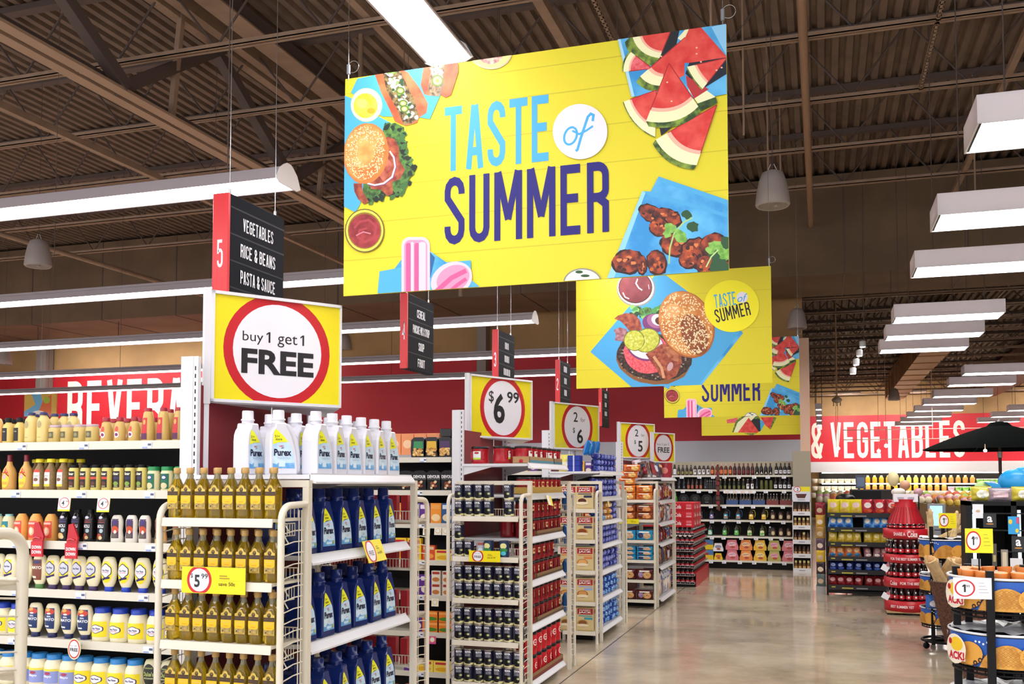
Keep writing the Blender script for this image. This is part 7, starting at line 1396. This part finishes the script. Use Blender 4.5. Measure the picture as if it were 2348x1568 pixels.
gcard(1.29, .60, .085, .06, '#b8c0cc', [('r', .1, .3, .9, .7, '#6c7480')], 'pale blue grey card low on the rack'); gcard(1.25, .25, .12, .12, '#2c7ad0', [('e', .6, .6, .5, .4, '#6c3cc0'), ('e', .2, .3, .3, .3, '#2cc0d8')], 'blue violet card near the floor behind the nearest cone rack'); gcard(1.15, .62, .05, .09, '#3c3c40', [('p', [(.2, .1), (.9, .2), (.5, .9)], '#8c8c90')], 'dark card with grey triangle low on the rack')
for j in range(5):
    for i in range(4): gcard(1.46+i*.15, .35+j*.2, .1, .12, ['#c8404c', '#3c8c5c', '#e8e0d0', '#3c5cb0', '#e0a040'][(i+j) % 5], [('r', .1, .6, .9, .85, '#f0ece6')], 'gift card on right part of the rack, %s row, %s' % (ORD[j], nth(i, 4)), 'gift cards outside the view')
P_TOY = bagp('toy_pack', 'pack', .14, .10, .08, '#c8b83c', [('e', .5, .5, .3, .3, '#e8e8dc')], seed=81); P_TOY2 = bagp('toy_pack', 'pack', .16, .09, .08, '#9c8c94', [('r', .2, .3, .8, .7, '#d8b8c0')], seed=82)
P_TOY.put((1.10, 7.7, 1.362), .1, 'yellow pack on top of the card rack, left'); P_TOY2.put((1.22, 7.68, 1.362), 0, 'grey pink pack on top of the card rack'); P_TOY.put((1.36, 7.7, 1.362), .3, 'yellow pack on top of the card rack, right edge')
# plush toys / balloons above the rack
m = MB()
def blob(m, c, r, mat, sq=(1, 1, 1), n=14, bump=.0):
    k = 9; rings = []
    for j in range(1, k):
        a = PI*j/k; rings.append([(c[0]+r*sq[0]*math.sin(a)*math.cos(2*PI*i/n)*(1+bump*math.sin(3*i)), c[1]+r*sq[1]*math.sin(a)*math.sin(2*PI*i/n), c[2]-r*sq[2]*math.cos(a)) for i in range(n)])
    m.loft(rings, mat, True)
BLU = M('#2196d8', .3); t = empty('foil_balloon', (1.37, 7.9, 1.5), label='bright blue balloon at the right edge above the card rack', cat='balloon')
blob(m, (0, 0, 0), .13, BLU, (1, .5, .75)); m.prism([(-.09, -.02), (-.22, .0), (-.16, -.05), (-.08, -.07)], 1, -.02, .02, BLU); blob(m, (.05, 0, .05), .08, BLU, (1, .6, .8)); obj('envelope', m, t); m = MB(); m.tube([(0, 0, -.09), (.0, 0, -.14)], .003, WHITE, 5); obj('stem', m, t)
t = empty('foil_balloon', (1.16, 7.95, 1.45), label='pale green and white balloon beside the blue one', cat='balloon'); m = MB(); blob(m, (0, 0, 0), .075, M('#b6d68c', .3), (1, .6, .8)); m.prism([(.0, -.03), (.12, -.05), (.07, .05), (.04, .06)], 1, -.02, .02, M('#c4cce0', .3)); m.prism([(-.09, -.05), (-.02, .05), (.0, -.05)], 1, -.02, .02, M('#9cc48c', .3)); blob(m, (.05, -.03, -.03), .03, M('#4c9c5c', .3)); obj('envelope', m, t); m = MB(); m.tube([(0, 0, -.05), (0, 0, -.09)], .003, WHITE, 5); obj('stem', m, t)
# ================================================ UMBRELLA
t = empty('market_umbrella', (2.25, 14.1, 0), label='large black market umbrella open over the produce stand', cat='umbrella'); UM = M('#060a09', 1, spec=.05); n = 8; Ru = .99
m = MB(); hub = (0, 0, 2.26); pts = []; K = 8; rings = []
for j in range(K+1):
    f_ = j/K; ring = []
    for i in range(n*4):
        a = 2*PI*i/(n*4)+.2; r = Ru*(.05+.95*f_); sag = 1-.06*abs(math.sin(n*(a-.2)/2))*f_; ring.append((r*sag*math.cos(a), r*sag*math.sin(a), 2.26-.335*(f_**1.25)-.0))
    rings.append(ring)
m.loft(rings, UM, True, False, False); obj('canopy', m, t); m = MB(); m.lathe([(.16, 2.235), (.10, 2.29), (.02, 2.30)], UM, 16); m.lathe([(.03, 2.29), (.012, 2.33)], M('#8a8a8c', .3), 10); obj('vent_cap', m, t)
m = MB(); m.tube([(0, 0, 0), (0, 0, 2.25)], .02, M('#3a1c1c', .4), 10); obj('pole', m, t); m = MB(); m.lathe([(.03, 1.82), (.03, 1.9)], M('#c8c0bc', .3), 12); obj('crank', m, t)
m = MB(); [m.tube([(0, 0, 2.2), (Ru*.97*math.cos(2*PI*i/n+.2), Ru*.97*math.sin(2*PI*i/n+.2), 1.93)], .007, BLACK, 5) for i in range(n)]; obj('ribs', m, t); m = MB(); m.lathe([(.3, 0), (.3, .06), (.05, .1)], BLACK, 20); obj('base', m, t)
# ================================================ PRODUCE DEPARTMENT
t = empty('produce_case', (0, 0, 0), label='long lit produce case along the far wall', cat='case'); m = MB(); m.box(-.1, XR-.2, YF-.75, YF-.05, 0, .7, M('#1d1a1c', .5)); m.box(-.1, XR-.2, YF-.1, YF-.05, .7, 1.9, M('#151316', .5)); obj('cabinet', m, t)
for z in (1.45, 1.14, .83): m = MB(); m.box(-.1, XR-.2, YF-.9, YF-.1, z-.02, z, CREAM); obj('shelf', m, t)
m = MB(); m.box(0, XR-.3, YF-.93, YF-.91, 1.40, 1.43, M('#fff2dc', emit=10)); m.box(0, XR-.3, YF-.93, YF-.91, 1.09, 1.12, M('#fff2dc', emit=8)); m.box(0, XR-.3, YF-.86, YF-.84, 1.86, 1.89, M('#fff2dc', emit=14)); obj('light_strip', m, t, 'lit white strip')
def sphere(c, r=.07, sq=1, name='fruit', cat='fruit', c2=None):
    b = MB(); blob(b, (0, 0, r*.9), r, M(c, .4), (1, 1, sq), 10)
    if c2: b.lathe([(r*.3, r*1.6), (r*.1, r*1.9)], M(c2), 6)
    return Proto(name, cat, [('fruit', b, None)])
pcol = [('#f0d060', 'yellow'), ('#e8a050', 'orange'), ('#8cc860', 'green'), ('#e87860', 'coral'), ('#f2ead0', 'cream'), ('#e8b0c8', 'pink'), ('#f0b030', 'golden'), ('#b8dc70', 'lime')]
PJ = [bottle('juice_bottle', 'bottle', [(.06, 0), (.065, .01), (.065, .14), (.03, .19)], (.19, .215), M(c, .3), M('#f4f0e8'), None, one=True, capr=.032, n=10) for c, _ in pcol]
PS = [sphere(c, .085) for c, _ in pcol]; PT = [bottle('produce_tub', 'tub', [(.07, 0), (.085, .01), (.09, .09), (.085, .1)], (.10, .12), M(c, .35), M('#f6f2ea'), None, one=True, capr=.09, n=12) for c, _ in pcol]
for k, z in enumerate((1.45, 1.14, .83)):
    for i in range(46):
        x = -.3+i*.262
        if k == 0: j = [1, 6, 0][(i//6) % 3] if 7 <= i < 24 else ([2, 7, 4, 2, 4][(i//3) % 5] if i >= 24 else 2); p = PJ[j] if i < 24 else PT[j]
        elif k == 2: j = [3, 0, 4, 1, 5][(i//3) % 5]; p = PS[j]
        else: j = [1, 6][(i//4) % 2] if 7 <= i < 20 else [4, 5, 2, 3, 7][(i//3) % 5]; p = (PJ if 7 <= i < 20 else PT)[j]
        if i < 7: p = PT[4]
        p.put((x, YF-.78, z), 0, '%s item, %s shelf of the far produce case, %s group from left' % (pcol[j][1], ['upper', 'middle', 'lower'][k], ORD[min(i//3, 19)]), 'items on the far produce case', 1.45 if k < 2 else 1.7)
# low produce stands with heaps of single fruits
for si, (sx, sy, w_, z0) in enumerate(((.35, 24.0, 1.7, .95), (2.7, 25.5, 2.2, 1.0), (5.4, 26, 2.4, 1.0), (3.9, 19.5, 2.0, .98))):
    t = empty('produce_stand', (sx, sy, 0), label='%s produce stand with heaped fruit in the distance' % ['left', 'middle', 'far right', 'front right'][si], cat='stand'); m = MB(); m.box(0, w_, 0, .9, 0, z0-.1, M('#7c6444', .6)); obj('cabinet', m, t); m = MB(); m.prism([(-.0, z0-.1), (.9, z0-.1), (.9, z0+.1)], 0, 0, w_, M('#8c7450', .6)); obj('slanted_top', m, t)
    for r_ in range(3):
        for i in range(int(w_/.17)):
            j = [3, 0, 1, 5, 6][(i//3+si+r_) % 5]; PS[j].put((sx+.09+i*.17, sy+.1+r_*.22, z0-.09+r_*.05), 0, '%s fruit, %s line of the %s produce stand' % (pcol[j][1], ['front', 'middle', 'back'][r_], ['left', 'middle', 'far right', 'front right'][si]), 'heaped fruit on the %s stand' % ['left', 'middle', 'far right', 'front right'][si])
t = empty('produce_stand', (-.2, 37.5, 0), label='long far produce stand heaped with pale and orange fruit', cat='stand'); m = MB(); m.box(0, 9, 0, 1.2, 0, .72, M('#7c6444', .6)); obj('cabinet', m, t)
for r_ in range(3):
    for i in range(36):
        j = [4, 3, 0, 5, 1, 4, 7][(i//2+r_*3) % 7]; PS[j].put((-.1+i*.25, 37.6+r_*.35, .72+r_*.10), 0, '%s fruit, %s line of the long far produce stand' % (pcol[j][1], ['front', 'middle', 'back'][r_]), 'heaped fruit on the long far stand', 1.6)
# fixtures before them
x0, _ = on_y(1950, 1130, 16.0); x1, _ = on_y(2064, 1130, 16.0); m = MB(); m.bbox(x0, x1, 16, 16.5, 0, 1.38, M('#2a2220', .5), .01); m.box(x0+.02, x0+.45, 15.99, 16, 1.16, 1.36, BLACK); obj('bakery_counter', m, None, 'dark brown counter behind the chip rack', 'counter')
x0, _ = on_y(1962, 1105, 18.0); x1, _ = on_y(1985, 1105, 18.0); m = MB(); m.box(x0, x1, 18, 18.05, 1.38, 1.62, M('#4c5468', .4)); m.off = .001; m.rect(Surf((0, 18, 0)), x0+.02, 1.42, x1-.02, 1.58, M('#6c7c9c')); m.box(x0+.05, x0+.07, 18.02, 18.04, 0, 1.38, BLACK); obj('small_screen', m, None, 'small grey blue screen on a post behind the chip rack', 'screen')
# light bulb like balloons, white mushroom, black dome
for (px, py, Y, r, sq, c, lab) in ((2048, 1098, 15.5, .085, 1.35, '#f6e6b0', 'cream oval balloon above the cola tower'), (2060, 1128, 15.0, .10, .6, '#f4ece4', 'white rounded lamp shade above the cola tower'), (2106, 1128, 17, .075, .9, '#d8a8b0', 'dusty pink balloon right of the white shade'), (1938, 1142, 15.2, .14, .5, '#0f0f12', 'black rounded lid behind the yellow chip bags'), (2075, 1112, 16, .08, 1, '#e8b090', 'peach balloon behind the white shade')):
    x, z = on_y(px, py, Y); t = empty('display_ball', (x, Y, 0), label=lab, cat='decoration'); m = MB(); blob(m, (0, 0, z), r, M(c, .35), (1, 1, sq), 18); obj('ball', m, t); m = MB(); m.tube([(0, 0, 0), (0, 0, z-r*sq)], .012, BLACK, 6); obj('stand', m, t)
x0, z0 = on_y(2128, 1205, 10.6); x1, z1 = on_y(2168, 1155, 10.6); t = empty('display_screen', (x0, 10.6, 0), label='grey framed light blue screen behind the farther cone rack', cat='screen'); m = MB(); m.bbox(0, x1-x0, 0, .04, z0-.05, z1, M('#7c8088', .4)); obj('frame', m, t); m = MB(); m.box(.02, x1-x0-.03, -.002, 0, z0, z1-.02, M('#9cc8e4', .3, emit=.6)); obj('screen', m, t); m = MB(); m.box(.06, .12, .0, .04, 0, z0-.04, M('#7c8088')); obj('stand', m, t)
# spot lamps before the VEGETABLES lettering
for i, (px, py, Y) in enumerate(((1922, 1028, 30), (1918, 1036, 31), (2032, 1022, 29), (2015, 1034, 30), (2259, 1033, 13))):
    x, z = on_y(px, py, Y); t = empty('spot_lamp', (x, Y, z), label='small glowing spot lamp over the produce hall, %s from left' % ORD[[1, 0, 3, 2, 4][i]], cat='spotlight'); m = MB(); r = .05 if Y > 20 else .02; blob(m, (0, 0, 0), r, M('#fff4e4', emit=25), (1, 1, 1), 10); obj('bulb', m, t); m = MB(); m.tube([(0, 0, r), (0, 0, (6.7-z) if Y > 20 else .08)], .006, M('#d8b090'), 5); obj('rod', m, t)
t = empty('light_rail', (0, 29.5, 0), label='pair of thin pale rails across the red produce wall', cat='rail')
for z in (3.0, 2.72): m = MB(); m.tube([(.6, 0, z), (6, 0, z)], .012, M('#f0c8b8', .4), 5); obj('rail', m, t)
m = MB(); m.tube([(3, .02, 2.72), (3, .02, 5.76)], .01, M('#f0c8b8', .4), 5); obj('hanging_rod', m, t)
